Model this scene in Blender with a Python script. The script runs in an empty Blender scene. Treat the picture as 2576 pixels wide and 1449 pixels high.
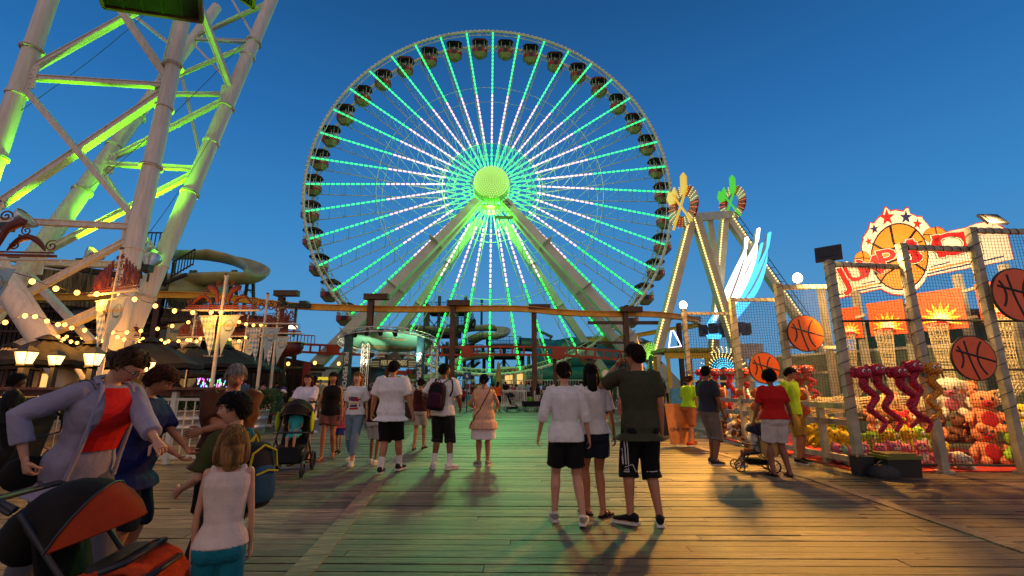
import bpy, bmesh, math, random
from mathutils import Vector, Matrix, noise
from mathutils.bvhtree import BVHTree
random.seed(7)
V = Vector
sc = bpy.context.scene
COL = sc.collection
R = math.radians
PI = math.pi
# ---------------------------------------------------------------- camera model
F, TH, CH = 1145.0, R(12.2), 1.40
CT, ST = math.cos(TH), math.sin(TH)
def ray(u, v):
    x = (u - 1288) / F; y = -(v - 724.5) / F
    return V((x, CT - y * ST, ST + y * CT))
def at(u, v, Y):
    d = ray(u, v); return V((0, 0, CH)) + d * (Y / d.y)
def gz(u, v, z=0.0):
    d = ray(u, v); return V((0, 0, CH)) + d * ((z - CH) / d.z)
def onplane(u, v, p, n):
    d = ray(u, v); o = V((0, 0, CH)); return o + d * ((V(p) - o).dot(n) / d.dot(n))
def proj(p):
    q = V(p) - V((0, 0, CH)); f = q.y * CT + q.z * ST; up = -q.y * ST + q.z * CT
    return (1288 + F * q.x / f, 724.5 - F * up / f)
cam = bpy.data.cameras.new('camera'); cam.lens = 36 * F / 2576; cam.sensor_width = 36; cam.clip_end = 3000; cam.clip_start = 0.05
co = bpy.data.objects.new('camera', cam); COL.objects.link(co)
co.location = (0, 0, CH); co.rotation_euler = (PI / 2 + TH, 0, 0); sc.camera = co
# ---------------------------------------------------------------- materials
def lin(c):
    if isinstance(c, str):
        c = [int(c[i:i + 2], 16) / 255 for i in (0, 2, 4)]
        return tuple(x / 12.92 if x <= .04045 else ((x + .055) / 1.055) ** 2.4 for x in c)
    return tuple(c)
MATS = {}
def mat(name, col=(.5, .5, .5), rough=.6, metal=0., emis=None, es=0., var=.12, vs=3., bump=0., bs=40., stretch=None, col2=None, spec=None, trans=None):
    if name in MATS: return MATS[name]
    m = bpy.data.materials.new(name); m.use_nodes = True; nt = m.node_tree; N = nt.nodes; L = nt.links
    b = N['Principled BSDF']; c = lin(col)
    b.inputs['Roughness'].default_value = rough; b.inputs['Metallic'].default_value = metal
    b.inputs['Base Color'].default_value = (*c, 1)
    if spec is not None: b.inputs['Specular IOR Level'].default_value = spec
    if emis is not None:
        b.inputs['Emission Color'].default_value = (*lin(emis), 1); b.inputs['Emission Strength'].default_value = es
    if var > 0 or bump > 0 or col2:
        tc = N.new('ShaderNodeTexCoord'); mp = N.new('ShaderNodeMapping'); L.new(tc.outputs['Object'], mp.inputs[0])
        if stretch: mp.inputs['Scale'].default_value = stretch
    if var > 0 or col2:
        n = N.new('ShaderNodeTexNoise'); n.inputs['Scale'].default_value = vs; n.inputs['Detail'].default_value = 6; n.inputs['Roughness'].default_value = .65
        L.new(mp.outputs[0], n.inputs[0]); r = N.new('ShaderNodeValToRGB'); L.new(n.outputs[0], r.inputs[0])
        d = lin(col2) if col2 else tuple(x * (1 - 2.2 * var) for x in c)
        e = c if col2 else tuple(min(1, x * (1 + var)) for x in c)
        r.color_ramp.elements[0].position = .36; r.color_ramp.elements[0].color = (*d, 1)
        r.color_ramp.elements[1].position = .62; r.color_ramp.elements[1].color = (*e, 1)
        L.new(r.outputs[0], b.inputs['Base Color'])
        rr = N.new('ShaderNodeMapRange'); L.new(n.outputs[0], rr.inputs[0]); rr.inputs[3].default_value = min(1, rough + .12); rr.inputs[4].default_value = max(.05, rough - .12)
        L.new(rr.outputs[0], b.inputs['Roughness'])
    if bump > 0:
        n2 = N.new('ShaderNodeTexNoise'); n2.inputs['Scale'].default_value = bs; n2.inputs['Detail'].default_value = 4; L.new(mp.outputs[0], n2.inputs[0])
        bp = N.new('ShaderNodeBump'); bp.inputs['Strength'].default_value = bump; bp.inputs['Distance'].default_value = .02
        L.new(n2.outputs[0], bp.inputs['Height']); L.new(bp.outputs[0], b.inputs['Normal'])
    if trans:
        b.inputs['Transmission Weight'].default_value = trans
    MATS[name] = m; return m
def emat(name, col, es, sample=False, base=(.02, .02, .02)):
    m = mat(name, base, .4, emis=col, es=es, var=0)
    if not sample: m.cycles.emission_sampling = 'NONE'
    return m
# ---------------------------------------------------------------- mesh builder
class MB:
    def __init__(s): s.v = []; s.f = []; s.m = []; s.s = []; s.cm = 0
    def add(s, vs, fs, m=None, sm=False, M=None):
        o = len(s.v); m = s.cm if m is None else m
        s.v += [tuple(M @ V(p)) for p in vs] if M else [tuple(p) for p in vs]
        for f in fs: s.f.append(tuple(i + o for i in f)); s.m.append(m); s.s.append(sm)
        return s
    def box(s, c, d, rot=None, m=None, M=None, taper=1.):
        x, y, z = d[0] / 2, d[1] / 2, d[2] / 2; t = taper
        vs = [V(p) for p in ((-x, -y, -z), (x, -y, -z), (x, y, -z), (-x, y, -z), (-x * t, -y * t, z), (x * t, -y * t, z), (x * t, y * t, z), (-x * t, y * t, z))]
        if rot is not None:
            rm = rot if isinstance(rot, Matrix) else Matrix.Rotation(rot, 3, 'Z'); vs = [rm @ p for p in vs]
        return s.add([p + V(c) for p in vs], [(0, 3, 2, 1), (4, 5, 6, 7), (0, 1, 5, 4), (1, 2, 6, 5), (2, 3, 7, 6), (3, 0, 4, 7)], m, False, M)
    def bar(s, a, b, w, h=None, m=None, up=(0, 0, 1), w2=None, h2=None):
        a, b = V(a), V(b); h = h or w; w2 = w2 or w; h2 = h2 or h
        d = (b - a).normalized(); u = V(up)
        if abs(d.dot(u)) > .98: u = V((0, 1, 0))
        x = d.cross(u).normalized(); y = x.cross(d)
        vs = [a + x * (i * w / 2) + y * (j * h / 2) for i, j in ((-1, -1), (1, -1), (1, 1), (-1, 1))] + [b + x * (i * w2 / 2) + y * (j * h2 / 2) for i, j in ((-1, -1), (1, -1), (1, 1), (-1, 1))]
        return s.add(vs, [(0, 3, 2, 1), (4, 5, 6, 7), (0, 1, 5, 4), (1, 2, 6, 5), (2, 3, 7, 6), (3, 0, 4, 7)], m)
    def loft(s, rings, m=None, cap=True, sm=True, closed=False):
        n = len(rings[0]); vs = [p for r in rings for p in r]; fs = []
        k = len(rings)
        for i in range(k if closed else k - 1):
            j = (i + 1) % k
            for q in range(n): fs.append((i * n + q, i * n + (q + 1) % n, j * n + (q + 1) % n, j * n + q))
        s.add(vs, fs, m, sm)
        if cap and not closed:
            s.add(rings[0], [tuple(range(n))[::-1]], m); s.add(rings[-1], [tuple(range(n))], m)
        return s
    def path(s, pts, r, n=8, m=None, cap=True, sm=True, flat=1., up=None, closed=False, round_=False):
        pts = [V(p) for p in pts]; k = len(pts); rr = r if isinstance(r, (list, tuple)) else [r] * k
        rings = []; px = None
        for i, p in enumerate(pts):
            a = pts[(i - 1) % k] if (closed or i > 0) else p; b = pts[(i + 1) % k] if (closed or i < k - 1) else p
            t = (b - a).normalized() if (b - a).length > 1e-9 else V((0, 0, 1))
            if up is not None: x = t.cross(V(up))
            elif px is None: x = t.cross(V((0, 0, 1)) if abs(t.z) < .95 else V((0, 1, 0)))
            else: x = px - t * px.dot(t)
            if x.length < 1e-6: x = t.orthogonal()
            x.normalize(); px = x; y = x.cross(t)
            rings.append([p + x * (math.cos(q * 2 * PI / n) * rr[i]) + y * (math.sin(q * 2 * PI / n) * rr[i] * flat) for q in range(n)])
        if round_:
            t0 = (pts[0] - pts[1]).normalized(); t1 = (pts[-1] - pts[-2]).normalized()
            def shr(ring, c, t, f, o): return [c + (p - c) * f + t * o for p in ring]
            rings = [shr(rings[0], pts[0], t0, .5, rr[0] * .8)] + [shr(rings[0], pts[0], t0, .85, rr[0] * .45)] + rings + [shr(rings[-1], pts[-1], t1, .85, rr[-1] * .45), shr(rings[-1], pts[-1], t1, .5, rr[-1] * .8)]
        return s.loft(rings, m, cap, sm, closed)
    def tube(s, a, b, r, r2=None, n=8, m=None): return s.path([a, b], [r, r2 if r2 is not None else r], n, m)
    def lathe(s, prof, c=(0, 0, 0), n=16, m=None, sm=True, M=None, cap=True):
        rings = [[V((math.cos(q * 2 * PI / n) * r, math.sin(q * 2 * PI / n) * r, z)) for q in range(n)] for r, z in prof]
        rings = [[(M @ p if M else p) + V(c) for p in g] for g in rings]
        return s.loft(rings, m, cap, sm)
    def sph(s, c, r, n=10, k=7, m=None, M=None):
        r = V(r) if not isinstance(r, (int, float)) else V((r, r, r)); rings = []
        for i in range(k):
            t = -PI / 2 + PI * (i + .35) / (k - .3); z = math.sin(t); q = math.cos(t)
            ring = [V((math.cos(j * 2 * PI / n) * q * r.x, math.sin(j * 2 * PI / n) * q * r.y, z * r.z)) for j in range(n)]
            rings.append([(M @ p if M else p) + V(c) for p in ring])
        return s.loft(rings, m)
    def prism(s, pts, t, nrm, m=None, m2=None):   # planar outline extruded by t along nrm
        nrm = V(nrm); n = len(pts); pts = [V(p) for p in pts]
        from mathutils.geometry import tessellate_polygon
        tri = tessellate_polygon([pts]); back = [p + nrm * t for p in pts]
        s.add(pts, [tuple(x) for x in tri], m); s.add(back, [tuple(x) for x in tri], m)
        s.add(pts + back, [(i, (i + 1) % n, n + (i + 1) % n, n + i) for i in range(n)], m2 if m2 is not None else m)
        return s
    def build(s, name, mats, parent=None, loc=None, fix=False):
        me = bpy.data.meshes.new(name); me.from_pydata(s.v, [], s.f)
        mats = mats if isinstance(mats, (list, tuple)) else [mats]
        for m in mats: me.materials.append(m)
        me.polygons.foreach_set('material_index', s.m); me.polygons.foreach_set('use_smooth', s.s)
        if fix:
            bm = bmesh.new(); bm.from_mesh(me); bmesh.ops.recalc_face_normals(bm, faces=bm.faces); bm.to_mesh(me); bm.free()
        me.update()
        o = bpy.data.objects.new(name, me); COL.objects.link(o)
        if parent: o.parent = parent
        if loc is not None: o.location = loc
        return o
def tag(o, label=None, cat=None, group=None, kind=None):
    if label: o['label'] = label
    if cat: o['category'] = cat
    if group: o['group'] = group
    if kind: o['kind'] = kind
    return o
def empty(name, loc=(0, 0, 0), rz=0., label=None, cat=None, group=None):
    o = bpy.data.objects.new(name, None); COL.objects.link(o); o.location = loc; o.rotation_euler = (0, 0, rz); o.empty_display_size = .2
    return tag(o, label, cat, group)
KIDS = {}
def copy_tree(o, parent=None):
    c = o.copy(); COL.objects.link(c); c.parent = parent
    for ch in [x for x in list(COL.objects) if x.parent == o]: copy_tree(ch, c)
    return c
_TX = {}
def text_geo(t, size=1., off=0., ext=.0, shear=0., space=1.):
    key = (t, off, ext, shear, space)
    if key not in _TX:
        cu = bpy.data.curves.new('t', 'FONT'); cu.body = t; cu.offset = off; cu.extrude = ext; cu.align_x = 'CENTER'; cu.align_y = 'CENTER'; cu.shear = shear; cu.space_character = space; cu.resolution_u = 3
        o = bpy.data.objects.new('t', cu); COL.objects.link(o); dg = bpy.context.evaluated_depsgraph_get(); dg.update()
        me = o.evaluated_get(dg).to_mesh(); _TX[key] = ([tuple(v.co) for v in me.vertices], [tuple(p.vertices) for p in me.polygons])
        o.evaluated_get(dg).to_mesh_clear(); bpy.data.objects.remove(o); bpy.data.curves.remove(cu)
    return _TX[key]
def text(mb, t, org, xd, yd, size, m=0, off=0., ext=.01, shear=0., sx=1., depth=0., space=1., fn=None):
    vs, fs = text_geo(t, 1, off, ext / size, shear, space); xd = V(xd).normalized(); yd = V(yd).normalized(); n = xd.cross(yd)
    P = [V(org) + xd * (a * size * sx) + yd * (b * size) + n * (c * size + depth) for a, b, c in vs]
    if fn: P = [fn(p) for p in P]
    mb.add(P, fs, m); return mb
def light(name, kind, loc, energy, color, size=.1, target=None, spot=None, blend=.5, parent=None):
    l = bpy.data.lights.new(name, kind); l.energy = energy; l.color = color
    if kind == 'AREA': l.size = size
    elif kind != 'SUN': l.shadow_soft_size = size
    if spot: l.spot_size = R(spot); l.spot_blend = blend
    o = bpy.data.objects.new(name, l); COL.objects.link(o); o.location = loc
    if target is not None: o.rotation_euler = (V(target) - V(loc)).to_track_quat('-Z', 'Y').to_euler()
    return o
# ---------------------------------------------------------------- world
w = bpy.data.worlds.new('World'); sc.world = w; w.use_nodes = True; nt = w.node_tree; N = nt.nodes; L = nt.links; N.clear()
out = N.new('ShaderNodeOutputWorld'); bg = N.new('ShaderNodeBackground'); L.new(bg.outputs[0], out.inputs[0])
tc = N.new('ShaderNodeTexCoord'); sx = N.new('ShaderNodeSeparateXYZ'); L.new(tc.outputs['Generated'], sx.inputs[0])
cr = N.new('ShaderNodeValToRGB'); L.new(sx.outputs['Z'], cr.inputs[0]); E = cr.color_ramp.elements
E[0].position = 0; E[0].color = (*lin('5c9cc6'), 1); E[1].position = 1; E[1].color = (*lin('073a68'), 1)
for p_, c_ in ((.12, '4c94c8'), (.3, '3183c4'), (.5, '1d68ac'), (.68, '10508a')):
    e = E.new(p_); e.color = (*lin(c_), 1)
sky = N.new('ShaderNodeTexSky'); sky.sky_type = 'NISHITA'; sky.sun_disc = False; sky.sun_elevation = R(-1.5); sky.sun_rotation = R(190)
sm_ = N.new('ShaderNodeMix'); sm_.data_type = 'RGBA'; sm_.blend_type = 'ADD'; sm_.inputs[0].default_value = .06
L.new(cr.outputs[0], sm_.inputs[6]); L.new(sky.outputs[0], sm_.inputs[7])
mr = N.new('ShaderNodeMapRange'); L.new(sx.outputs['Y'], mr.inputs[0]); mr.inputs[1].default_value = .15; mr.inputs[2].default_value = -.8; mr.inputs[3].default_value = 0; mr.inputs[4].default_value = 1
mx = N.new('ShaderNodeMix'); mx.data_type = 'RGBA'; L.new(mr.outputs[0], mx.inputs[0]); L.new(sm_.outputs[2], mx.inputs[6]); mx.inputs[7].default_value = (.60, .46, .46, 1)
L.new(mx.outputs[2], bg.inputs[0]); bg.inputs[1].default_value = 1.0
sc.view_settings.view_transform = 'Standard'; sc.view_settings.look = 'None'; sc.view_settings.exposure = 0; sc.view_settings.gamma = 1
sc.cycles.use_denoising = True; sc.cycles.max_bounces = 5; sc.cycles.sample_clamp_indirect = 3.0; sc.cycles.transparent_max_bounces = 12
# ---------------------------------------------------------------- common materials
M_white = mat('painted_white_steel', 'd8d2c4', .45, var=.08, vs=1.5)
M_steel = mat('galvanised_steel', (.45, .45, .44), .4, .8, var=.15, vs=6)
M_dark = mat('dark_metal', (.03, .03, .032), .5, .3)
M_black = mat('black_rubber', (.02, .02, .02), .55)
M_brown = mat('brown_steel', '5a3320', .55, var=.15, vs=2)
M_cream = mat('cream_paint', 'cfc8a8', .45, var=.08, vs=1)
# ---------------------------------------------------------------- boardwalk
def wood_floor():
    m = bpy.data.materials.new('weathered_boards'); m.use_nodes = True; nt = m.node_tree; N = nt.nodes; L = nt.links; b = N['Principled BSDF']
    tc = N.new('ShaderNodeTexCoord'); at_ = N.new('ShaderNodeAttribute'); at_.attribute_name = 'tone'
    off = N.new('ShaderNodeVectorMath'); off.operation = 'ADD'; L.new(tc.outputs['Object'], off.inputs[0])
    cb = N.new('ShaderNodeCombineXYZ'); ml = N.new('ShaderNodeMath'); ml.operation = 'MULTIPLY'; ml.inputs[1].default_value = 40; L.new(at_.outputs['Fac'], ml.inputs[0]); L.new(ml.outputs[0], cb.inputs[0]); L.new(ml.outputs[0], cb.inputs[2]); L.new(cb.outputs[0], off.inputs[1])
    mp = N.new('ShaderNodeMapping'); mp.inputs['Scale'].default_value = (1.3, 26, 8); L.new(off.outputs[0], mp.inputs[0])
    g = N.new('ShaderNodeTexNoise'); g.inputs['Scale'].default_value = 2.2; g.inputs['Detail'].default_value = 8; g.inputs['Roughness'].default_value = .7; g.inputs['Distortion'].default_value = .4; L.new(mp.outputs[0], g.inputs[0])
    r = N.new('ShaderNodeValToRGB'); L.new(g.outputs[0], r.inputs[0]); e = r.color_ramp.elements
    e[0].position = .40; e[0].color = (.035, .022, .013, 1); e[1].position = .66; e[1].color = (.40, .30, .19, 1); q = e.new(.53); q.color = (.21, .15, .095, 1)
    # per board tone
    hv = N.new('ShaderNodeMapRange'); L.new(at_.outputs['Fac'], hv.inputs[0]); hv.inputs[3].default_value = .32; hv.inputs[4].default_value = 1.3
    mu = N.new('ShaderNodeMix'); mu.data_type = 'RGBA'; mu.blend_type = 'MULTIPLY'; mu.inputs[0].default_value = 1; L.new(r.outputs[0], mu.inputs[6]); L.new(hv.outputs[0], mu.inputs[7])
    # stains
    st = N.new('ShaderNodeTexNoise'); st.inputs['Scale'].default_value = .45; st.inputs['Detail'].default_value = 5; L.new(tc.outputs['Object'], st.inputs[0])
    sr = N.new('ShaderNodeMapRange'); L.new(st.outputs[0], sr.inputs[0]); sr.inputs[1].default_value = .38; sr.inputs[2].default_value = .6; sr.inputs[3].default_value = .45; sr.inputs[4].default_value = 1.05
    m2 = N.new('ShaderNodeMix'); m2.data_type = 'RGBA'; m2.blend_type = 'MULTIPLY'; m2.inputs[0].default_value = 1; L.new(mu.outputs[2], m2.inputs[6]); L.new(sr.outputs[0], m2.inputs[7])
    # knots and nail holes
    vm = N.new('ShaderNodeMapping'); vm.inputs['Scale'].default_value = (1.1, 5.5, 1); L.new(off.outputs[0], vm.inputs[0])
    vo = N.new('ShaderNodeTexVoronoi'); vo.inputs['Scale'].default_value = 1.; L.new(vm.outputs[0], vo.inputs[0])
    kr = N.new('ShaderNodeMapRange'); L.new(vo.outputs['Distance'], kr.inputs[0]); kr.inputs[1].default_value = .05; kr.inputs[2].default_value = .1; kr.inputs[3].default_value = .3; kr.inputs[4].default_value = 1
    m3 = N.new('ShaderNodeMix'); m3.data_type = 'RGBA'; m3.blend_type = 'MULTIPLY'; m3.inputs[0].default_value = 1; L.new(m2.outputs[2], m3.inputs[6]); L.new(kr.outputs[0], m3.inputs[7])
    L.new(m3.outputs[2], b.inputs['Base Color'])
    ro = N.new('ShaderNodeMapRange'); L.new(g.outputs[0], ro.inputs[0]); ro.inputs[3].default_value = .34; ro.inputs[4].default_value = .62; L.new(ro.outputs[0], b.inputs['Roughness'])
    bp = N.new('ShaderNodeBump'); bp.inputs['Strength'].default_value = .8; bp.inputs['Distance'].default_value = .012; L.new(g.outputs[0], bp.inputs['Height']); L.new(bp.outputs[0], b.inputs['Normal'])
    return m
M_floor = wood_floor()
def boards(name, strips, tones, label=None):
    mb = MB(); tn = []
    for (vs), t in zip(strips, tones):
        mb.add(vs, [(0, 1, 2, 3), (0, 4, 5, 1), (1, 5, 6, 2), (3, 2, 6, 7), (0, 3, 7, 4)]); tn += [t] * 5
    o = mb.build(name, M_floor); a = o.data.attributes.new('tone', 'FLOAT', 'FACE'); a.data.foreach_set('value', tn)
    tag(o, kind='structure'); return o
rnd = random.Random(3)
strips = []; tones = []
PW = .152
y = .4; row = 0
while y < 95:
    gap = .013 if y < 25 else .02
    xlim = 14 + y * 1.3; x = -xlim + rnd.uniform(0, 4); row += 1
    bt = rnd.random()
    while x < xlim:
        ln = rnd.choice((2.44, 3.66, 4.88, 4.88)) if y < 30 else 12
        z0 = rnd.gauss(0, .0016) if y < 30 else 0; tl = rnd.gauss(0, .0022) if y < 30 else 0; k = rnd.gauss(0, .002)
        x2 = x + ln - .006; a, b_ = y + gap / 2, y + PW - gap / 2
        sk = -.012
        P = [(x, a + sk * x, z0), (x2, a + sk * x2, z0 + k), (x2, b_ + sk * x2, z0 + k + tl), (x, b_ + sk * x, z0 + tl)]
        strips.append([V(p) for p in P] + [V((p[0], p[1], -.04)) for p in P]); tones.append(min(1, max(0, rnd.gauss(.5, .27)))); x += ln
    y += PW
boards('boardwalk', strips, tones)
# dividing boards laid over the planking
def divider(pts, w):
    st = []; tn = []
    for a, b in zip(pts, pts[1:]):
        a, b = V(a), V(b); n = max(1, int((b - a).length / 3.6)); d = (b - a).normalized(); s = V((d.y, -d.x, 0)) * w / 2
        for i in range(n):
            p, q = a.lerp(b, i / n) + d * .004, a.lerp(b, (i + 1) / n) - d * .004
            P = [p - s, p + s, q + s, q - s]; P = [V((t.x, t.y, .012)) for t in P]; st.append(P + [V((t.x, t.y, -.02)) for t in P]); tn.append(rnd.uniform(.9, 1))
    return st, tn
s1, t1 = divider([gz(700, 1500), gz(795, 1400), gz(1000, 1150), gz(1100, 1010)], .2)
s2, t2 = divider([gz(2900, 1490), gz(2576, 1385), gz(2050, 1207), gz(1760, 1128), gz(1590, 1062), gz(1480, 1020)], .17)
s3, t3 = divider([gz(2500, 1400), gz(2300, 1320), gz(2030, 1200)], .1)
dm = boards('trim_boards', s1 + s2, t1 + t2)
nm = MB(); rn = random.Random(12); y = .4
while y < 11:
    for j in range(-14, 22):
        x = j * .61 + .2
        if abs(x) > 1.3 * y + 1.5: continue
        for dy in (.035, .115):
            cx, cy = x + rn.gauss(0, .012), y + dy + rn.gauss(0, .005) - .012 * x
            if rn.random() < .9: nm.add([(cx + math.cos(a) * .006, cy + math.sin(a) * .006, .0065) for a in (0, 1.05, 2.1, 3.15, 4.2, 5.25)], [(0, 1, 2, 3, 4, 5)])
    y += PW
tag(nm.build('nail_heads', mat('rusty_nail', (.02, .012, .008), .6, var=0)), kind='structure')
# sand/underside and sea
g = MB(); g.add([(-1500, -60, -.35), (1500, -60, -.35), (1500, 2600, -.35), (-1500, 2600, -.35)], [(0, 1, 2, 3)])
tag(g.build('ground', mat('dark_sand', (.05, .045, .04), .9)), kind='structure')
g = MB(); g.add([(-1500, 180, -.3), (1500, 180, -.3), (1500, 2600, -.3), (-1500, 2600, -.3)], [(0, 1, 2, 3)])
tag(g.build('sea', mat('sea', (.02, .06, .1), .2, var=.2, vs=.05, bump=.3, bs=.6)), kind='structure')
# ---------------------------------------------------------------- ferris wheel
WX, WY, WZ, WR = -2.45, 50.0, 23.6, 21.0
wheel = empty('ferris_wheel', (WX, WY, 0), R(3), 'giant white observation wheel with glowing green and pink spokes and forty red gondolas', 'ferris wheel')
M_led = [emat('green_led', (.05, 1, .28), 1.8), emat('pink_led', (1, .64, .74), 1.7), emat('teal_led', (.03, 1, .24), 1.8), emat('low_green_led', (.02, 1, .10), 2.0)]
def wp(r, a, y): return V((math.sin(a) * r, y, WZ + math.cos(a) * r))
FY, BY = -1.35, 1.35
def ringpts(r, y, n=120): return [wp(r, i * 2 * PI / n, y) for i in range(n)]
M_rim = mat('rim_paint', 'c9c7b0', .45, var=.1, vs=.6)
for y_ in (FY, BY):
    m = MB(); m.path(ringpts(WR, y_), .13, 6, closed=True, flat=1.4); m.path(ringpts(WR - .55, y_), .05, 5, closed=True)
    for i in range(120):
        a = i * 2 * PI / 120; m.tube(wp(WR, a, y_), wp(WR - .55, a + PI / 120, y_), .03, n=4); m.tube(wp(WR - .55, a + PI / 120, y_), wp(WR, a + PI / 60, y_), .03, n=4)
    for i in range(240): # rim light housings
        a = i * 2 * PI / 240; m.box(wp(WR + .02, a, y_ - .16), (.14, .06, .2), Matrix.Rotation(a, 3, 'Y'), m=1)
    m.build('rim', [M_rim, mat('bulb_housing', 'e8e4d0', .3)], wheel)
for r_ in (13.0, 5.6):
    m = MB()
    for y_ in (FY - .15, BY): m.path(ringpts(r_, y_, 80), .035, 4, closed=True)
    m.build('tie_ring', M_rim, wheel)
NS = 40
sp = MB(); hubf, hubb = -2.3, 1.8
def chord(t, front): # t = radius
    f = (t - 2.) / (WR - 2.); return (hubf + (FY - hubf) * f) if front else (hubb + (BY - hubb) * f)
pf = lambda r, fr: V((0, chord(r, fr), r))
sp.tube(pf(2, 1), pf(WR, 1), .055, n=5); sp.tube(pf(2, 0), pf(WR, 0), .055, n=5)
k = 9
for i in range(k):
    a, b = 4 + (WR - 5) * i / k, 4 + (WR - 5) * (i + .5) / k; c = 4 + (WR - 5) * (i + 1) / k
    sp.tube(pf(a, 1), pf(b, 0), .028, n=4); sp.tube(pf(b, 0), pf(c, 1), .028, n=4)
spoke0 = sp.build('spoke', M_rim, wheel); spoke0.location = (0, 0, WZ)
def led_strip(low):
    led = MB(); r = 2.5
    while r < WR - .35:
        f = r / WR; mi = 0 if f < .235 else (1 if f < .56 else (3 if low else (2 if f > .8 else 0)))
        y_ = chord(r, 1) - .1; led.path([(0, y_, r), (0, y_, r + .25)], .105, 6, m=mi, round_=True); r += .56
    return led
ledo = led_strip(False).build('light_strip', M_led, spoke0); ledl = led_strip(True)
ledl = ledl.build('light_strip', M_led, spoke0); lowmesh = ledl.data; bpy.data.objects.remove(ledl)
for i in range(1, NS):
    s_ = spoke0.copy(); COL.objects.link(s_); s_.parent = wheel; s_.rotation_euler = (0, i * 2 * PI / NS, 0)
    l_ = ledo.copy(); COL.objects.link(l_); l_.parent = s_
    if abs(i - NS / 2) < 7: l_.data = lowmesh
# hub drum with LED face
h = MB(); RY = Matrix.Rotation(PI / 2, 3, 'X')
h.lathe([(.9, -3.0), (1.5, -2.6), (2.1, -2.2), (2.1, 1.6), (1.5, 2.4), (1.5, 3.1), (.4, 3.15)], (0, 0, WZ), 32, M=Matrix.Rotation(PI / 2, 3, 'X').inverted())
hub = h.build('hub', M_rim, wheel)
f = MB(); n = 40
prof = [(0.02, -3.42), (.6, -3.40), (1.2, -3.3), (1.7, -3.12), (1.93, -2.9), (1.97, -2.55)]
f.loft([[V((math.cos(q * 2 * PI / n) * r, y, WZ + math.sin(q * 2 * PI / n) * r)) for q in range(n)] for r, y in prof], 0)
M_face = mat('hub_face', '6db52a', .5, emis=(.22, .85, .05), es=.28, var=0); M_face.cycles.emission_sampling = 'NONE'
f.build('hub_cover', M_face, wheel)
f = MB()
for j in range(1, 9):
    r = j * .232; c = max(6, int(2 * PI * r / .25)); yy = -3.44 + .27 * (r / 1.9) ** 2.6
    for q in range(c):
        a = q * 2 * PI / c; f.sph((math.cos(a) * r, yy, WZ + math.sin(a) * r), (.075, .04, .075), 6, 3)
f.build('hub_bulb', emat('hub_led', (.7, 1, .3), 1.7), wheel)['kind'] = 'stuff'
# supports
M_leg = mat('support_leg_paint', 'c4c4aa', .5, var=.06, vs=.5)
for sgn in (-1, 1):
    for (fx, fy, hx, hy, z0, w_) in ((18.6, -7.5, 1.0, -3.0, 0, 1.05), (18.2, -2.2, .75, -2.7, 0, .95), (16.6, 7.5, .8, 2.8, 0, .95)):
        m = MB(); m.bar((sgn * fx, fy, 0), (sgn * (hx + .55), hy + .5, WZ - 2.0), w_, w_ * .95, up=(0, 1, 0), w2=.8, h2=.75)
        for t in (.28, .5, .72):
            c = V((sgn * fx, fy, 0)).lerp(V((sgn * hx, hy, WZ - .9)), t); d = (V((sgn * hx, hy, WZ - .9)) - V((sgn * fx, fy, 0))).normalized()
            m.bar(c - d * .05, c + d * .05, w_ * 1.12, w_ * 1.1, up=(0, 1, 0))
        m.build('support_leg', M_leg, wheel)
    m = MB(); a, b = V((sgn * 19.6, -4.7, .3)), V((sgn * .9, -2.95, WZ - 1.5))
    for o_ in (-.25, .25): m.bar(a + V((o_, 0, 0)), b + V((o_, 0, 0)), .06, .06)
    for i in range(60):
        c = a.lerp(b, i / 60); m.bar(c + V((-.25, 0, 0)), c + V((.25, 0, 0)), .05, .05)
    if sgn > 0: m.build('ladder', M_dark, wheel)
m = MB(); m.box((0, -2.9, WZ - 2.9), (2.1, 1.2, .12))
for x_ in (-1, -.33, .33, 1): m.bar((x_, -3.5, WZ - 2.9), (x_, -3.5, WZ - 1.9), .06)
m.bar((-1, -3.5, WZ - 1.9), (1, -3.5, WZ - 1.9), .06); m.bar((-1, -3.5, WZ - 2.4), (1, -3.5, WZ - 2.4), .05)
m.box((1.4, -3.2, WZ - 4.2), (2.0, .8, .1)); m.bar((.4, -3.6, WZ - 3.7), (2.4, -3.6, WZ - 3.7), .06)
m.build('service_platform', mat('platform_green', '8fae4a', .5), wheel)
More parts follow.
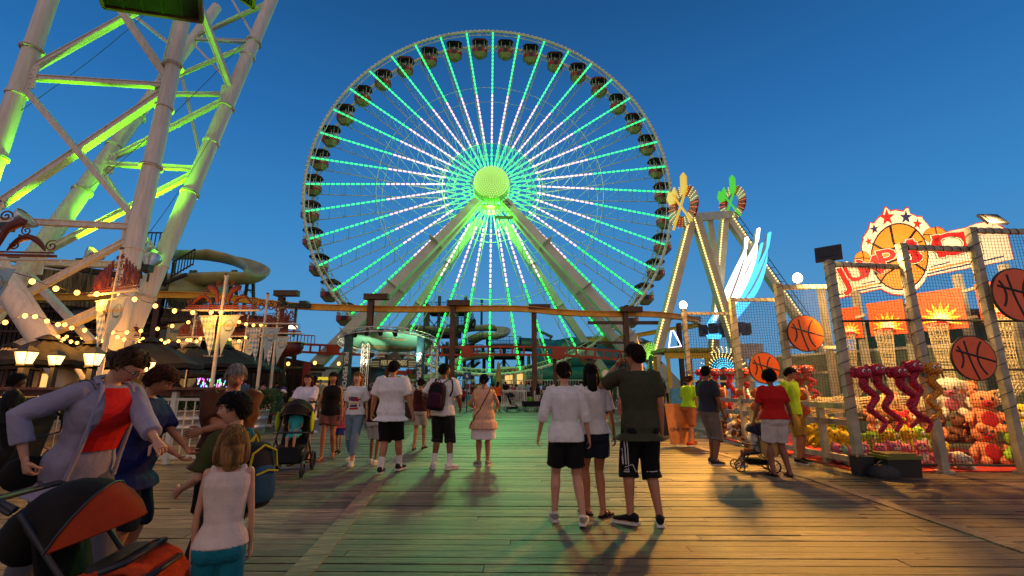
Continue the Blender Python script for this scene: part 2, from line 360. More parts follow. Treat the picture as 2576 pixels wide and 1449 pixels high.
# gondola
M_red = mat('gondola_red', 'a3261c', .4, var=.08); M_hull = mat('gondola_hull', '8d8152', .6, var=.1); M_can = mat('gondola_canopy', '26251a', .6)
def gondola_geo():
    W_, D_ = .90, .68; hull = MB()
    # octagonal plan
    def oct_(w, d, z, c=.35): return [V(p) for p in ((-w + c, -d, z), (w - c, -d, z), (w, -d + c, z), (w, d - c, z), (w - c, d, z), (-w + c, d, z), (-w, d - c, z), (-w, -d + c, z))]
    hull.loft([oct_(.45, .35, -2.35, .15), oct_(W_ * .9, D_ * .9, -1.95, .3), oct_(W_, D_, -1.85)], 0, True, False)
    hull.loft([oct_(W_ + .02, D_ + .02, -1.85), oct_(W_ + .02, D_ + .02, -1.38)], 1, False, False); hull.loft([oct_(W_ + .05, D_ + .05, -1.38), oct_(W_ + .05, D_ + .05, -1.33)], 0, True, False)
    hull.box((0, -D_ - .03, -1.6), (.5, .06, .5), m=2)
    can = MB(); can.loft([oct_(W_ + .1, D_ + .1, -.22), oct_(W_ + .08, D_ + .08, -.1), oct_(.5, .4, .16, .15)], 0, True, False)
    for i, p in enumerate(oct_(W_ + .1, D_ + .1, -.22)):   # scalloped valance
        q = oct_(W_ + .1, D_ + .1, -.22)[(i + 1) % 8]; n_ = 3
        for j in range(n_):
            a, b = p.lerp(q, j / n_), p.lerp(q, (j + 1) / n_); can.prism([a, b, b.lerp(a, .2) - V((0, 0, .1)), b.lerp(a, .5) - V((0, 0, .14)), a.lerp(b, .2) - V((0, 0, .1))], .02, (0, 0, 1), m=1)
    posts = MB()
    for p in oct_(W_, D_, 0): posts.tube((p.x, p.y, -1.4), (p.x, p.y, -.15), .022, n=5)
    for z in (-1.15, -1.0): posts.path([(p.x, p.y, z) for p in oct_(W_, D_, 0)], .012, 4, closed=True)
    for x in (-.18, -.06, .06, .18): posts.tube((x, -D_ - .02, -1.85), (x, -D_ - .02, -1.05), .014, n=4)
    posts.tube((0, -D_ + .2, 0), (0, D_ - .2, 0), .06, n=6); posts.tube((0, 0, -.1), (0, 0, -1.8), .05, n=6)
    seat = MB()
    seat.box((0, 0, -1.55), (1.5, .2, .06))
    for s in (-1, 1): seat.box((s * .6, 0, -1.5), (.36, 1.0, .08)); seat.box((s * .76, 0, -1.2), (.06, 1.0, .6))
    return hull, can, posts, seat
GA = .35
hull, can, posts, seat = gondola_geo()
gb = None; gparts = None
M_num = mat('number_paint', 'e8d8a0', .5, var=0)
for i in range(NS):
    a = (i + .5) * 2 * PI / NS; p = V((math.sin(-a) * (WR - GA), 0, WZ + math.cos(a) * (WR - GA)))
    num = (i + 3) % NS + 1
    if gb is None:
        gb = hull.build('gondola', [M_hull, M_red, M_dark], wheel); g_ = gb
        gparts = [can.build('canopy', [M_can, M_red], gb), posts.build('railing', M_white, gb), seat.build('seat', M_cream, gb)]
    else:
        g_ = gb.copy(); COL.objects.link(g_); g_.parent = wheel
        for c in gparts: d = c.copy(); COL.objects.link(d); d.parent = g_
    g_.location = p
    t = MB(); text(t, str(num), (.66, -.795, -1.615), (1, 0, 0), (0, 0, 1), .34, ext=.01, off=.015); t.build('number', M_num, g_)
# loading station under the wheel
st = empty('loading_station', (WX, WY - 1, 0), 0, 'white railed loading platform with stairs and operator cabin under the wheel', 'platform')
m = MB(); m.box((0, 0, .45), (22, 6, .9)); m.build('deck', mat('deck_grey', '6b6a5c', .7), st)
m = MB()
for x0, x1 in ((-11, -1.2), (1.2, 11)):
    x = x0
    while x <= x1: m.tube((x, -3, .9), (x, -3, 2.0), .03, n=5); x += .28 if True else 1
    m.tube((x0, -3, 2.0), (x1, -3, 2.0), .04, n=5); m.tube((x0, -3, 1.1), (x1, -3, 1.1), .03, n=5)
m.build('railing', M_white, st)
for sx_ in (-1, 1):
    m = MB()
    for i in range(6): m.box((sx_ * (11.3 + i * .3), -1.5, .78 - i * .15), (.3, 2.4, .08))
    m.bar((sx_ * 11, -2.7, 1.9), (sx_ * 13, -2.7, 1.0), .05); m.bar((sx_ * 11, -.3, 1.9), (sx_ * 13, -.3, 1.0), .05)
    for i in range(4): m.tube((sx_ * (11.1 + i * .6), -2.7, .6), (sx_ * (11.1 + i * .6), -2.7, 1.85 - i * .27), .025, n=5)
    m.build('stairs', M_white, st)
m = MB(); m.box((2.5, 2.2, 2.1), (2.8, 1.8, 2.4)); m.box((2.5, 2.2, 3.4), (3.2, 2.2, .2)); m.box((2.5, 1.2, 3.15), (2.4, .1, .25), m=2); m.box((2.1, 1.28, 2.3), (.8, .05, 1.3), m=1); m.box((3.3, 1.28, 2.3), (.6, .05, 1.3), m=1)
M_winl = emat('lit_window', (1, .55, .15), 1.2)
m.build('operator_cabin', [M_cream, M_winl, mat('orange_sign', 'c8501e', .5)], st)

for x_, y_, z_, e_, c_ in ((-9, 46.5, 24, 900, (.7, 1, .7)), (6, 46.5, 24, 900, (.7, 1, .7)), (-2.4, 46.8, 20.6, 1500, (.12, 1, .05)), (-2.4, 51, 20, 2200, (.12, 1, .05)), (-2.4, 46.5, 9, 700, (.12, 1, .2))):
    light('wheel_led_fill', 'POINT', (x_, y_, z_), e_, c_, .35)
light('wheel_led_fill', 'SPOT', (-1.2, 43.5, 21.5), 8500, (.5, 1, .3), .6, (-.5, 9, 0), 46, 1.0)  # added spot throwing the wheel's green LED light onto the boardwalk
light('wheel_led_fill', 'SPOT', (-3.6, 43.5, 21.5), 4500, (.45, 1, .26), .6, (1.5, 26, 0), 62, 1.0)  # second added spot for the green on the farther boards

for k in range(6): light('wheel_led_fill', 'POINT', (WX + math.cos(k * PI / 3) * 3.3, 49.0, WZ + math.sin(k * PI / 3) * 3.3), 380, (.08, 1, .22), .2)
# ---------------------------------------------------------------- tall white tubular ride tower (left)
tower = empty('ride_tower', (-18, 19, 0), 0, 'tall white tubular steel ride tower lit bright green above the string lights', 'tower')
tower_inv = V((-18, 19, 0))
class TM(MB):
    def build(s, name, mats, parent=None, **k):
        s.v = [(p[0] - tower_inv.x, p[1] - tower_inv.y, p[2]) for p in s.v]; return MB.build(s, name, mats, parent, **k)
LEG = {}
def vline(key, a, b): LEG[key] = (a, b)
def legpt(key, v):
    a, b = LEG[key]; lo, hi = -1.5, 3.
    for _ in range(50):
        m_ = (lo + hi) / 2
        if proj(a.lerp(b, m_))[1] > v: lo = m_
        else: hi = m_
    return a.lerp(b, (lo + hi) / 2)
vline('L1', at(0, 360, 17), at(123, 0, 17.4))
vline('L2', V((*gz(262, 1066).xy, 0)) * 1.0, at(462, 48, 19.0))
LEG['L2'] = (at(275, 905, 17), at(462, 48, 18.6))
vline('L3', at(0, 765, 18.0), at(558, 0, 27))
vline('L4', at(300, 905, 19), at(683, 0, 23))
M_tw = mat('tower_paint', 'd2cabb', .45, var=.07, vs=2.2, spec=.4, stretch=(4, 4, .2), bump=.06, bs=40)
def onz(key, z):
    a, b = LEG[key]; return a.lerp(b, (z - a.z) / (b.z - a.z))
for k_, r0, r1 in (('L1', .33, .31), ('L2', .34, .28), ('L3', .36, .3), ('L4', .35, .33)):
    m = TM(); p0, p1 = onz(k_, 0), onz(k_, 27); m.path([p0, p0.lerp(p1, .33), p0.lerp(p1, .66), p1], [r0, r0, r1, r1], 20)
    for t in (.25, .5, .72): c = p0.lerp(p1, t); d = (p1 - p0).normalized(); m.path([c - d * .06, c + d * .06], r0 + .04, 20)
    m.build('leg', M_tw, tower)
def brace(a, b, w=.16, kind='ch'):
    m = TM(); a, b = V(a), V(b)
    if kind == 'tube': m.path([a, b], w / 2, 12)
    else:
        m.bar(a, b, w, w * .8, up=(0, 1, 0)); d = (b - a).normalized(); x = d.cross(V((0, 1, 0))).normalized()
        m.bar(a + x * w * .5, b + x * w * .5, .03, w * 1.25, up=(0, 1, 0)); m.bar(a - x * w * .5, b - x * w * .5, .03, w * 1.25, up=(0, 1, 0))
    m.build('brace', M_tw, tower)
def pp(u, v, key): a = legpt(key, v); return a
B = [(('L1', 194), ('L2', 217), .2), (('L1', 185), ('L2', -50), .2), (('L2', 206), ('L1', -160), .26), (('L2', 226), ('L1', 560), .24), (('L1', 210), ('L2', 562), .18), (('L1', 551), ('L2', 571), .2),
     (('L2', 592), ('L1', 870), .18), (('L2', 757), ('L1', 985), .26),
     (('L3', 98), ('L4', 106), .16), (('L3', 92), ('L4', 4), .16), (('L3', -20), ('L4', 98), .1), (('L3', 104), ('L4', 221), .1), (('L3', 208), ('L4', 108), .14),
     (('L4', 233), ('L2', -40), .26), (('L4', 229), ('L3', 60), .14), (('L3', 237), ('L4', 237), .17), (('L3', 410), ('L4', 242), .18), (('L3', 150), ('L4', 412), .1), (('L3', 412), ('L4', 425), .2), (('L3', 647), ('L4', 429), .2),
     (('L3', 420), ('L4', 656), .12), (('L3', 660), ('L4', 669), .24), (('L3', 680), ('L2', 905), .2)]
for (a, va), (b, vb), w_ in B: brace(legpt(a, va), legpt(b, vb), w_)
brace(at(329, 33, 20), at(429, 112, 19.5), .12); brace(at(450, 40, 19.2), at(408, 200, 18.8), .2)
# raking strut foot
m = TM(); a = at(-60, 600, 15.5); b = gz(205, 1026, 0); b = V((at(176, 966, 15).x, 15, .2)); m.path([at(-30, 655, 14.6), at(178, 972, 15)], .31, 20); m.build('strut', M_tw, tower)
m = TM(); m.path([at(2, 640, 16), at(216, 966, 16)], .11, 10); m.build('strut', M_tw, tower)
# gusset plates
for k_, v_ in (('L1', 194), ('L2', 217), ('L3', 412), ('L4', 237), ('L2', 571), ('L3', 660)):
    m = TM(); c = legpt(k_, v_); dx = .35 if k_ in ('L1', 'L3') else -.35; m.box(c + V((dx, 0, 0)), (.5, .06, 1.1)); 
    for i in range(6): m.path([c + V((dx + (i % 2) * .2 - .1, -.06, -.35 + i // 2 * .35)), c + V((dx + (i % 2) * .2 - .1, .06, -.35 + i // 2 * .35))], .03, 6)
    m.build('gusset', M_tw, tower)
for k_ in ('L1', 'L2', 'L3', 'L4'):      # bolted flanges
    for z in (5.2, 10.5, 15.8, 20.5):
        c = onz(k_, z); d = (onz(k_, 27) - onz(k_, 0)).normalized(); x = d.orthogonal().normalized(); y = d.cross(x); m = TM()
        for sgn in (-.035, .035): m.path([c + d * (sgn - .015), c + d * (sgn + .015)], .42, 20)
        for i in range(12): a = i * PI / 6; p = c + (x * math.cos(a) + y * math.sin(a)) * .385; m.path([p - d * .08, p + d * .08], .018, 5)
        m.build('flange', M_tw, tower)
for (a, b, va, vb) in (('L1', 'L2', 300, -80), ('L2', 'L4', 640, 300), ('L3', 'L4', 500, 60)):
    m = TM(); p, q = legpt(a, va), legpt(b, vb); m.path([p.lerp(q, t) - V((0, 0, .5 * math.sin(PI * t))) for t in [i / 12 for i in range(13)]], .015, 4); m.build('cable', M_dark, tower)
# overhead platform
M_gr = mat('rusty_grating', '140d0a', .7, var=.2, vs=2)
def platform(cs, h):
    m = TM(); cs = [V(c) for c in cs]
    for a, b in zip(cs, cs[1:] + cs[:1]): m.bar(a, b, .14, h)
    m.build('platform_frame', mat('platform_edge', '6b4a2c', .6), tower)
    m = TM()
    for i in range(1, 40): m.bar(cs[0].lerp(cs[3], i / 40), cs[1].lerp(cs[2], i / 40), .05, .04)
    for i in range(1, 5): m.bar(cs[0].lerp(cs[1], i / 5), cs[3].lerp(cs[2], i / 5), .09, .12)
    m.build('platform_grating', M_gr, tower)
Z = at(508, 52, 17.0).z
def atz(u, v, z): return gz(u, v, z)
platform([atz(262, 14, Z), atz(508, 50, Z), atz(500, -60, Z), atz(215, -130, Z)], .3)
platform([atz(590, -15, 19), atz(638, 18, 19), atz(640, -8, 19), atz(600, -40, 19)], .2)
# floodlights (galvanised bell reflectors) on the lower ring
M_refl = mat('spun_aluminium', (.6, .58, .55), .3, .85, var=.1)
def flood(p, d, r=.38, glow=False, label=''):
    e = empty('floodlight', p, 0, label, 'floodlight', 'bell floodlights on the ride tower')
    q = V(d).to_track_quat('Z', 'Y').to_matrix(); m = MB()
    m.lathe([(.10, -.42), (.16, -.3), (r * .8, -.1), (r, .1), (r * 1.02, .14), (r * .96, .13)], n=20, M=q, cap=False); m.build('reflector', M_refl, e)
    m = MB(); m.lathe([(.12, -.75), (.12, -.4)], n=12, M=q); m.box(q @ V((0, 0, -.55)), (.3, .3, .3)); m.bar((0, 0, -.6), (0, 0, -.95), .06); m.build('housing', M_dark, e)
    m = MB(); m.lathe([(r * .93, .09), (.01, .1)], n=20, M=q); m.build('lens', emat('green_lens', (.2, 1, .1), 4.) if glow else mat('frosted_glass', (.5, .5, .45), .2), e)
flood(at(236, 640, 19.5), (.5, .5, .9), label='green-glowing bell floodlight nearest the left inclined leg of the tower', glow=True)
flood(at(385, 632, 19.5), (.6, .2, .9), label='tarnished bell floodlight just left of the central tower leg')
flood(at(60, 552, 16.4), (.7, .2, .6), .42, label='rusty bell floodlight high at the left edge over the iron scrollwork')
flood(at(380, 655, 19), (-.3, .6, .9), .36, glow=True, label='green-glowing bell floodlight between the two right tower legs')
light('tower_green_light', 'SPOT', at(240, 630, 19.2), 9000, (.19, 1, .0), .25, at(290, 380, 22), 62)
light('tower_green_light', 'SPOT', at(330, 640, 20.0), 7500, (.19, 1, .0), .25, at(530, 330, 21.5), 66)
light('tower_green_light', 'SPOT', at(300, 600, 18.2), 3200, (.19, 1, .0), .25, at(520, 0, 20), 80)
light('tower_green_light', 'SPOT', at(60, 560, 17.6), 3000, (.19, 1, .0), .25, at(60, 100, 17.4), 60)

# ---------------------------------------------------------------- yellow suspended monorail
M_yel = mat('monorail_yellow', 'f0ac14', .42, var=.08, vs=1.2, col2='c98a10')
mono = empty('monorail_track', (0, 0, 0), 0, 'yellow suspended monorail beam on brown steel columns crossing in front of the wheel', 'monorail')
P = [at(-60, 740, 24), at(150, 748, 26), at(400, 742, 28), at(560, 748, 29), at(720, 768, 30), at(900, 776, 31), at(1050, 778, 32), at(1250, 776, 33), at(1330, 778, 33), at(1400, 785, 33), at(1500, 790, 33.5), at(1620, 790, 34), at(1700, 796, 35.5), at(1750, 806, 38), at(1758, 815, 41), at(1730, 822, 44), at(1650, 835, 47), at(1560, 850, 49), at(1480, 855, 51)]
def cr_spline(P, k=6):
    out = []; Q = [P[0]] + list(P) + [P[-1]]
    for i in range(1, len(Q) - 2):
        for j in range(k):
            t = j / k; a, b, c, d = Q[i - 1], Q[i], Q[i + 1], Q[i + 2]
            out.append(.5 * ((2 * b) + (c - a) * t + (2 * a - 5 * b + 4 * c - d) * t * t + (3 * b - a - 3 * c + d) * t ** 3))
    out.append(Q[-2]); return out
def beam(mb, pts, w, h, m=None):
    rings = []
    for i, p in enumerate(pts):
        t = (pts[min(i + 1, len(pts) - 1)] - pts[max(i - 1, 0)]); t.z = 0; t.normalize(); s = V((t.y, -t.x, 0)) * w / 2; u = V((0, 0, h / 2))
        rings.append([p - s - u, p + s - u, p + s + u, p - s + u])
    mb.loft(rings, m, True, False)
pts = cr_spline(P); m = MB(); beam(m, pts, .07, .36); beam(m, [p + V((0, 0, .19)) for p in pts], .34, .045); beam(m, [p - V((0, 0, .19)) for p in pts], .34, .045); m.build('beam', M_yel, mono)
def hcol(mb, x, y, z0, z1, w=.36):
    mb.box((x, y - w / 2, (z0 + z1) / 2), (w, .03, z1 - z0)); mb.box((x, y + w / 2, (z0 + z1) / 2), (w, .03, z1 - z0)); mb.box((x, y, (z0 + z1) / 2), (.03, w, z1 - z0))
for (u, Y, top, cap) in ((700, 30.5, 748, 40), (928, 29.6, 757, 60), (1138, 31.8, 772, 45), (1344, 32.8, 782, 45), (1577, 33, 788, 55), (302, 28, 755, 0), (388, 28.5, 752, 0), (1712, 42, 815, 0)):
    p = at(u, top, Y); m = MB(); hcol(m, p.x, Y + .5, 0, p.z + .15); 
    if cap: m.box((p.x + .4, Y + .3, p.z + .33), (1.6, .5, .32)); m.box((p.x + .4, Y + .3, p.z + .5), (1.64, .55, .03)); m.box((p.x + .4, Y + .3, p.z + .16), (1.64, .55, .03))
    m.box((p.x, Y + .5, .02), (.6, .6, .06)); m.build('column', M_brown, mono)
m = MB(); a, b = at(1660, 812, 40), at(1480, 812, 44); m.bar(a, b, .3, .3); m.bar(at(1760, 800, 41), at(1690, 800, 36), .25, .25)
m.bar(at(1500, 862, 44), at(1640, 862, 42), .25, .2); m.build('cross_beam', M_brown, mono)
# monorail car hanging from it
car = empty('monorail_car', at(735, 768, 30), 0, 'small dark red and gold hanging monorail car passing behind the iron scrollwork', 'monorail car')
m = MB(); m.box((.1, 0, -.05), (2.2, .35, .25)); m.box((-.6, 0, .12), (.5, .5, .3)); m.box((.8, 0, .12), (.5, .5, .3)); m.build('trolley', M_dark, car)
m = MB(); m.bar((.3, 0, -.1), (.3, 0, -2.1), .12, .16); m.build('hanger', M_dark, car)
m = MB()
m.loft([[V((x * sx_ - .3, yy * .55, z)) for x, yy in ((-1, -.4), (-.6, -1), (.6, -1), (1, -.4), (1, .4), (.6, 1), (-.6, 1), (-1, .4))] for z, sx_ in ((-3.4, .5), (-3.2, 1.1), (-2.8, 1.25), (-2.55, 1.2))], 0, True, True)
m.box((-.3, 0, -2.5), (2.6, 1.2, .06), m=1); m.build('tub', [mat('car_maroon', '5a1a12', .35), mat('car_gold', 'b98a2c', .4, .4)], car)
m = MB(); m.box((.3, -.2, -1.5), (.45, .25, .18)); m.build('lamp', emat('car_lamp', (1, .62, .3), 5), car)
# ---------------------------------------------------------------- orange ladder-like coaster track
M_or = mat('coaster_orange', 'b23f16', .5, var=.12, vs=1.2)
trk = empty('orange_track', (0, 0, 0), 0, 'orange ladder-sided ride track running low across the legs of the wheel', 'ride track')
P = [at(640, 868, 42), at(700, 872, 42), at(850, 880, 42), at(1000, 885, 42), at(1200, 882, 42), at(1400, 884, 42), at(1560, 894, 41), at(1665, 902, 40)]
pts = cr_spline(P, 14); m = MB(); H_ = .36
for dz in (-H_, H_): beam(m, [p + V((0, 0, dz)) for p in pts], .12, .2)
for i in range(0, len(pts) - 1):
    if i % 2 == 0: m.box(pts[i], (.16, .1, H_ * 2))
m.build('rail', M_or, trk)
for u in (640, 740, 975, 1395, 1560):
    p = at(u, 885, 42.3); m = MB(); hcol(m, p.x, 42.4, 0, p.z - .2, .3); m.build('column', M_brown, trk)
for u, v in ((1175, 886), (1405, 890), (838, 880)):
    m = MB(); m.box(at(u, v, 41.8), (1.1, .3, .95)); m.build('junction_box', M_or, trk)
# second thin red track far away
m = MB(); beam(m, [at(820, 930, 90), at(1060, 935, 90)], .2, .3)
for i in range(60): m.box(at(820, 934.5, 90).lerp(at(1060, 939.5, 90), i / 60), (.3, .15, .5))
beam(m, [at(820, 938, 90), at(1060, 943, 90)], .2, .25)
for u in (840, 900, 960, 1020): p = at(u, 938, 90); m.box((p.x, 90, p.z / 2), (.4, .4, p.z))
tag(m.build('far_track', M_or), 'thin red ride track far away between the wheel legs', 'ride track')
# ---------------------------------------------------------------- wooden water slide towers behind the wheel
M_tim = mat('dark_timber', '2f2a20', .8, var=.25, vs=3, bump=.3)
M_tim2 = mat('slide_post_grey', '4a4f48', .7, var=.15)
M_fl = mat('flume_cream', 'b8ad88', .45, var=.12, vs=.4); M_teal = mat('flume_teal', '1f5f5c', .38, var=.15, vs=.5); M_fly = mat('flume_olive', 'a8a067', .45, var=.15, vs=.5)
def railing(mb, a, b, h=1.1, sp=.22):
    a, b = V(a), V(b); n = max(2, int((b - a).length / sp)); up = V((0, 0, h))
    mb.bar(a + up, b + up, .1, .08); mb.bar(a + V((0, 0, .12)), b + V((0, 0, .12)), .06, .08)
    for i in range(n + 1): c = a.lerp(b, i / n); mb.bar(c, c + up, .09 if i % 8 == 0 else .05)
def deck(x0, x1, y0, y1, z, mb):
    mb.box(((x0 + x1) / 2, (y0 + y1) / 2, z - .15), (x1 - x0, y1 - y0, .3))
    for a, b in (((x0, y0), (x1, y0)), ((x1, y0), (x1, y1)), ((x0, y1), (x1, y1)), ((x0, y0), (x0, y1))): railing(mb, (*a, z), (*b, z), 1.2)
def flume(path, r, mt, open_=True, name='flume', parent=None, k=6, seam=6):
    pts = cr_spline([V(p) for p in path], k); m = MB(); n = 14; rings = []
    for i, p in enumerate(pts):
        t = (pts[min(i + 1, len(pts) - 1)] - pts[max(i - 1, 0)]); t.z = 0; t.normalize(); s = V((t.y, -t.x, 0)); rr = r * (1.035 if i % seam == 0 else 1)
        if open_:
            A = [PI * (.0 + 1.0 * q / (n - 1)) for q in range(n)]
            ring = [p + s * (-math.cos(a) * rr) - V((0, 0, math.sin(a) * rr * .9)) for a in A] + [p + s * (math.cos(a) * rr * .9) - V((0, 0, math.sin(a) * rr * .8)) for a in A]
        else: ring = [p + s * (math.cos(q * 2 * PI / n) * rr) + V((0, 0, math.sin(q * 2 * PI / n) * rr)) for q in range(n)]
        rings.append(ring)
    m.loft(rings, 0, True, True); return m.build(name, mt, parent), pts
sl = empty('slide_tower', (0, 0, 0), 0, 'dark timber water slide tower with stairs and curling cream flumes behind the wheel', 'slide tower')
Y0 = 74.
def X(u, Y=Y0): return at(u, 850, Y).x
def Zv(v, Y=Y0): return at(1288, v, Y).z
m = MB()
deck(X(1068), X(1175), Y0, Y0 + 6, Zv(778), m); deck(X(1045), X(1150), Y0, Y0 + 6, Zv(838), m); deck(X(1225), X(1310), Y0 - 2, Y0 + 5, Zv(868), m); deck(X(1215), X(1318), Y0 - 3, Y0 + 5, Zv(896), m); deck(X(1120), X(1216), Y0 - 3, Y0 + 3, Zv(890), m)
deck(X(1130), X(1190), Y0 + 1, Y0 + 5, Zv(815), m)
m.build('deck', M_tim, sl)
m = MB()
def stair(u0, v0, u1, v1, Y, n=16):
    a, b = at(u0, v0, Y), at(u1, v1, Y)
    for i in range(n + 1): c = a.lerp(b, i / n); m.box(c, (.5, 1.6, .08))
    for dy in (-.8, .8):
        o = V((0, dy, 0)); m.bar(a + o, b + o, .1, .3); m.bar(a + o + V((0, 0, 1.1)), b + o + V((0, 0, 1.1)), .1)
        for i in range(n + 1): c = a.lerp(b, i / n) + o; m.bar(c, c + V((0, 0, 1.1)), .06)
stair(1045, 850, 1135, 905, Y0 - 3.5, 20); stair(1135, 893, 1215, 850, Y0 - 3.5, 20); stair(1170, 838, 1190, 805, Y0 - 2, 8); stair(1165, 945, 1205, 912, Y0 - 3, 10); stair(1170, 905, 1208, 900, Y0 - 3, 8)
m.build('stairs', M_tim, sl)
for u, v in ((1072, 745), (1078, 778), (1106, 745), (1172, 745), (1150, 780), (1050, 838), (1218, 890), (1240, 868), (1268, 868), (1305, 868), (1315, 890), (1190, 845), (1125, 860)):
    m = MB(); p = at(u, v, Y0 + 1.2); m.path([(p.x, p.y, 0), p], .28, 8); m.build('post', M_tim2, sl)
m = MB()
for (a, b, v0, v1) in ((1078, 1106, 800, 838), (1106, 1150, 800, 838), (1078, 1110, 850, 900), (1225, 1268, 905, 960), (1268, 1310, 905, 960), (1110, 1150, 860, 900), (1150, 1190, 905, 960), (1050, 1106, 905, 960)):
    m.bar(at(a, v0, Y0 + 1), at(b, v1, Y0 + 1), .14); m.bar(at(a, v1, Y0 + 1), at(b, v0, Y0 + 1), .14)
m.build('bracing', M_tim, sl)
m = MB(); m.path([at(1212, 755, Y0 + 6), at(1211, 830, Y0 + 6)], .2, 8); m.box(at(1212, 754, Y0 + 6), (.5, .5, .2)); m.build('mast', M_dark, sl)
flume([at(1010, 824, 80), at(1040, 818, 78), at(1080, 822, 76), at(1130, 826, 76), at(1180, 820, 78), at(1220, 818, 80), at(1255, 820, 80), at(1268, 830, 77), at(1250, 838, 73), at(1215, 838, 72), at(1180, 846, 72)], 1.15, M_fl, True, 'flume', sl)
flume([at(1242, 888, 68), at(1200, 888, 68), at(1165, 896, 68), at(1145, 910, 67), at(1128, 925, 67), at(1100, 935, 67), at(1050, 945, 66), at(980, 945, 66), at(930, 950, 67)], 1.0, M_fl, True, 'flume', sl)
flume([at(980, 955, 62), at(1060, 948, 63), at(1110, 940, 66), at(1180, 930, 72)], .9, M_fl, True, 'flume', sl)
tl = empty('teal_slide', (0, 0, 0), 0, 'big teal tube water slide coiling behind the right legs of the wheel', 'water slide')
flume([at(1305, 866, 80), at(1340, 868, 80), at(1375, 870, 80), at(1420, 876, 84)], 1.2, M_teal, False, 'tube', tl)
flume([at(1640, 890, 70), at(1600, 876, 70), at(1520, 874, 70), at(1440, 878, 70), at(1400, 884, 70), at(1372, 892, 68), at(1370, 902, 65), at(1410, 908, 63), at(1500, 905, 63), at(1600, 905, 64)], 1.75, M_teal, False, 'tube', tl)
flume([at(1240, 965, 60), at(1290, 950, 60), at(1340, 945, 60), at(1420, 950, 60), at(1520, 945, 60), at(1600, 948, 62)], 1.3, M_teal, False, 'tube', tl)
flume([at(1350, 930, 64), at(1450, 925, 64), at(1560, 925, 64)], 1.1, M_teal, False, 'tube', tl)
for u in (1330, 1385, 1440, 1500, 1560):
    m = MB(); p = at(u, 895, 67); m.path([(p.x, p.y, 0), p], .25, 8); m.build('post', M_tim2, tl)
m = MB(); a, b = at(1350, 830, 74), at(1390, 848, 74); m.bar(a, b, .4); p = at(1383, 868, 74); m.bar(p, at(1385, 846, 74), .3); m.bar(at(1375, 843, 74), b, .6, .3); tag(m.build('slide_gantry', M_tim2), 'grey beam gantry sticking up above the teal slide', 'gantry')
# big olive-cream slide on the left
ls = empty('spiral_slide', (0, 0, 0), 0, 'huge cream spiral water slide looping beside the green tower legs', 'water slide')
flume([at(400, 622, 34), at(430, 627, 37), at(480, 632, 39), at(540, 634, 40), at(600, 645, 39), at(640, 662, 37), at(650, 678, 35), at(630, 690, 33), at(590, 690, 32), at(530, 692, 32), at(470, 694, 33), at(420, 690, 35)], .85, M_fly, True, 'flume', ls)
flume([at(400, 640, 37), at(470, 635, 42), at(540, 640, 44), at(600, 655, 44), at(635, 672, 42)], .8, M_fly, True, 'flume', ls)
flume([at(410, 725, 38), at(470, 728, 40), at(510, 722, 42), at(550, 712, 40), at(545, 728, 36), at(500, 735, 33), at(430, 735, 32)], .95, M_fly, False, 'tube', ls)
for u, v, Y, du in ((482, 680, 33, -16), (492, 680, 34, -10), (532, 700, 36, 0), (587, 680, 33, -12), (593, 680, 34, 2), (624, 700, 34, -12), (637, 700, 34, 1), (437, 660, 35, 0), (405, 640, 35, 0)):
    m = MB(); a = at(u, v, Y); b = at(u + du, v + 80, Y); d = b - a; b = a + d * (a.z / (a.z - b.z)); m.path([a, b], .13, 8); m.build('support', M_tim2, ls)
m = MB(); m.bar(at(616, 730, 34), at(638, 730, 34), .1); m.build('bracing', M_tim2, ls); m = MB(); m.bar(at(618, 718, 34), at(638, 745, 34), .04); m.build('bracing', M_tim2, ls)
# ---------------------------------------------------------------- buildings on the left
def corr(name, col, col2): return mat(name, col, .7, var=.2, vs=1.5, col2=col2, bump=.2, bs=10, stretch=(3, 3, .25))
M_rust = corr('rust_streaked_sheet', '9a8c58', '4a2f1a'); M_bdark = corr('dark_boards', '3b2416', '1c120c'); M_bd2 = corr('brown_boards', '55361f', '2a1a10')
def quadwall(mb, pts, t=.2, m=0, rib=0):
    pts = [V(p) for p in pts]; n = (pts[1] - pts[0]).cross(pts[3] - pts[0]).normalized()
    mb.prism(pts, t, n if n.y > 0 else -n, m)
    if rib:
        for i in range(rib + 1): a = pts[0].lerp(pts[1], i / rib); b = pts[3].lerp(pts[2], i / rib); mb.bar(a - V((0, .04, 0)), b - V((0, .04, 0)), .07)
bl = empty('rusty_hull_building', (0, 0, 0), 0, 'long weathered shipwreck-like building with rust streaked upper wall behind the string lights', 'building')
YB = 32.
m = MB(); quadwall(m, [at(-80, 742, YB - 3), at(235, 775, YB), at(240, 690, YB), at(-80, 655, YB - 3)][::1], .3, 0, 26); m.build('upper_wall', M_rust, bl)
m = MB(); quadwall(m, [at(60, 770, YB), at(350, 785, YB + 1), at(362, 640 + 58, YB + 1), at(60, 678, YB)], .3, 0, 22); m.build('upper_wall', M_rust, bl)
m = MB(); m.bar(at(-80, 634, YB - 3.6), at(345, 700, YB - .4), .5, .35); m.build('eave', M_bdark, bl)
m = MB(); quadwall(m, [V((at(-120, 760, YB).x, YB + 1, 0)), V((at(700, 760, YB).x, YB + 2, 0)), V((at(690, 780, YB).x, YB + 2, at(690, 790, YB).z)), V((at(-120, 730, YB).x, YB + 1, at(-100, 730, YB).z))], .3, 0, 70); m.build('lower_wall', M_bdark, bl)
m = MB()
for v in (790, 815, 842): m.bar(at(-80, v - 10, YB + .3), at(560, v, YB + 1), .25, .12)
m.build('trim', M_bd2, bl)
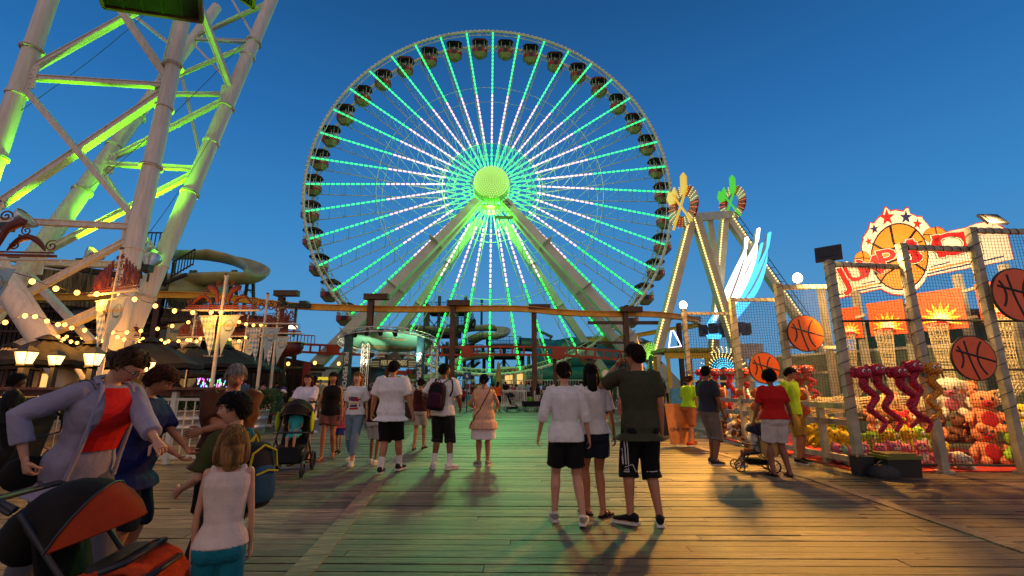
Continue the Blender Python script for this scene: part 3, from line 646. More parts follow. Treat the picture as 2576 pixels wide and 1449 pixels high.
for u, v, w_, h_ in ((470, 772, 1.3, 1.6), (500, 845, 2.2, .5), (330, 770, 1.2, 1.5), (215, 768, 1.4, 1.5), (560, 845, 1.5, .5), (420, 850, 1.8, 1.1)):
    p = at(u, v, YB + .4); f = MB(); f.box(p, (w_ + .2, .2, h_ + .2)); f = f.build('window', M_bd2, bl); g_ = MB(); g_.box(p - V((0, .12, 0)), (w_, .04, h_)); g_.build('pane', mat('dark_pane', (.02, .03, .04), .15), f)
m = MB(); deck(at(420, 800, 29).x, at(545, 800, 29).x, 28.5, 31, at(420, 800, 29).z, m); m.build('balcony', M_bd2, bl)
m = MB(); 
for u0, v0, u1, v1 in ((350, 640, 420, 634), (420, 634, 412, 720), (352, 640, 352, 700), (395, 720, 470, 690)): m.bar(at(u0, v0, 31), at(u1, v1, 31), .2)
railing(m, at(352, 640, 30.6), at(416, 640, 31), 1.6); railing(m, at(430, 700, 31), at(485, 668, 31), 1.2)
m.build('walkway', M_tim, bl)
for i in range(9):
    a = at(120 + i * 34, 655 + i * 4, YB + 2); e = MB(); e.sph(a - V((0, 0, 1.1)), (1.3, 1.2, .9), 14, 7); tag(e.build('roof_dome', M_cream, bl))
# low boardwalk buildings to the right of the beer garden
b2 = empty('boardwalk_shops', (0, 0, 0), 0, 'dim brown timber shop building with orange railing beneath the orange track', 'building')
m = MB(); quadwall(m, [V((at(640, 900, 38).x, 38, 0)), V((at(815, 900, 40).x, 40, 0)), V((at(815, 900, 40).x, 40, at(815, 918, 40).z)), V((at(640, 900, 38).x, 38, at(640, 884, 38).z))], .3, 0, 30); m.build('wall', M_bd2, b2)
m = MB(); m.box((at(740, 925, 36).x, 36, at(740, 926, 36).z), (6.2, 2.4, .12)); m.build('awning', mat('awning_grey_green', '4d5a48', .6), b2)
m = MB(); railing(m, at(600, 862, 36), at(790, 872, 38), .9, .25); m.build('railing', M_or, b2)
for u, w_, c in ((655, 1.3, 'd'), (700, 1.3, 'd'), (790, 1.4, 'w')):
    p = at(u, 952, 35.8); f = MB(); f.box(p, (w_, .15, 1.1)); f = f.build('window', M_white if c == 'w' else M_bdark, b2); g_ = MB(); g_.box(p - V((0, .1, 0)), (w_ - .2, .05, .9)); g_.build('pane', mat('blue_pane', (.05, .09, .14), .2) if c == 'w' else M_winl, f)
m = MB(); p = at(770, 940, 34); m.box(p, (.5, .08, 1.6)); m.build('red_sign', mat('red_sign', '8f1f14', .5), b2)
# grey clad hut (behind, light boards)
m = MB(); m.box((at(880, 950, 52).x, 52, 1.6), (7, 4, 3.2)); m.box((at(880, 950, 52).x, 51.5, 3.3), (7.6, 5, .25), m=1)
tag(m.build('grey_hut', [mat('grey_clapboard', '59636a', .7, var=.15, stretch=(.3, .3, 8)), M_bdark]), 'low grey clapboard hut behind the left legs of the wheel', 'hut')
# shingled kiosk inside beer garden
kx = at(265, 930, 24); ki = empty('beer_kiosk', (kx.x, 24, 0), 0, 'small lit kiosk with dark shingled roof under the string lights', 'kiosk')
m = MB(); m.box((0, 0, 1.1), (4.6, 2.6, 2.2)); m.box((.4, -1.34, 1.4), (2.0, .06, .9), m=1); m.box((-1.7, -1.34, 1.2), (.5, .06, 1.6), m=1); m.build('wall', [mat('kiosk_yellow', 'b89248', .6), M_winl], ki)
m = MB(); m.loft([[V((x * 2.9, y * 1.9, 2.2)) for x, y in ((-1, -1), (1, -1), (1, 1), (-1, 1))], [V((x * 1.2, y * .3, 3.5)) for x, y in ((-1, -1), (1, -1), (1, 1), (-1, 1))]], 0, True, False); m.build('roof', mat('shingles', '2e2f38', .85, var=.3, vs=6, bump=.8, bs=14, stretch=(1, 1, 3)), ki)
m = MB(); text(m, "MOREY'S", (.45, -1.42, 1.62), (1, 0, 0), (0, 0, 1), .36, off=.02); m.build('lettering', mat('brown_letters', '5a3a1c', .6), ki)
# ---------------------------------------------------------------- banner poles with iron scrollwork and pennants
def pennant_mat(name, c1, c2, k=9.5):
    m = bpy.data.materials.new(name); m.use_nodes = True; nt = m.node_tree; N = nt.nodes; L = nt.links; b = N['Principled BSDF']; b.inputs['Roughness'].default_value = .8
    tc = N.new('ShaderNodeTexCoord'); s = N.new('ShaderNodeSeparateXYZ'); L.new(tc.outputs['Object'], s.inputs[0])
    def M(op, a, b_): n = N.new('ShaderNodeMath'); n.operation = op; [L.new(x, n.inputs[i]) if not isinstance(x, (int, float)) else setattr(n.inputs[i], 'default_value', x) for i, x in enumerate((a, b_))]; return n.outputs[0]
    x = M('MULTIPLY', s.outputs[0], k); z = M('MULTIPLY', s.outputs[2], k * .62); p, q = M('ADD', x, z), M('SUBTRACT', x, z)
    c = N.new('ShaderNodeCombineXYZ'); L.new(p, c.inputs[0]); L.new(q, c.inputs[1]); c.inputs[2].default_value = .5
    ch = N.new('ShaderNodeTexChecker'); ch.inputs['Scale'].default_value = 1; L.new(c.outputs[0], ch.inputs[0]); ch.inputs[1].default_value = (*lin(c1), 1); ch.inputs[2].default_value = (*lin(c2), 1); L.new(ch.outputs[0], b.inputs['Base Color'])
    return m
M_penn = pennant_mat('diamond_cloth', 'dedcd0', '7f9fb4'); M_penb = mat('pale_blue_cloth', '9fb8c0', .8, var=.06); M_iron = mat('rust_red_iron', '6e2a14', .6, var=.15, vs=5); M_pole = mat('pole_paint', 'd6cdb8', .45, var=.08)
def spiral(c, r, turns, a0, sgn=1, n=26):
    return [V((c[0] + math.cos(a0 + sgn * t * turns * 2 * PI) * r * (1 - .82 * t), 0, c[1] + math.sin(a0 + sgn * t * turns * 2 * PI) * r * (1 - .82 * t))) for t in [i / n for i in range(n + 1)]]
def iron(kind, hw):
    m = MB(); m.box((0, 0, .06), (2 * hw, .035, .05)); m.box((0, 0, .12), (1.9 * hw, .02, .03))
    def sc_(pts, r=.02, ra=None): m.path(pts, ra or r, 6, flat=.6, up=None, round_=True)
    for s in (-1, 1):
        if kind in ('dragon', 'mix'):
            body = cr_spline([V((s * x * hw, 0, z)) for x, z in ((.15, .2), (.2, .5), (.3, .62), (.42, .68), (.36, .5), (.28, .35))][:4] + [V((s * .46 * hw, 0, .7))], 5); n = len(body); sc_(body, ra=[.03 + .07 * math.sin(PI * i / (n - 1)) for i in range(n)])
            body = cr_spline([V((s * x * hw, 0, z)) for x, z in ((.3, .16), (.42, .34), (.58, .4), (.72, .3), (.82, .17))], 5); n = len(body); sc_(body, ra=[.025 + .06 * math.sin(PI * i / (n - 1)) for i in range(n)])
            for c, r, a in (((s * .16 * hw, .78), .11, 0), ((s * .5 * hw, .52), .09, 2), ((s * .9 * hw, .25), .11, 1), ((s * .38 * hw, .25), .08, 3), ((s * .12 * hw, .3), .1, 1)): sc_(spiral(c, r, 1.4, a, s), .016)
        elif kind == 'pretzel':
            for k_ in range(4):
                cx = s * hw * (.16 + k_ * .23); zz = .42 + .16 * math.cos(k_ * .9)
                sc_(spiral((cx, .24), .12, 1.5, 1, s), .018); sc_([V((cx + math.cos(t) * .11, 0, zz + math.sin(t) * .1)) for t in [i * .42 for i in range(16)]], .017); sc_([V((cx + math.cos(t) * .06, 0, zz + .02 + math.sin(t) * .13)) for t in [i * .42 for i in range(16)]], .015)
            for c, r in (((s * .12 * hw, .72), .13), ((s * .38 * hw, .68), .11), ((s * .62 * hw, .58), .1), ((s * .86 * hw, .42), .09)): sc_(spiral(c, r, 1.5, 1 if s > 0 else 2, -s), .016)
        else:
            for k_ in range(5):
                cx = s * hw * (.3 + k_ * .15); h_ = .62 - .08 * k_; m.box((cx, 0, .12 + h_ / 2), (.05, .03, h_)); m.box((cx + s * .05, 0, .12 + h_ * .45), (.03, .03, h_ * .8)); sc_(spiral((cx, .14 + h_), .05, 1.2, 1, s), .014)
            m.sph((s * hw * .78, 0, .3), (.13, .04, .16), 10, 6); m.sph((s * hw * .5, 0, .38), (.1, .04, .13), 10, 6)
            for c, r in (((s * .13 * hw, .3), .12), ((s * .13 * hw, .62), .13), ((s * .1 * hw, .85), .07)): sc_(spiral(c, r, 1.5, 1, s), .017)
    m.sph((0, 0, 1.05), .05, 10, 7); return m
def pole(X_, Y_, zc, rz, kind, label, hw=1.05, flag=True, top=1.0, fz=.05, wn="Wilhelm's"):
    e = empty('banner_pole', (X_, Y_, 0), rz, label, 'banner pole', 'pennant poles along the beer garden')
    m = MB(); m.path([(0, 0, 0), (0, 0, zc + top)], [.055, .045], 12); m.sph((0, 0, zc + top + .03), .065, 10, 7); m.build('pole', M_pole, e)
    m = MB(); m.path([(-hw * 1.08, -.03, zc), (hw * 1.08, -.03, zc)], .03, 8); m.build('crossbar', M_pole, e)
    i_ = iron(kind, hw).build('scrollwork', M_iron, e); i_.location = (0, -.02, zc + .02)
    if flag:
        m = MB(); m.path([(-.62, -.03, zc - .17), (.66, -.03, zc - .14)], .016, 6); m.build('flag_rod', M_pole, e)
        for s in (-1, 1):
            a, b, c = V((s * .06, 0, 0)), V((s * .60, 0, 0)), V((s * .14, 0, -1.15)); m = MB(); n = 10; rows = []
            bend = lambda p: V((p.x, p.y + .03 * math.sin(p.x * 9 + p.z * 5), p.z))
            for i in range(n + 1):
                t = i / n; l, r = a.lerp(c, t), b.lerp(c, t * .985); rows.append([bend(l.lerp(r, j / 4)) for j in range(5)])
            for sd in (0, 1):
                vs = [p + V((0, .006 * sd, 0)) for r_ in rows for p in r_]; m.add(vs, [(i * 5 + j, i * 5 + j + 1, i * 5 + j + 6, i * 5 + j + 5) for i in range(n) for j in range(4)], 0, True)
            f = m.build('pennant', M_penn if s < 0 else M_penb, e); f.location = (0, -.05, zc - .17)
            t = MB(); bf = lambda p: bend(p) - V((0, .006, 0))
            if s < 0:
                t.add([bf(V((-.30 + math.cos(q) * .17, -.002, -.28 + math.sin(q) * .1))) for q in [i * PI / 8 for i in range(16)]], [tuple(range(16))], 1)
                text(t, wn, (-.30, -.006, -.28), (1, 0, 0), (0, 0, 1), .125, fn=bf, ext=.001, off=.012)
            else:
                text(t, "MOREY'S", (.29, -.004, -.27), (1, 0, 0), (0, 0, 1), .12, fn=bf, ext=.001, off=.014, m=2); text(t, '1969', (.26, -.004, -.42), (1, 0, 0), (0, 0, 1), .08, fn=bf, ext=.001)
                t.path([bf(V((.28 + math.cos(q) * .13, -.003, -.27 + math.sin(q) * .16))) for q in [i * PI / 10 for i in range(21)]], .004, 4)
            t.build('lettering', [mat('grey_print', '4a5560', .8, var=0), M_cream, mat('gold_print', 'c8a860', .7, var=0)], f)
    return e
pole(-9.25, 7.7, 3.58, .1, 'dragon', 'banner pole cut by the left edge of the photo with dragon scrollwork', 1.15)
pole(-9.35, 10.5, 3.55, -.35, 'stein', 'banner pole in front of the central tower leg with stein scrollwork', .85)
pole(-8.45, 13.1, 3.56, 0, 'dragon', 'banner pole with twin dragon scrollwork over the black umbrellas', 1.05)
pole(-8.75, 16.0, 3.57, .05, 'pretzel', 'banner pole with pretzel scrollwork right of the dragon one', 1.05)
pole(-9.85, 19.0, 3.57, .05, 'dragon', 'banner pole nearest the blue sky with green-blue right pennant', 1.0, fz=0)
pole(-11.7, 20.0, 3.55, 0, 'pretzel', 'banner pole half hidden behind the pretzel one', 1.0)
pole(-13.9, 19.8, 3.5, -.2, 'stein', 'small distant banner pole with yellow lit stein scrollwork', .72)
pole(-16.2, 19.2, 3.4, -.3, 'mix', 'distant banner pole between the tower legs', .7)
# ---------------------------------------------------------------- string lights
M_bulb = emat('warm_bulb', (1, .44, .08), 5.); M_wire = mat('black_cable', (.015, .015, .015), .6, var=0)
def string(pts, Ys, label, r=.04):
    if not isinstance(Ys, (list, tuple)): Ys = [Ys] * 2
    n = len(pts); P = [at(u, v, Ys[0] + (Ys[1] - Ys[0]) * i / max(1, n - 1)) for i, (u, v) in enumerate(pts)]
    e = empty('string_light', P[0], 0, label, 'string light', 'festoon string lights over the beer garden'); o = P[0]
    w = MB(); wp_ = []
    for a, b in zip(P, P[1:]):
        for k in range(4): q = a.lerp(b, k / 4); wp_.append(q - o + V((0, 0, .07 - .05 * math.sin(PI * k / 4))))
    wp_.append(P[-1] - o + V((0, 0, .07))); ex0 = wp_[0] + (wp_[0] - wp_[4]) * .8; ex1 = wp_[-1] + (wp_[-1] - wp_[-5]) * .8; w.path([ex0] + wp_ + [ex1], .008, 4)
    for p in P: w.path([p - o + V((0, 0, .075)), p - o + V((0, 0, r * .7))], .016, 6)
    w.build('cable', M_wire, e)
    b0 = None
    for p in P:
        if b0 is None: mb = MB(); mb.sph((0, 0, 0), (r * 1.25, r * 1.25, r * 1.45), 10, 8); b = b0 = mb.build('bulb', M_bulb, e)
        else: b = b0.copy(); COL.objects.link(b); b.parent = e
        b.location = p - o
    return P
c7 = lambda L_: [(x * .2314, 671 + y * .2314) for x, y in L_]; c8 = lambda L_: [(402 + x * .2315, 671 + y * .2315) for x, y in L_]
S1 = string(c7([(350, 160), (608, 238), (837, 282), (1052, 296), (1270, 290), (1463, 352), (1689, 427)]) + c8([(160, 478), (358, 497), (558, 494), (665, 492)]), (9.4, 13.0), 'nearest string light sweeping across the tower legs to the dragon banner pole', .042)
S2 = string([(13, 811), (63, 794)] + c7([(380, 540), (510, 590), (631, 627), (703, 628), (780, 665), (920, 688), (1090, 697), (1223, 712), (1380, 712), (1531, 697), (1713, 675), (1872, 643)]) + c8([(310, 603)]), (12, 16.5), 'long drooping string light across the middle of the white tower braces', .045)
S3 = string(c7([(408, 612), (487, 671), (630, 760), (691, 787), (772, 813), (838, 828), (973, 835), (1041, 832), (1062, 772), (1071, 742)]), (15, 17), 'string light dipping over the shingled kiosk roof', .042)
S4 = string(c7([(1276, 765), (1350, 788), (1524, 809), (1600, 808), (1660, 823), (1714, 810), (1795, 825), (1831, 809), (1942, 809)]) + c8([(298, 797), (330, 797), (400, 810), (440, 780), (553, 803)]), (16, 19), 'low string light just above the black umbrella tops', .045)
S5 = string(c7([(725, 760), (894, 769), (935, 711), (1345, 758), (1553, 783), (1753, 798)]) + c8([(12, 800), (92, 808), (200, 810)]), (18, 21), 'farther thin string light behind the tower legs', .045)
S6 = string(c8([(862, 600), (938, 625), (1018, 636), (1098, 633)]), (15, 16), 'short string light under the pretzel scrollwork', .04)
S7 = string(c8([(762, 788), (862, 806), (933, 768), (1140, 640)]), (19, 17), 'short string light behind the pretzel banner pole', .04)
S8 = string(c8([(1395, 1055)]) + [(792, 913), (852, 915)], (34, 36), 'two dim bulbs strung under the shop eaves', .1)
for P_, k_ in ((S1, 2), (S2, 3), (S3, 3), (S4, 3), (S5, 4)):
    for p in P_[1::k_]: light('bulb_light', 'POINT', p - V((0, 0, .08)), 44, (1, .38, .04), .06)
# ---------------------------------------------------------------- umbrellas
M_umb = mat('umbrella_black', '0e0b09', .75, var=.15, vs=6, bump=.15, bs=60); M_wood = mat('varnished_wood', '6b3a1c', .45, var=.2, vs=4, stretch=(4, 4, .6)); M_beige = mat('cream_print', 'c9b58a', .7, var=0)
def umbrella(X_, Y_, label, z=2.2, hs=1.4, rz=0., txt=True):
    e = empty('beer_umbrella', (X_, Y_, 0), rz, label, 'umbrella', 'black beer garden umbrellas'); m = MB(); n = 8
    def ring(r, zz, sq=.86): return [V((math.cos(a) * r, math.sin(a) * r, zz - (.05 if q % 2 else 0))) for q in range(16) for a in [q * PI / 8 + PI / 8]]
    m.loft([ring(.05, z + .66), ring(hs * .3, z + .52), ring(hs * .65, z + .27), ring(hs, z), ring(hs * 1.005, z - .13)], 0, False, False); m.loft([ring(.04, z + .64), ring(hs * .64, z + .25), ring(hs * .995, z - .01), ring(hs, z - .13)], 0, False, False)
    m.lathe([(.3, z + .6), (.12, z + .72), (.03, z + .76)], n=8, sm=False); c = m.build('canopy', M_umb, e)
    p = MB(); p.path([(0, 0, 0), (0, 0, z + .7)], .028, 8); p.build('pole', M_wood, e)
    r_ = MB()
    for q in range(8): a = q * PI / 4 + PI / 8; r_.bar((0, 0, z + .1), (math.cos(a) * hs * .6, math.sin(a) * hs * .6, z + .24), .02)
    r_.build('ribs', M_wood, e)['kind'] = 'stuff'
    if txt:
        t = MB(); o_ = V((0, -hs * .93 - .02, z + .0)); yd = V((0, .38, .26)).normalized()
        nrm = V((1, 0, 0)).cross(yd)
        text(t, 'Warsteiner', V((.14, -hs * .80, z + .185)) + nrm * .075, (1, 0, 0), yd, .19, ext=.002, off=.008); t.add([V((-.46 + math.cos(q) * .1, -hs * .80, z + .185)) + yd * math.sin(q) * .05 + nrm * .075 for q in [i * PI / 8 for i in range(16)]], [tuple(range(16))]); t.build('lettering', M_beige, c)
    return e
for u, Y_, z_, hs_, rz_, lb in ((476, 16.5, 2.18, 1.45, 0, 'black beer umbrella with lettering left of the dragon banner pole'), (566, 17.3, 2.2, 1.5, .05, 'black beer umbrella with lettering behind the dragon banner pole'), (372, 13.2, 2.05, 1.35, .15, 'black umbrella nearest the grey-haired man in brown'),
        (620, 21, 2.2, 1.5, -.3, 'smaller black umbrella behind the pretzel banner pole'), (108, 13.5, 2.15, 1.2, .1, 'black umbrella with lettering by the left lantern'), (226, 14.5, 2.1, 1.2, -.2, 'black umbrella in front of the lit kiosk'), (500, 22, 1.95, 1.6, .1, 'low black umbrella further back under the lettered ones'), (20, 15.5, 2.1, 1.2, 0, 'black umbrella at the far left behind the lantern')):
    umbrella(at(u, 915, Y_).x, Y_, lb, z_, hs_, rz_)
# ---------------------------------------------------------------- lanterns
M_lant = emat('lantern_glass', (1, .6, .2), 4)
def lantern(u, v, Y_, label, s=1.):
    p = at(u, v, Y_); e = empty('lantern_post', (p.x, Y_, 0), 0, label, 'lantern', 'lit lanterns around the beer garden'); z = p.z
    m = MB(); m.box((0, 0, z / 2 - .1), (.11, .11, z - .2)); m.box((0, 0, z - .14), (.17, .17, .03)); m.build('post', M_dark, e)
    m = MB(); m.loft([[V((x * w_, y * w_, zz)) for x, y in ((-1, -1), (1, -1), (1, 1), (-1, 1))] for w_, zz in ((.07 * s, z - .12), (.115 * s, z + .1))], 0, True, False); m.build('glass', M_lant, e)
    m = MB(); m.loft([[V((x * w_, y * w_, zz)) for x, y in ((-1, -1), (1, -1), (1, 1), (-1, 1))] for w_, zz in ((.15 * s, z + .1), (.13 * s, z + .13), (.04, z + .22), (.02, z + .25))], 0, True, False)
    for x, y in ((-1, -1), (1, -1), (1, 1), (-1, 1)): m.bar((x * .075 * s, y * .075 * s, z - .13), (x * .122 * s, y * .122 * s, z + .11), .014)
    m.build('frame', M_dark, e)
    light('lantern_light', 'POINT', p + V((.0, -.22, -.02)), 60, (1, .42, .06), .12)
lantern(66, 899, 9.0, 'lit lantern on a dark post at the far left by the thick strut'); lantern(141, 905, 12, 'smaller lit lantern right of the thick white strut'); lantern(236, 903, 9.4, 'lit lantern left of the head of the woman with the stroller'); lantern(372, 922, 11.5, 'lit lantern over the woman in blue', .9)
# ---------------------------------------------------------------- rail, fence, bin, hedge, tubs
rl = empty('garden_rail', (-9, 8.9, 0), 0, 'brown varnished counter rail with white balusters at the left edge', 'railing')
m = MB(); m.box((0, 0, 1.36), (7, .3, .05)); m.box((0, .1, 1.28), (7, .05, .12)); m.build('top_rail', M_wood, rl)
m = MB()
for i in range(40): m.tube((-3.3 + i * .17, 0, .1), (-3.3 + i * .17, 0, 1.15), .012, n=5)
for x_ in (-2.4, -.6, 1.1, 2.6): m.box((x_, 0, .65), (.09, .09, 1.3))
m.bar((-3.4, 0, 1.16), (3.4, 0, 1.16), .05); m.bar((-3.4, 0, .12), (3.4, 0, .12), .05); m.build('balusters', M_pole, rl)['kind'] = 'stuff'
m = MB(); m.box((1.35, -.1, 1.24), (.13, .05, .09)); tag(m.build('power_box', M_pole, None, (-9, 8.8, 0)), 'small white power box on the brown rail', 'power box')
bn = empty('trash_bin', (-9.35, 8.1, 0), .06, 'large dark green double trash bin with a no smoking sticker', 'trash bin'); M_bin = mat('bin_green', '101a14', .5, var=.2); M_bin2 = mat('bin_brown', '1c120e', .6, var=.2)
m = MB(); m.loft([[V((x * w_, y * .38, z)) for x, y in ((-1, -1), (1, -1), (1, 1), (-1, 1))] for w_, z in ((.95, 0), (1.12, .88))], 0, True, False); m.build('body', M_bin2, bn)
m = MB(); m.box((0, 0, .9), (2.3, .84, .05)); m.box((.55, 0, 1.07), (1.12, .8, .3)); m.box((-.6, .3, 1.07), (1.1, .15, .3)); m.box((-1.1, 0, 1.07), (.08, .8, .3)); m.box((-.55, 0, 1.24), (1.2, .8, .04)); m.build('lid', M_bin, bn)
m = MB(); D_ = Matrix.Rotation(PI / 2, 3, 'X')
m.lathe([(.13, 0), (.13, .004)], (.28, -.405, .62), 24, 0, M=D_); m.lathe([(.105, 0), (.105, .004)], (.28, -.41, .62), 24, 1, M=D_); m.bar((.2, -.417, .70), (.36, -.417, .54), .02, .004, m=0); m.box((.28, -.416, .615), (.12, .003, .025), m=2); m.build('sticker', [mat('sticker_red', 'b01818', .5, var=0), mat('sticker_white', 'e8e4e0', .5, var=0), M_dark], bn)
# hedge
def leaf_mat(name, c, c2): return mat(name, c, .6, var=0, col2=c2, vs=2.5)
M_leaf = leaf_mat('hedge_leaf', (.07, .13, .03), (.02, .05, .012))
def leaves(mb, n, fn, s=.05, rnd=random.Random(5)):
    for _ in range(n):
        p = V(fn(rnd)); a = V((rnd.gauss(0, 1), rnd.gauss(0, 1), rnd.gauss(0, 1))).normalized(); b = a.orthogonal().normalized(); c = a.cross(b); t = rnd.uniform(.6, 1.3) * s; th = rnd.uniform(0, 6.3); d = b * math.cos(th) + c * math.sin(th); e_ = a.cross(d)
        mb.add([p - d * t, p + e_ * t * .4, p + d * t, p - e_ * t * .4], [(0, 1, 2, 3)], 0)
hd = empty('hedge', (-10.6, 14.6, 0), .05, 'clipped green hedge with a few pink flowers behind the metal tubs', 'hedge')
m = MB()
def hb(r):
    x = r.uniform(-3.3, 3.3); f = r.random(); ht = 1.2 + .07 * math.sin(x * 5) + .05 * math.sin(x * 13)
    if f < .5: return (x, -.3 + r.gauss(0, .04), r.uniform(.6, ht))
    if f < .85: return (x, r.uniform(-.3, .4), ht + r.gauss(0, .045))
    return (x, r.uniform(-.3, .4), r.uniform(.6, ht))
leaves(m, 15000, hb, .035); m.build('foliage', M_leaf, hd)['kind'] = 'stuff'
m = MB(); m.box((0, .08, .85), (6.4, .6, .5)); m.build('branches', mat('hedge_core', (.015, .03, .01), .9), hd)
m = MB(); r5 = random.Random(4)
for _ in range(60): m.sph((r5.uniform(-3.2, 3.2), -.36 + r5.uniform(-.03, .05), r5.uniform(.72, .86)), .02, 5, 3)
m.build('flowers', mat('pale_pink_petals', 'd8a8b0', .7), hd)['kind'] = 'stuff'
M_galv = mat('galvanised_tub', (.5, .51, .52), .35, .75, var=.12, vs=4)
for i, (u, lb, tx) in enumerate(((428, 'galvanised round tub planter with black Hot Dogs plaque', 1), (478, 'plain galvanised tub planter left of the man in brown', 0), (372, 'galvanised tub planter behind the woman in blue', 0), (620, 'galvanised tub planter left of the wooden bench', 0), (322, 'galvanised tub planter behind the stroller woman jacket', 0))):
    p = gz(u, 1092); Yt = 14.15; xt = (u - 1288) / F / 1.045 * Yt; e = empty('tub_planter', (xt, Yt, 0), 0, lb, 'planter', 'galvanised tub planters under the hedge')
    m = MB(); m.lathe([(.46, 0), (.47, .03), (.49, .2), (.51, .22), (.495, .24), (.52, .44), (.54, .46), (.525, .48), (.56, .68), (.58, .7), (.56, .72), (.53, .68), (.52, .6)], n=36); m.build('tub', M_galv, e)
    if tx:
        m = MB(); N_ = 8
        A = [-PI / 2 + .1 + (k_ - 4) * .12 for k_ in range(9)]; m.add([V((math.cos(a) * .53, math.sin(a) * .53, z)) for a in A for z in (.33, .43)], [(2 * i_, 2 * i_ + 2, 2 * i_ + 3, 2 * i_ + 1) for i_ in range(8)], 0)
        text(m, 'Hot Dogs', (.05, -.545, .378), (1, 0, 0), (0, 0, 1), .085, m=1, ext=.001, shear=.3, fn=lambda p: V((math.cos(-PI / 2 + p.x / .53) * .535, math.sin(-PI / 2 + p.x / .53) * .535, p.z))); m.build('plaque', [M_dark, M_cream], e)
# bench
be = empty('wooden_bench', (-8.75, 16.9, 0), -.15, 'brown slatted wooden bench with three seated girls', 'bench')
m = MB()
for i in range(4): m.box((0, -.2 + i * .13, .44), (2.6, .11, .04))
m.build('seat', M_wood, be)
for x_ in (-1.1, 1.1): m = MB(); m.box((x_, 0, .21), (.09, .42, .42)); m.box((x_, 0, .03), (.12, .55, .06)); m.build('leg', M_wood, be)
# garden tables under umbrellas
for u, Y_ in ((476, 16.8), (566, 17.6)):
    X_ = at(u, 915, Y_).x; e = empty('picnic_table', (X_, Y_, 0), 0, 'dark round table under the %s lettered umbrella' % ('left' if u < 500 else 'right'), 'table'); m = MB(); m.lathe([(.6, .72), (.6, .76)], n=20); m.build('table_top', M_wood, e); m = MB(); m.lathe([(.3, 0), (.28, .04), (.05, .06), (.05, .72)], n=12); m.build('base', M_dark, e)
# lit toy stall with coloured lights in the distance
ts = empty('toy_stall', (at(540, 960, 30).x, 30, 0), 0, 'distant stall glowing with purple, pink and green light toys', 'stall')
m = MB(); m.box((0, .6, 1.3), (3.4, .2, 2.6)); m.box((0, 0, 2.5), (3.8, 1.6, .15)); m.build('stall_body', M_bdark, ts)
for nm, c_, sd in (('purple_toys', (.6, .15, 1), 1), ('pink_toys', (1, .2, .5), 2), ('green_toys', (.2, 1, .4), 3), ('blue_toys', (.2, .5, 1), 4)):
    m = MB(); r5 = random.Random(sd)
    for _ in range(40): a = r5.uniform(-1.5, 1.5); z_ = r5.uniform(.5, 2.2); m.box((a, .45, z_), (.04, .04, r5.uniform(.05, .25)))
    m.build(nm, emat(nm, c_, 2.2), ts)['kind'] = 'stuff'
m = MB(); m.box((5.6, 3.5, 1.2), (1.6, .1, .9)); m.build('back_shop', emat('shop_glow', (1, .5, .2), .35), ts); m = MB(); m.box((5.6, 3.2, 1.95), (1.8, .1, .22)); m.build('yellow_sign', emat('yellow_sign', (1, .75, .05), .7), ts)
m = MB(); p = at(472, 960, 24); m.lathe([(.42, 0), (.42, .04)], p + V((0, 0, .1)), 20, M=D_); m.lathe([(.3, 0), (.3, .04)], p - V((0, 0, .55)), 20, M=D_); m.tube((p.x, p.y + .05, 0), (p.x, p.y + .05, p.z), .04)
tag(m.build('menu_board', mat('menu_cream', 'd8c88a', .6)), 'cream scalloped menu board under the umbrellas', 'sign')
m = MB(); p = at(560, 872, 26); m.lathe([(.62, 0), (.62, .05)], p, 24, M=D_); text(m, 'ALL', p + V((0, -.07, .12)), (1, 0, 0), (0, 0, 1), .4, m=1); tag(m.build('round_sign', [mat('lime_sign', '7fae2a', .5), mat('navy_letter', '1a2a50', .5)]), 'lime green round sign above the umbrellas', 'sign')
m = MB(); p = at(453, 836, 27); m.prism([p + V(q) for q in ((-.8, 0, .5), (.5, 0, .6), (.75, 0, .1), (.5, 0, -.6), (-.8, 0, -.5))], .08, (0, 1, 0)); text(m, 'Beach', p + V((-.1, -.03, .1)), (1, 0, 0), (0, 0, 1), .4, m=1); tag(m.build('wavy_sign', [mat('straw_sign', 'c9b070', .5), mat('sea_blue_letter', '2c7a9a', .5)]), 'cream and blue sign hanging on the dark building', 'sign')
# life ring & globe lamp
m = MB(); p = at(342, 752, 30); m.path([p + V((math.cos(a) * .4, 0, math.sin(a) * .4)) for a in [i * PI / 10 for i in range(20)]], .1, 8, closed=True); tag(m.build('life_ring', mat('life_ring_red', '8c2a1e', .6)), 'red life ring hanging on the dark building wall', 'life ring')
m = MB(); m.sph(at(494, 806, 26), .22, 14, 9); m.tube(at(494, 812, 26), at(494, 860, 26), .04); tag(m.build('globe_lamp', M_cream), 'unlit white globe lamp above the umbrellas', 'lamp')
# ---------------------------------------------------------------- stage
sg = empty('stage', (at(977, 900, 22).x, 22, 0), 0, 'round green truss canopy stage with tall lettered banner columns', 'stage'); sx0 = at(977, 900, 22).x; SI = V((-sx0, -22, 0))
A_, B_ = at(977, 822, 20), at(977, 888, 24.3); c0 = (A_ + B_) / 2; yv = (B_ - A_) / 2; xv = V((2.45, 0, -.14)); nv = xv.cross(yv).normalized()
M_tr = mat('truss_aluminium', (.7, .68, .6), .35, .5)
def circ(k, dz=0, n=48): return [c0 + xv * (math.cos(a) * k) + yv * (math.sin(a) * k) + nv * dz + SI for a in [i * 2 * PI / n for i in range(n)]]
m = MB(); rs = [(1.0, 0), (1.0, -.22), (.9, -.11)]
for k_, dz in rs: m.path(circ(k_, dz), .022, 6, closed=True)
for i in range(48):
    for (k1, d1), (k2, d2) in ((rs[0], rs[1]), (rs[1], rs[2]), (rs[2], rs[0])): m.tube(circ(k1, d1)[i], circ(k2, d2)[(i + 1) % 48], .011, n=4)
m.build('ring_truss', M_tr, sg)
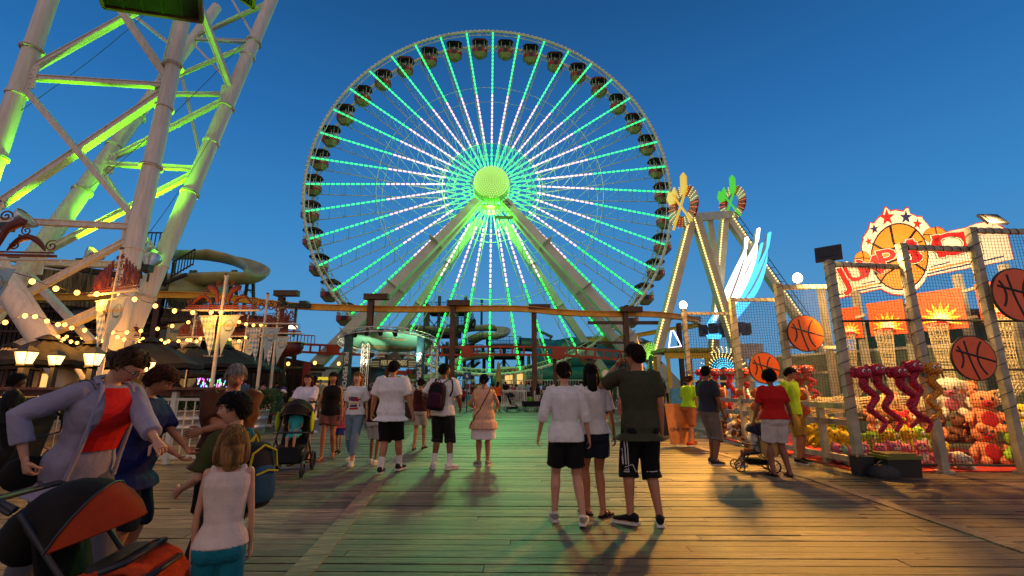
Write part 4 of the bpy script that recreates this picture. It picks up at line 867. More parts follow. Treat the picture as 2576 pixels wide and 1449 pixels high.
m = MB(); ci = circ(.88, -.02); ci2 = circ(.6, .1); m.loft([ci, ci2, circ(.3, .14), circ(.02, .15)], 0, True, True); m.build('canopy_skin', mat('stage_green', '5c9a7c', .4, var=.05), sg)
m = MB(); yy = -yv.normalized()
lt = lambda s_, a, sz: text(m, s_, c0 + SI + yv * a + nv * -.06 * (1 if nv.z > 0 else -1), (1, 0, -.057), yy, sz, ext=.004, off=.02)
lt("MOREY'S", .45, .62); lt('FIFTY YEARS', -.25, .3); m.build('lettering', mat('stage_gold', 'a5793a', .5), sg)
for i in range(8):
    a = PI + .55 + i * .29 if i < 5 else [1.25, 1.6, 1.95][i - 5]; p = c0 + xv * (math.cos(a) * .93) + yv * (math.sin(a) * .93) + SI - V((0, 0, .22)); m = MB(); m.lathe([(.06, -.14), (.1, -.1), (.11, .1), (.09, .12)], p, 10, M=Matrix.Rotation(.5, 3, 'X')); m.bar(p + V((-.12, 0, 0)), p + V((-.12, 0, .16)), .02); m.bar(p + V((.12, 0, 0)), p + V((.12, 0, .16)), .02); m.bar(p + V((-.12, 0, .16)), p + V((.12, 0, .16)), .02); m.build('stage_lamp', M_dark, sg)
M_ban = mat('banner_teal', '1f5a5e', .6, var=.3, vs=3, col2='0f2a3c')
for u, v, Yc in ((879, 841, 21), (1060, 845, 21)):
    p = at(u, v, Yc); m = MB(); m.box((p.x - sx0, Yc - 22, p.z / 2), (.32, .26, p.z)); b = m.build('banner_column', M_ban, sg)
    m = MB(); hgt = p.z - .45; text(m, 'PIER PERFORMERS', (p.x - sx0 - .02, Yc - 22 - .14, p.z * .46), (0, 0, -1), (1, 0, 0), .27, m=0, ext=.002, off=.012, sx=1.12); m.build('lettering', mat('white_print', 'dcdcd4', .6, var=0), b)
    m = MB(); xx = p.x - sx0 + (.35 if u < 950 else .4); 
    for dx in (-.14, .14):
        for dy in (-.14, .14): m.tube((xx + dx, .4 + dy, 0), (xx + dx, .4 + dy, p.z - .3), .022, n=6)
    for i in range(12):
        z = .1 + i * .28
        for s in (-1, 1): m.tube((xx - .14 * s, .26, z), (xx + .14 * s, .26, z + .28), .01, n=4); m.tube((xx - .14, .26 + (s > 0) * .28, z), (xx + .14, .26 + (s > 0) * .28, z), .01, n=4)
    m.build('truss_tower', M_tr, sg)
a, b = at(936, 902, 23.6), at(1047, 925, 23.6); m = MB(); cx, cz = (a.x + b.x) / 2 - sx0, (a.z + b.z) / 2; w_, h_ = b.x - a.x, a.z - b.z
m.box((cx, 1.6, cz), (w_, .08, h_)); m.lathe([(.36, 0), (.36, .06)], (cx, 1.6, cz + h_ * .42), 20, M=D_); sgn_ = m.build('sign_board', mat('sign_black', '14110f', .5), sg)
m = MB(); text(m, 'PIER PERFORMERS', (cx, 1.54, cz - .0), (1, 0, 0), (0, 0, 1), .36, ext=.005, off=.012, sx=.46); text(m, 'SC', (cx, 1.53, cz + .26), (1, 0, 0), (0, 0, 1), .12, ext=.002, m=1)
for s in (-1, 1):
    for i in range(4): m.box((cx + s * w_ * .41, 1.55, cz - .16 + i * .08), (.36, .01, .02))
m.build('lettering', [mat('sign_cream', 'e0d2a8', .5, var=0), M_or], sgn_)
m = MB()
for v in (905, 911, 917): q = at(905, v, 23.6); m.tube((q.x - sx0, 1.6, q.z), (a.x - sx0, 1.6, q.z), .02)
m.build('sign_bracket', M_tr, sg)
m = MB(); m.box((0, 1, .35), (4.6, 3.2, .7)); m.build('platform', M_bdark, sg)
light('stage_light', 'SPOT', at(915, 884, 21.6) - V((0, .1, .9)), 300, (1, .95, .7), .1, at(912, 866, 22.3), 80); light('stage_light', 'SPOT', at(1040, 872, 20.5) - V((0, 0, .8)), 300, (1, .98, .8), .1, at(1035, 850, 21.3), 80)

light('stage_light', 'SPOT', at(977, 826, 20.2) - V((0, 0, .2)), 160, (1, .9, .65), .1, at(992, 912, 23.6), 90)
# ---------------------------------------------------------------- basketball game booth (right)
M_post = mat('booth_post', 'a89f86', .5, var=.15, vs=3); M_net = mat('black_net', (.03, .028, .025), .8, var=0); M_netw = mat('cream_net', 'd9c9a0', .8, var=0); M_ball = mat('basketball_orange', 'c8561a', .6, var=.08, vs=20, bump=.3, bs=220); M_line = mat('ball_line_black', (.02, .015, .012), .6, var=0)
bo = empty('basketball_booth', (5.88, 8.16, 0), 0, 'netted basketball game booth with pale posts, ball counter and orange backboards', 'game booth'); BOI = V((-5.88, -8.16, 0))
fx = lambda y: 5.88 - .1 * (y - 8.16)
def bp(m, name, mt, parent=bo): m.v = [(p[0] - 5.88, p[1] - 8.16, p[2]) for p in m.v]; return m.build(name, mt, parent)
posts = [(fx(8.16), 8.16, 3.66), (fx(9.6), 9.6, 3.54), (fx(11.33), 11.33, 3.57), (fx(13.9), 13.9, 3.72), (7.16, 8.02, 3.94), (8.42, 7.95, 4.22), (9.9, 8.0, 4.3)]
r7 = random.Random(9)
def wrap(m, a, b, r=.075, n=16):   # cord lashed round a post
    pts = [a.lerp(b, i / (n * 8)) + (V((math.cos(i * PI / 4), math.sin(i * PI / 4), 0)) if abs((b - a).normalized().z) > .5 else V((0, math.cos(i * PI / 4), math.sin(i * PI / 4)))) * r for i in range(n * 8 + 1)]; m.path(pts, .006, 4, m=1)
for x, y, h in posts:
    m = MB(); m.box((x, y, h / 2), (.12, .12, h)); m.box((x, y, h + .01), (.14, .14, .03)); wrap(m, V((x, y, .9)), V((x, y, h)), .092, 14); m.box((x, y, .02), (.2, .2, .04)); bp(m, 'post', [M_post, M_net])
def rail(a, b, w=.08, lash=True, name='rail'):
    m = MB(); a, b = V(a), V(b); m.bar(a, b, w)
    if lash: wrap(m, a, b, w * .72, max(4, int((b - a).length * 7)))
    bp(m, name, [M_post, M_net])
rail((5.88, 8.16, 3.62), (7.2, 8.12, 3.55)); rail((7.16, 8.02, 3.9), (8.42, 8.02, 3.86)); rail((8.42, 7.95, 4.2), (10.2, 7.95, 4.15))
for y, z, xe in ((9.6, 3.5, 6.9), (11.33, 3.54, 6.8), (13.9, 3.6, 6.75)):
    rail((fx(y), y, z), (xe, y, z)); m = MB(); m.box((xe, y, z / 2), (.1, .1, z)); bp(m, 'post', [M_post, M_net]); rail((fx(y), y, 1.55 if y > 9.7 else 2.2), (xe, y, 1.55 if y > 9.7 else 2.2), .06, False)
def net(o, u, v, nu, nv, mt=M_net, r=.0035, sag=.03, name='net'):
    o, u, v = V(o), V(u), V(v); n = u.cross(v).normalized(); m = MB(); sd = r7.random() * 9
    f = lambda a, b: o + u * a + v * b + n * (sag * math.sin(a * 5 + sd) * math.sin(b * 4 + sd)) + (u.normalized() * .012 * math.sin(b * 17 + a * 9 + sd)) + V((0, 0, .012 * math.sin(a * 14 + b * 7 + sd)))
    for i in range(nu + 1): m.path([f(i / nu, j / 7) for j in range(8)], r, 3, cap=False)
    for j in range(nv + 1): m.path([f(i / 7, j / nv) for i in range(8)], r, 3, cap=False)
    bp(m, name, mt)['kind'] = 'stuff'
net((5.95, 8.1, .12), (1.2, -.02, 0), (0, 0, 3.45), 22, 60); net((7.2, 8.0, .12), (1.2, 0, 0), (0, 0, 3.74), 22, 64); net((8.45, 7.96, .12), (1.9, 0, 0), (0, 0, 4.0), 34, 68)
net((fx(13.9), 13.9, 1.5), (1.4, 0, 0), (0, 0, 2.1), 18, 26, r=.005); net((fx(11.33), 11.33, 1.5), (1.2, 0, 0), (0, 0, 2.0), 18, 30, r=.0045); net((fx(9.6), 9.6, 1.0), (1.15, 0, 0), (0, 0, 2.5), 20, 42, r=.004)
for z in (.12, 1.68, 2.55):
    m = MB(); m.path([V((5.9 + i * .55, 8.06, z + r7.uniform(-.015, .015))) for i in range(9)], .022, 6); bp(m, 'net_rope', M_net)
# discs painted as basketballs
def disc(cx, cz, y, r, label, dark=False):
    m = MB(); c = V((cx, y, cz)); A = [i * 2 * PI / 40 for i in range(40)]
    m.loft([[V((math.cos(a) * r, dy, math.sin(a) * r)) for a in A] for dy in (0, -.03)], 1, True, False); m.loft([[V((math.cos(a) * r * .95, dy, math.sin(a) * r * .95)) for a in A] for dy in (-.031, -.034)], 0, True, False)
    def ln(p): m.path([V((x * r, -.036, z * r)) for x, z in p if x * x + z * z < .93], .018 * r / .4, 4, m=1, flat=.3, up=(0, 1, 0))
    ln([(-.2 + .25 * t * t * .3 - .2 * t, t) for t in [i * .19 - .95 for i in range(11)]]); ln([(t, .12 - .3 * t) for t in [i * .185 - .93 for i in range(11)]])
    ln([(-.93 + .5 * (1 - t * t) * .9, t * .8 + .05) for t in [i * .2 - 1 for i in range(11)]]) ; ln([(.1 + .45 * t * t + .05, t * .9) for t in [i * .2 - 1 for i in range(11)]])
    o = m.build('basketball_sign', [M_disc2 if dark else M_disc, M_line], None, c); return tag(o, label, 'sign', 'round basketball signs on the booth')
M_disc = mat('disc_orange', 'd8580f', .45, var=.05); M_disc2 = mat('disc_red_orange', 'e85c1c', .45, var=.05)
p = at(1922, 926, 10.9); disc(p.x, p.z, 10.9, .37, 'lower left orange basketball disc beside the counter balls'); p = at(2025, 839, 9.5); disc(p.x, p.z, 9.5, .385, 'orange basketball disc hung left of the booth corner post'); p = at(2446, 901, 7.85); disc(p.x, p.z, 7.85, .385, 'round dark red basketball disc on the net above the plush toys', True); p = at(2560, 742, 7.8); disc(p.x, p.z, 7.8, .48, 'largest basketball disc cut by the right edge', True)
# counter rails
def cr_rail(z, y0=8.3, y1=14.6, w=.07): m = MB(); m.bar((fx(y0), y0, z), (fx(y1), y1, z), w, .1); bp(m, 'counter_rail', M_steel)
cr_rail(1.06); cr_rail(.78); cr_rail(.17)
for y in (8.9, 10.9, 12.6): m = MB(); m.box((fx(y) + .02, y, .55), (.1, .1, 1.1)); bp(m, 'counter_post', M_post)
m = MB(); m.box((fx(10.9) - .05, 10.9, .75), (.02, .3, .34)); bp(m, 'notice', mat('notice_paper', 'c9a860', .6))
def bball(p, label, r=.12):
    m = MB(); m.sph((0, 0, 0), r, 20, 14); rot = Matrix.Rotation(r7.uniform(0, 3), 3, 'Z') @ Matrix.Rotation(r7.uniform(-.6, .6), 3, 'X')
    for ax in (Matrix.Identity(3), Matrix.Rotation(PI / 2, 3, 'X'), Matrix.Rotation(PI / 2, 3, 'Y')): m.path([rot @ ax @ V((math.cos(a) * r, math.sin(a) * r, 0)) for a in [i * PI / 14 for i in range(28)]], .004, 4, m=1, closed=True)
    for s in (-1, 1): m.path([rot @ V((math.cos(a) * r * .78, math.sin(a) * r * .78 * .8, s * r * (.62 + .1 * math.cos(2 * a)))).normalized() * r for a in [i * PI / 14 for i in range(28)]], .004, 4, m=1, closed=True)
    return tag(m.build('basketball', [M_ball, M_line], None, p), label, 'basketball', 'basketballs on the booth counter')
for u, v, lb in ((1817, 991, 'top row basketball nearest the man in grey'), (1863, 992, 'top row basketball second from the grey shirt man'), (1902, 993, 'top row basketball right above the counter post'), (2019, 1000, 'top row basketball right of the woman in red'), (1819, 1021, 'lower row basketball nearest the man in grey'), (1902, 1026, 'lower row basketball above the notice paper'), (2022, 1033, 'lower row basketball right of the woman in red')):
    d = ray(u, v); k_ = d.x / d.y; y = 6.696 / (k_ + .1); p = at(u, v, y); p.z = 1.12 + .13 if v < 1010 else .83 + .12; bball(p, lb)
    if v < 1010:
        m = MB(); q = p + V((0, -.17, 0)); m.path([q + V((0, 0, -.17)), q + V((0, 0, .06)), q + V((.02, .03, .13)), q + V((.05, .1, .16)), q + V((.1, .16, .13)), q + V((.12, .2, .06)), q + V((.12, .2, -.15))], .014, 6); bp(m, 'ball_hoop', M_cream)
# hoops, backboards
M_bb = mat('backboard_orange', 'd24e0c', .5, var=.05); M_by = mat('burst_yellow', 'e8b820', .5, var=0); M_bw = mat('burst_white', 'efe4c4', .5, var=0); M_hr = mat('hoop_red', 'b0281a', .5)
def board(u0, u1, v0, v1, Yl, Yr, label):
    uc = (u0 + u1) / 2; pl, pr = at(u0, (v0 + v1) / 2, Yl), at(u1, (v0 + v1) / 2, Yr); h = V((pr.x - pl.x, pr.y - pl.y, 0)); w_ = h.length; h.normalize(); c = (pl + pr) / 2; n = V((h.y, -h.x, 0))
    if n.y > 0: n = -n
    hh = (at(uc, v0, c.y).z - at(uc, v1, c.y).z) / 2; e = empty('backboard', (c.x, c.y, 0), 0, label, 'backboard', 'orange backboards with yellow bursts'); C0 = V((0, 0, c.z)); up = V((0, 0, 1))
    q = lambda x, z, d=0: C0 + h * x + up * z + n * d
    m = MB(); m.prism([q(-w_ / 2, -hh), q(w_ / 2, -hh), q(w_ / 2, hh), q(-w_ / 2, hh)], .04, -n); b = m.build('board', M_bb, e)
    m = MB()
    for k_, mt, d in ((1, 0, .004), (.55, 1, .008)):
        P = []
        for i in range(18): a = -PI * .08 + i * PI * 1.16 / 17; r = (w_ * (.44 if i % 2 == 0 else .24)) * k_; P.append(q(math.cos(a) * r, -hh * .55 + math.sin(a) * r * 1.15, d))
        P.append(q(-.06, -hh * .55 - w_ * .04, d)); m.prism(P, .002, n, mt)
    m.build('burst', [M_by, M_bw], b)
    m = MB(); hc = q(0, -hh * .72, .28); ring = [hc + h * (math.cos(a) * .2) + n * (math.sin(a) * .2) for a in [i * PI / 12 for i in range(24)]]; m.path(ring, .014, 6, closed=True); m.box(q(0, -hh * .72, .05), (.22, .1, .12)); m.bar(q(-.15, -hh * .75, 0), hc - h * .15, .02); m.bar(q(.15, -hh * .75, 0), hc + h * .15, .02); m.build('hoop', M_hr, e)
    # long net: falls then swoops to the counter
    tgt = V((fx(c.y) + .35 - c.x, -.4, .95)); P = [hc, hc - up * .5, hc - up * 1.1, hc - up * 1.6 + n * .03, (hc - up * 2.1) * .7 + tgt * .3 + up * .1, hc.lerp(tgt, .62) - up * .62, tgt + up * .0]
    P = cr_spline([V(x) for x in P], 5); m = MB(); rr = [.2 - .07 * min(1, i / 8) for i in range(len(P))]; n_ = 14; rows = []; px = h.copy()
    for i, p_ in enumerate(P):
        t = (P[min(i + 1, len(P) - 1)] - P[max(0, i - 1)]).normalized(); px = (px - t * px.dot(t)).normalized(); y_ = px.cross(t); rows.append([p_ + px * (math.cos(a) * rr[i]) + y_ * (math.sin(a) * rr[i]) for a in [k * 2 * PI / n_ for k in range(n_)]])
    for k in range(n_): m.path([r[(k + (i // 2)) % n_].lerp(r[(k + (i // 2)) % n_], 0) for i, r in enumerate(rows)], .006, 3, cap=False); m.path([r[(k - (i // 2)) % n_] for i, r in enumerate(rows)], .006, 3, cap=False)
    for i in range(len(rows) - 1):
        for t_ in (0, .5): m.path([a.lerp(b_, t_) for a, b_ in zip(rows[i], rows[i + 1])], .005, 3, closed=True)
    m.build('hoop_net', M_netw, e); return e
board(2106, 2168, 774, 852, 13.1, 12.6, 'smallest orange backboard just right of the booth corner post'); board(2184, 2278, 758, 842, 12.1, 11.4, 'middle orange backboard under the word JUMP'); board(2303, 2428, 731, 829, 11.1, 10.3, 'largest fully visible orange backboard under the word SHOT'); board(2458, 2590, 705, 805, 10.3, 9.5, 'orange backboard at the right edge behind the big disc')
for u, v0, Y_ in ((2164, 730, 12.6), (2425, 686, 11.4), (2075, 720, 13.2), (2545, 660, 10.8), (2290, 760, 11.9)):
    p = at(u, v0, Y_); m = MB(); m.box((p.x, Y_ + .2, p.z / 2), (.15, .15, p.z)); bp(m, 'back_post', M_post)
for a, b in ((at(2160, 798, 12.5), at(2186, 790, 12.3)), (at(2278, 768, 11.6), at(2303, 762, 11.3)), (at(2415, 735, 10.9), at(2470, 722, 10.4)), (at(2415, 805, 10.9), at(2470, 795, 10.4))): m = MB(); m.bar(a + V((0, .12, 0)), b + V((0, .12, 0)), .07); bp(m, 'back_rail', M_post)
# walls behind the booth
wl = empty('booth_back_wall', (10.4, 18, 0), 0, 'low sage green wall with pale cap behind the game booth', 'wall')
m = MB(); P = [V((0, 0, 0)), V((2.6, -6.8, 0)), V((4.2, -11, 0))]
for a, b in zip(P, P[1:]): m.bar(a + V((0, 0, 1.25)), b + V((0, 0, 1.25)), .15, 2.5)
m.build('wall_panel', mat('sage_wall', '6f7a5c', .7, var=.15, vs=1), wl); m = MB()
for a, b in zip(P, P[1:]): m.bar(a + V((0, 0, 2.54)), b + V((0, 0, 2.54)), .25, .08)
m.build('wall_cap', M_cream, wl)
m = MB(); a, b = at(2100, 850, 22), at(2250, 790, 22); m.box((at(2260, 850, 22).x + 6, 22, 2.2), (14, 3, 4.4)); m.box((at(2260, 850, 22).x + 6, 21, 4.5), (14.4, 4, .2), m=1)
tag(m.build('green_shed', [mat('dark_green_metal', '1f4038', .5, var=.15, stretch=(6, 1, .2)), M_dark]), 'dark green metal building behind the backboards', 'building')
# ---------------------------------------------------------------- JUMP SHOT sign
sg_l, sg_r = at(2100, 713, 13.0), at(2540, 613, 11.6); SH = V((sg_r.x - sg_l.x, sg_r.y - sg_l.y, 0)).normalized(); SN = V((SH.y, -SH.x, 0)); SN = SN if SN.y < 0 else -SN
js = empty('jump_shot_sign', (sg_l.x, sg_l.y, 0), 0, 'big floodlit sign with basketballs and stars reading JUMP SHOT in red letters', 'sign'); JI = -V((sg_l.x, sg_l.y, 0))
def q2(x, y, d=0.): return onplane(2039 + x * .2778, 496 + y * .2778, sg_l, SN) + SN * d + JI
def poly(pts, d, m, t=.004, mb=None): mb.prism([q2(x, y, d) for x, y in pts], t, SN, m); return mb
JM = [mat('sign_cream_white', 'f0e6cc', .5, var=.03), mat('sign_red_edge', 'b5202a', .45, var=0), mat('sign_orange', 'e88a1c', .5, var=.05), mat('sign_dark_line', '1c0f10', .5, var=0), mat('sign_navy', '1c1f5c', .5, var=0), mat('sign_letter_red', 'd01f14', .4, var=0)]
out_ = [(245, 915), (205, 650), (300, 610), (398, 590), (410, 540), (440, 500), (470, 490), (466, 440), (482, 385), (478, 365), (505, 330), (530, 290), (540, 235), (575, 240), (620, 185), (655, 165), (672, 98), (690, 95), (722, 132), (762, 120), (840, 132), (862, 103), (885, 100), (900, 150), (960, 178), (1008, 180), (1018, 205), (1060, 250), (1090, 290), (1150, 272), (1200, 290), (1222, 318), (1300, 300), (1400, 280), (1500, 240), (1580, 228), (1660, 235), (1740, 275), (1775, 310), (1800, 420), (1835, 560), (1700, 590), (1050, 715), (1030, 760), (980, 820), (900, 865), (820, 882), (740, 872), (680, 850), (640, 825)]
cx_, cy_ = 900, 520
m = MB(); poly([(x + (x - 1000) * .012, y + (y - 540) * .03) for x, y in out_], -.06, 1, .06, m); poly(out_, 0.002, 0, .004, m); m.build('panel', JM, js)
def ell(cx, cy, rx, ry, n=36, rot=0): return [(cx + math.cos(a) * rx, cy + math.sin(a) * ry) for a in [i * 2 * PI / n for i in range(n)]]
m = MB()
for cx, cy, rx, ry, d in ((1125, 345, 108, 72, .008), (468, 560, 74, 72, .008), (805, 540, 262, 306, .014)):
    poly(ell(cx, cy, rx, ry), d, 3, .003, m); poly(ell(cx, cy, rx * .95, ry * .955), d + .004, 2, .003, m)
def ln(P, w=.03, d=.022): m.path([q2(x, y, d) for x, y in P], w, 4, m=3, flat=.15, up=SN)
ln([(718, 262), (745, 400), (775, 480), (812, 640), (850, 832)]); ln([(556, 420), (640, 470), (740, 470), (860, 420), (950, 300)]); ln([(580, 700), (690, 600), (800, 560), (920, 590), (1040, 670)]); ln([(620, 790), (680, 700), (760, 650)], .02); ln([(1010, 400), (900, 440), (800, 460)], .02)
ln([(1125, 275), (1140, 345), (1120, 415)], .015); ln([(1020, 340), (1120, 345), (1230, 330)], .015); ln([(468, 490), (480, 560), (470, 630)], .012); ln([(396, 560), (470, 550), (540, 560)], .012)
for cx, cy, r, c, ro in ((692, 185, 72, 5, -.1), (862, 182, 58, 4, 0), (965, 243, 48, 5, .1), (577, 290, 44, 4, -.2), (525, 402, 36, 5, -.3)):
    poly([(cx + math.sin(i * PI / 5 + ro) * r * (1 if i % 2 == 0 else .4), cy - math.cos(i * PI / 5 + ro) * r * 1.1 * (1 if i % 2 == 0 else .4)) for i in range(10)], .008, c, .004, m)
def band(a, b, w, c): (x0, y0), (x1, y1) = a, b; poly([(x0, y0), (x1, y1), (x1, y1 + w), (x0, y0 + w)], .007, c, .003, m)
band((242, 880), (640, 800), 12, 4); band((345, 832), (612, 775), 14, 2); band((462, 782), (592, 755), 10, 4); band((1058, 688), (1745, 530), 13, 4); band((1070, 655), (1455, 570), 14, 2); band((1090, 625), (1262, 583), 10, 4)
m.build('artwork', JM, js)
xd = (SH * math.cos(.24) + V((0, 0, 1)) * math.sin(.24)); yd = SN.cross(xd); yd = yd if yd.z > 0 else -yd
for t_, x, y, h_, rr in (('J', 302, 742, 205, .3), ('U', 398, 690, 175, .3), ('M', 535, 640, 190, .22), ('P', 690, 575, 200, .18), ('S', 905, 515, 215, .12), ('H', 1040, 478, 225, .1), ('O', 1268, 440, 225, .08), ('T', 1478, 418, 225, .05)):
    m = MB(); s_ = (q2(x, y - h_ / 2) - q2(x, y + h_ / 2)).length / .80; xd_ = SH * math.cos(rr) + V((0, 0, 1)) * math.sin(rr); yd_ = V((0, 0, 1)) * math.cos(rr) - SH * math.sin(rr); sxx = {'M': 1.0, 'U': .95, 'J': 1.1, 'T': 1.55, 'O': 1.3, 'H': 1.35, 'S': 1.25}.get(t_, 1.15)
    for off, d, mi in ((.052, .03, 3), (.042, .038, 0), (.020, .046, 3), (.010, .054, 5)): text(m, t_, q2(x, y, d), xd_, yd_, s_, m=mi, off=off, ext=.003, sx=sxx)
    m.build('letter', JM, js)
# floodlights on posts
def floodbox(p, tgt, label):
    e = empty('floodlight', p, 0, label, 'floodlight', 'flat floodlights on the booth posts'); q = (V(tgt) - V(p)).to_track_quat('-Z', 'Y').to_matrix()
    m = MB(); m.box((0, 0, .12), (.42, .3, .05), q); m.box((0, 0, .15), (.3, .2, .05), q); m.tube((0, 0, 0), (0, 0, .12), .025); m.build('housing', M_dark, e); m = MB(); m.box(V((0, 0, .12)) + q @ V((0, 0, -.028)), (.38, .26, .008), q); m.build('glass', emat('flood_glass', (1, .8, .5), 8), e)
pf1 = V((5.9, 8.16, 3.7)); floodbox(pf1, (8.5, 11, 2.6), 'black flat floodlight on the booth corner post'); p = at(2500, 566, 8.6); floodbox(p, (9.5, 10.5, 3.2), 'black flat floodlight over the right end of the sign')
light('booth_flood', 'SPOT', pf1 + V((.1, .1, .1)), 1250, (1, .58, .20), .12, (9.8, 10.6, 2.6), 104, .4); light('booth_flood', 'SPOT', p + V((-.1, -.3, .1)), 1000, (1, .60, .22), .12, (9.0, 10.5, 2.0), 130, .6)
light('sign_flood', 'SPOT', pf1 + V((.15, .15, .15)), 1000, (1, .74, .42), .12, at(2230, 650, 12.6), 70, .8); light('sign_flood', 'SPOT', p + V((-.1, .1, .1)), 800, (1, .78, .46), .12, at(2430, 640, 12.0), 80, .8)
M_hot = emat('hot_lamp', (1, .7, .35), 20)
def hotlamp(p, label, en):
    e = empty('flood_lamp', p, 0, label, 'lamp', 'glaring lamps over the booth'); m = MB(); m.sph((0, 0, .12), (.11, .11, .13), 14, 10); m.build('globe', M_hot, e); m = MB(); m.lathe([(.07, 0), (.05, .04), (.03, .06)], n=12); m.tube((0, 0, -.15), (0, 0, .02), .02); m.build('base', M_dark, e)
    light('lamp_light', 'POINT', p + V((0, 0, .12)), en * .22, (1, .46, .08), .14); light('lamp_light', 'SPOT', p + V((0, 0, .12)), en * 1.75, (1, .43, .05), .16, (3.6, 8.2, 0), 108, .7)
hotlamp(V((fx(13.9), 13.9, 3.74)), 'glaring lamp on the far left booth post', 2600); pl_ = at(2008, 711, 11.33); rail((6.8, 11.33, pl_.z - .15), (7.5, 11.33, pl_.z - .15), .06, False); rail((6.8, 11.33, 3.4), (6.8, 11.33, pl_.z - .12), .08, False); hotlamp(pl_, 'glaring lamp on the rail by the orange disc', 3000)
# ---------------------------------------------------------------- plush toys (plain generic animals)
def plush(name, p, s, c1, c2, label, grp, rz=0., tilt=0., kind='bear'):
    e = empty(name, p, rz, label, 'plush toy', grp); e.rotation_euler = (tilt, r7.uniform(-.15, .15), rz); e.scale = (s, s, s)
    m = MB()
    m.sph((0, 0, .3), (.3, .26, .32), 14, 10); m.sph((0, -.04, .74), (.27, .24, .24), 14, 10)
    for sx_ in (-1, 1):
        m.path([(sx_ * .22, -.05, .42), (sx_ * .36, -.18, .32), (sx_ * .38, -.26, .24)], [.09, .085, .08], 8, round_=True); m.path([(sx_ * .14, -.1, .12), (sx_ * .2, -.3, .08), (sx_ * .22, -.38, .1)], [.12, .11, .11], 8, round_=True)
        if kind == 'bear': m.sph((sx_ * .2, 0, .95), (.09, .05, .09), 8, 6)
        elif kind == 'cat': m.path([(sx_ * .16, 0, .88), (sx_ * .24, 0, 1.08)], [.09, .02], 6)
        elif kind == 'dog': m.path([(sx_ * .2, 0, .88), (sx_ * .32, -.02, .8), (sx_ * .34, -.04, .62)], [.06, .08, .07], 8, round_=True)
        elif kind == 'pig': m.path([(sx_ * .17, 0, .92), (sx_ * .23, -.08, 1.0)], [.08, .03], 6)
    b = m.build('body', c1, e); m = MB(); m.sph((0, -.25, .68), (.11, .07, .085), 10, 7); m.sph((0, -.24, .3), (.16, .04, .2), 10, 7); m.build('muzzle', c2, e)
    m = MB()
    for sx_ in (-1, 1): m.sph((sx_ * .1, -.262, .80), (.033, .02, .04), 8, 6)
    m.sph((0, -.32, .71), (.035, .02, .025), 6, 5); m.build('face', M_line, e); return e
pm = lambda n, c: mat(n, c, .95, var=.1, vs=12, bump=.6, bs=70)
P_y, P_pk, P_gr, P_br, P_pe, P_wh, P_tl, P_rd = pm('plush_yellow', 'd8b820'), pm('plush_pink', 'd0708a'), pm('plush_green', '8fb828'), pm('plush_brown', '6b3a1c'), pm('plush_peach', 'dc8a5c'), pm('plush_white', 'e0d4bc'), pm('plush_mint', '7fb89a'), pm('plush_red', 'c01c24')
m = MB(); m.box((7.6, 11.2, .012), (3.7, 6.3, .02)); m.box((9.6, 9.5, .015), (1.2, 3, .02)); tag(m.build('red_mat', mat('red_mat', 'a3140c', .8, var=.1)), 'bright red floor mat under the plush toys', 'mat')
def pile(rows):
    for (n, u0, v0, u1, v1, Y0, Y1, s, mats, kind, lab, grp) in rows:
        for i in range(n):
            t = i / max(1, n - 1); u, v = u0 + (u1 - u0) * t, v0 + (v1 - v0) * t; Y_ = Y0 + (Y1 - Y0) * t; p = at(u, v, Y_); p.z = max(.02, p.z - .45 * s); a, b = mats[i % len(mats)]
            plush('plush_' + kind, p, s * r7.uniform(.92, 1.08), a, b, lab[i % len(lab)] if n > 1 and len(lab) > 1 else lab[0], grp, r7.uniform(-.7, .5), r7.uniform(-.25, .1), kind)
pile([(6, 2182, 1146, 2355, 1142, 8.4, 8.5, .38, [(P_pk, P_wh), (P_pk, P_pk)], 'cat', ['small pink plush cat in the bottom row behind the net'], 'pink plush cats in the bottom row'),
      (6, 2190, 1112, 2350, 1108, 8.8, 8.9, .42, [(P_gr, P_wh), (P_y, P_y)], 'dog', ['green or yellow plush dog in the row above the pink cats'], 'green and yellow plush dogs'),
      (6, 2040, 1096, 2150, 1120, 9.7, 8.7, .42, [(P_y, P_y)], 'bear', ['yellow plush bear piled behind the counter rail'], 'yellow plush bears behind the rail'),
      (4, 2060, 1075, 2150, 1090, 10.2, 9.4, .42, [(P_y, P_y), (P_gr, P_wh)], 'bear', ['yellow or green plush bear at the back of the pile by the counter'], 'plush bears at the back of the pile'),
      (4, 2085, 1138, 2150, 1152, 9.0, 8.5, .34, [(P_tl, P_wh), (P_pk, P_wh)], 'cat', ['mint or pink plush cat low by the bottom rail'], 'small plush cats by the bottom rail'),
      (4, 1822, 1080, 1900, 1090, 12.3, 11.0, .46, [(P_br, P_pe), (P_wh, P_br)], 'dog', ['brown or white plush dog under the counter by the man in grey'], 'plush dogs under the counter'),
      (3, 1850, 1060, 1905, 1062, 12.1, 11.4, .42, [(P_wh, P_br), (P_br, P_wh)], 'dog', ['plush dog in the back row under the counter'], 'plush dogs under the counter, back row'),
      (5, 2200, 1070, 2330, 1068, 9.4, 9.6, .46, [(P_pe, P_wh), (P_br, P_pe), (P_rd, P_y)], 'bear', ['tan, brown or red plush bear in the shadow behind the snakes'], 'plush bears behind the snakes'),
      (5, 2190, 1030, 2320, 1020, 10, 10.2, .5, [(P_br, P_pe), (P_y, P_wh), (P_pe, P_br)], 'bear', ['plush bear on the upper shelf behind the snakes'], 'plush bears on the upper shelf'),
      (3, 2370, 1080, 2440, 1075, 9.2, 9.2, .5, [(P_br, P_pe)], 'bear', ['brown plush bear left of the stacked pigs'], 'brown plush bears by the pigs')])
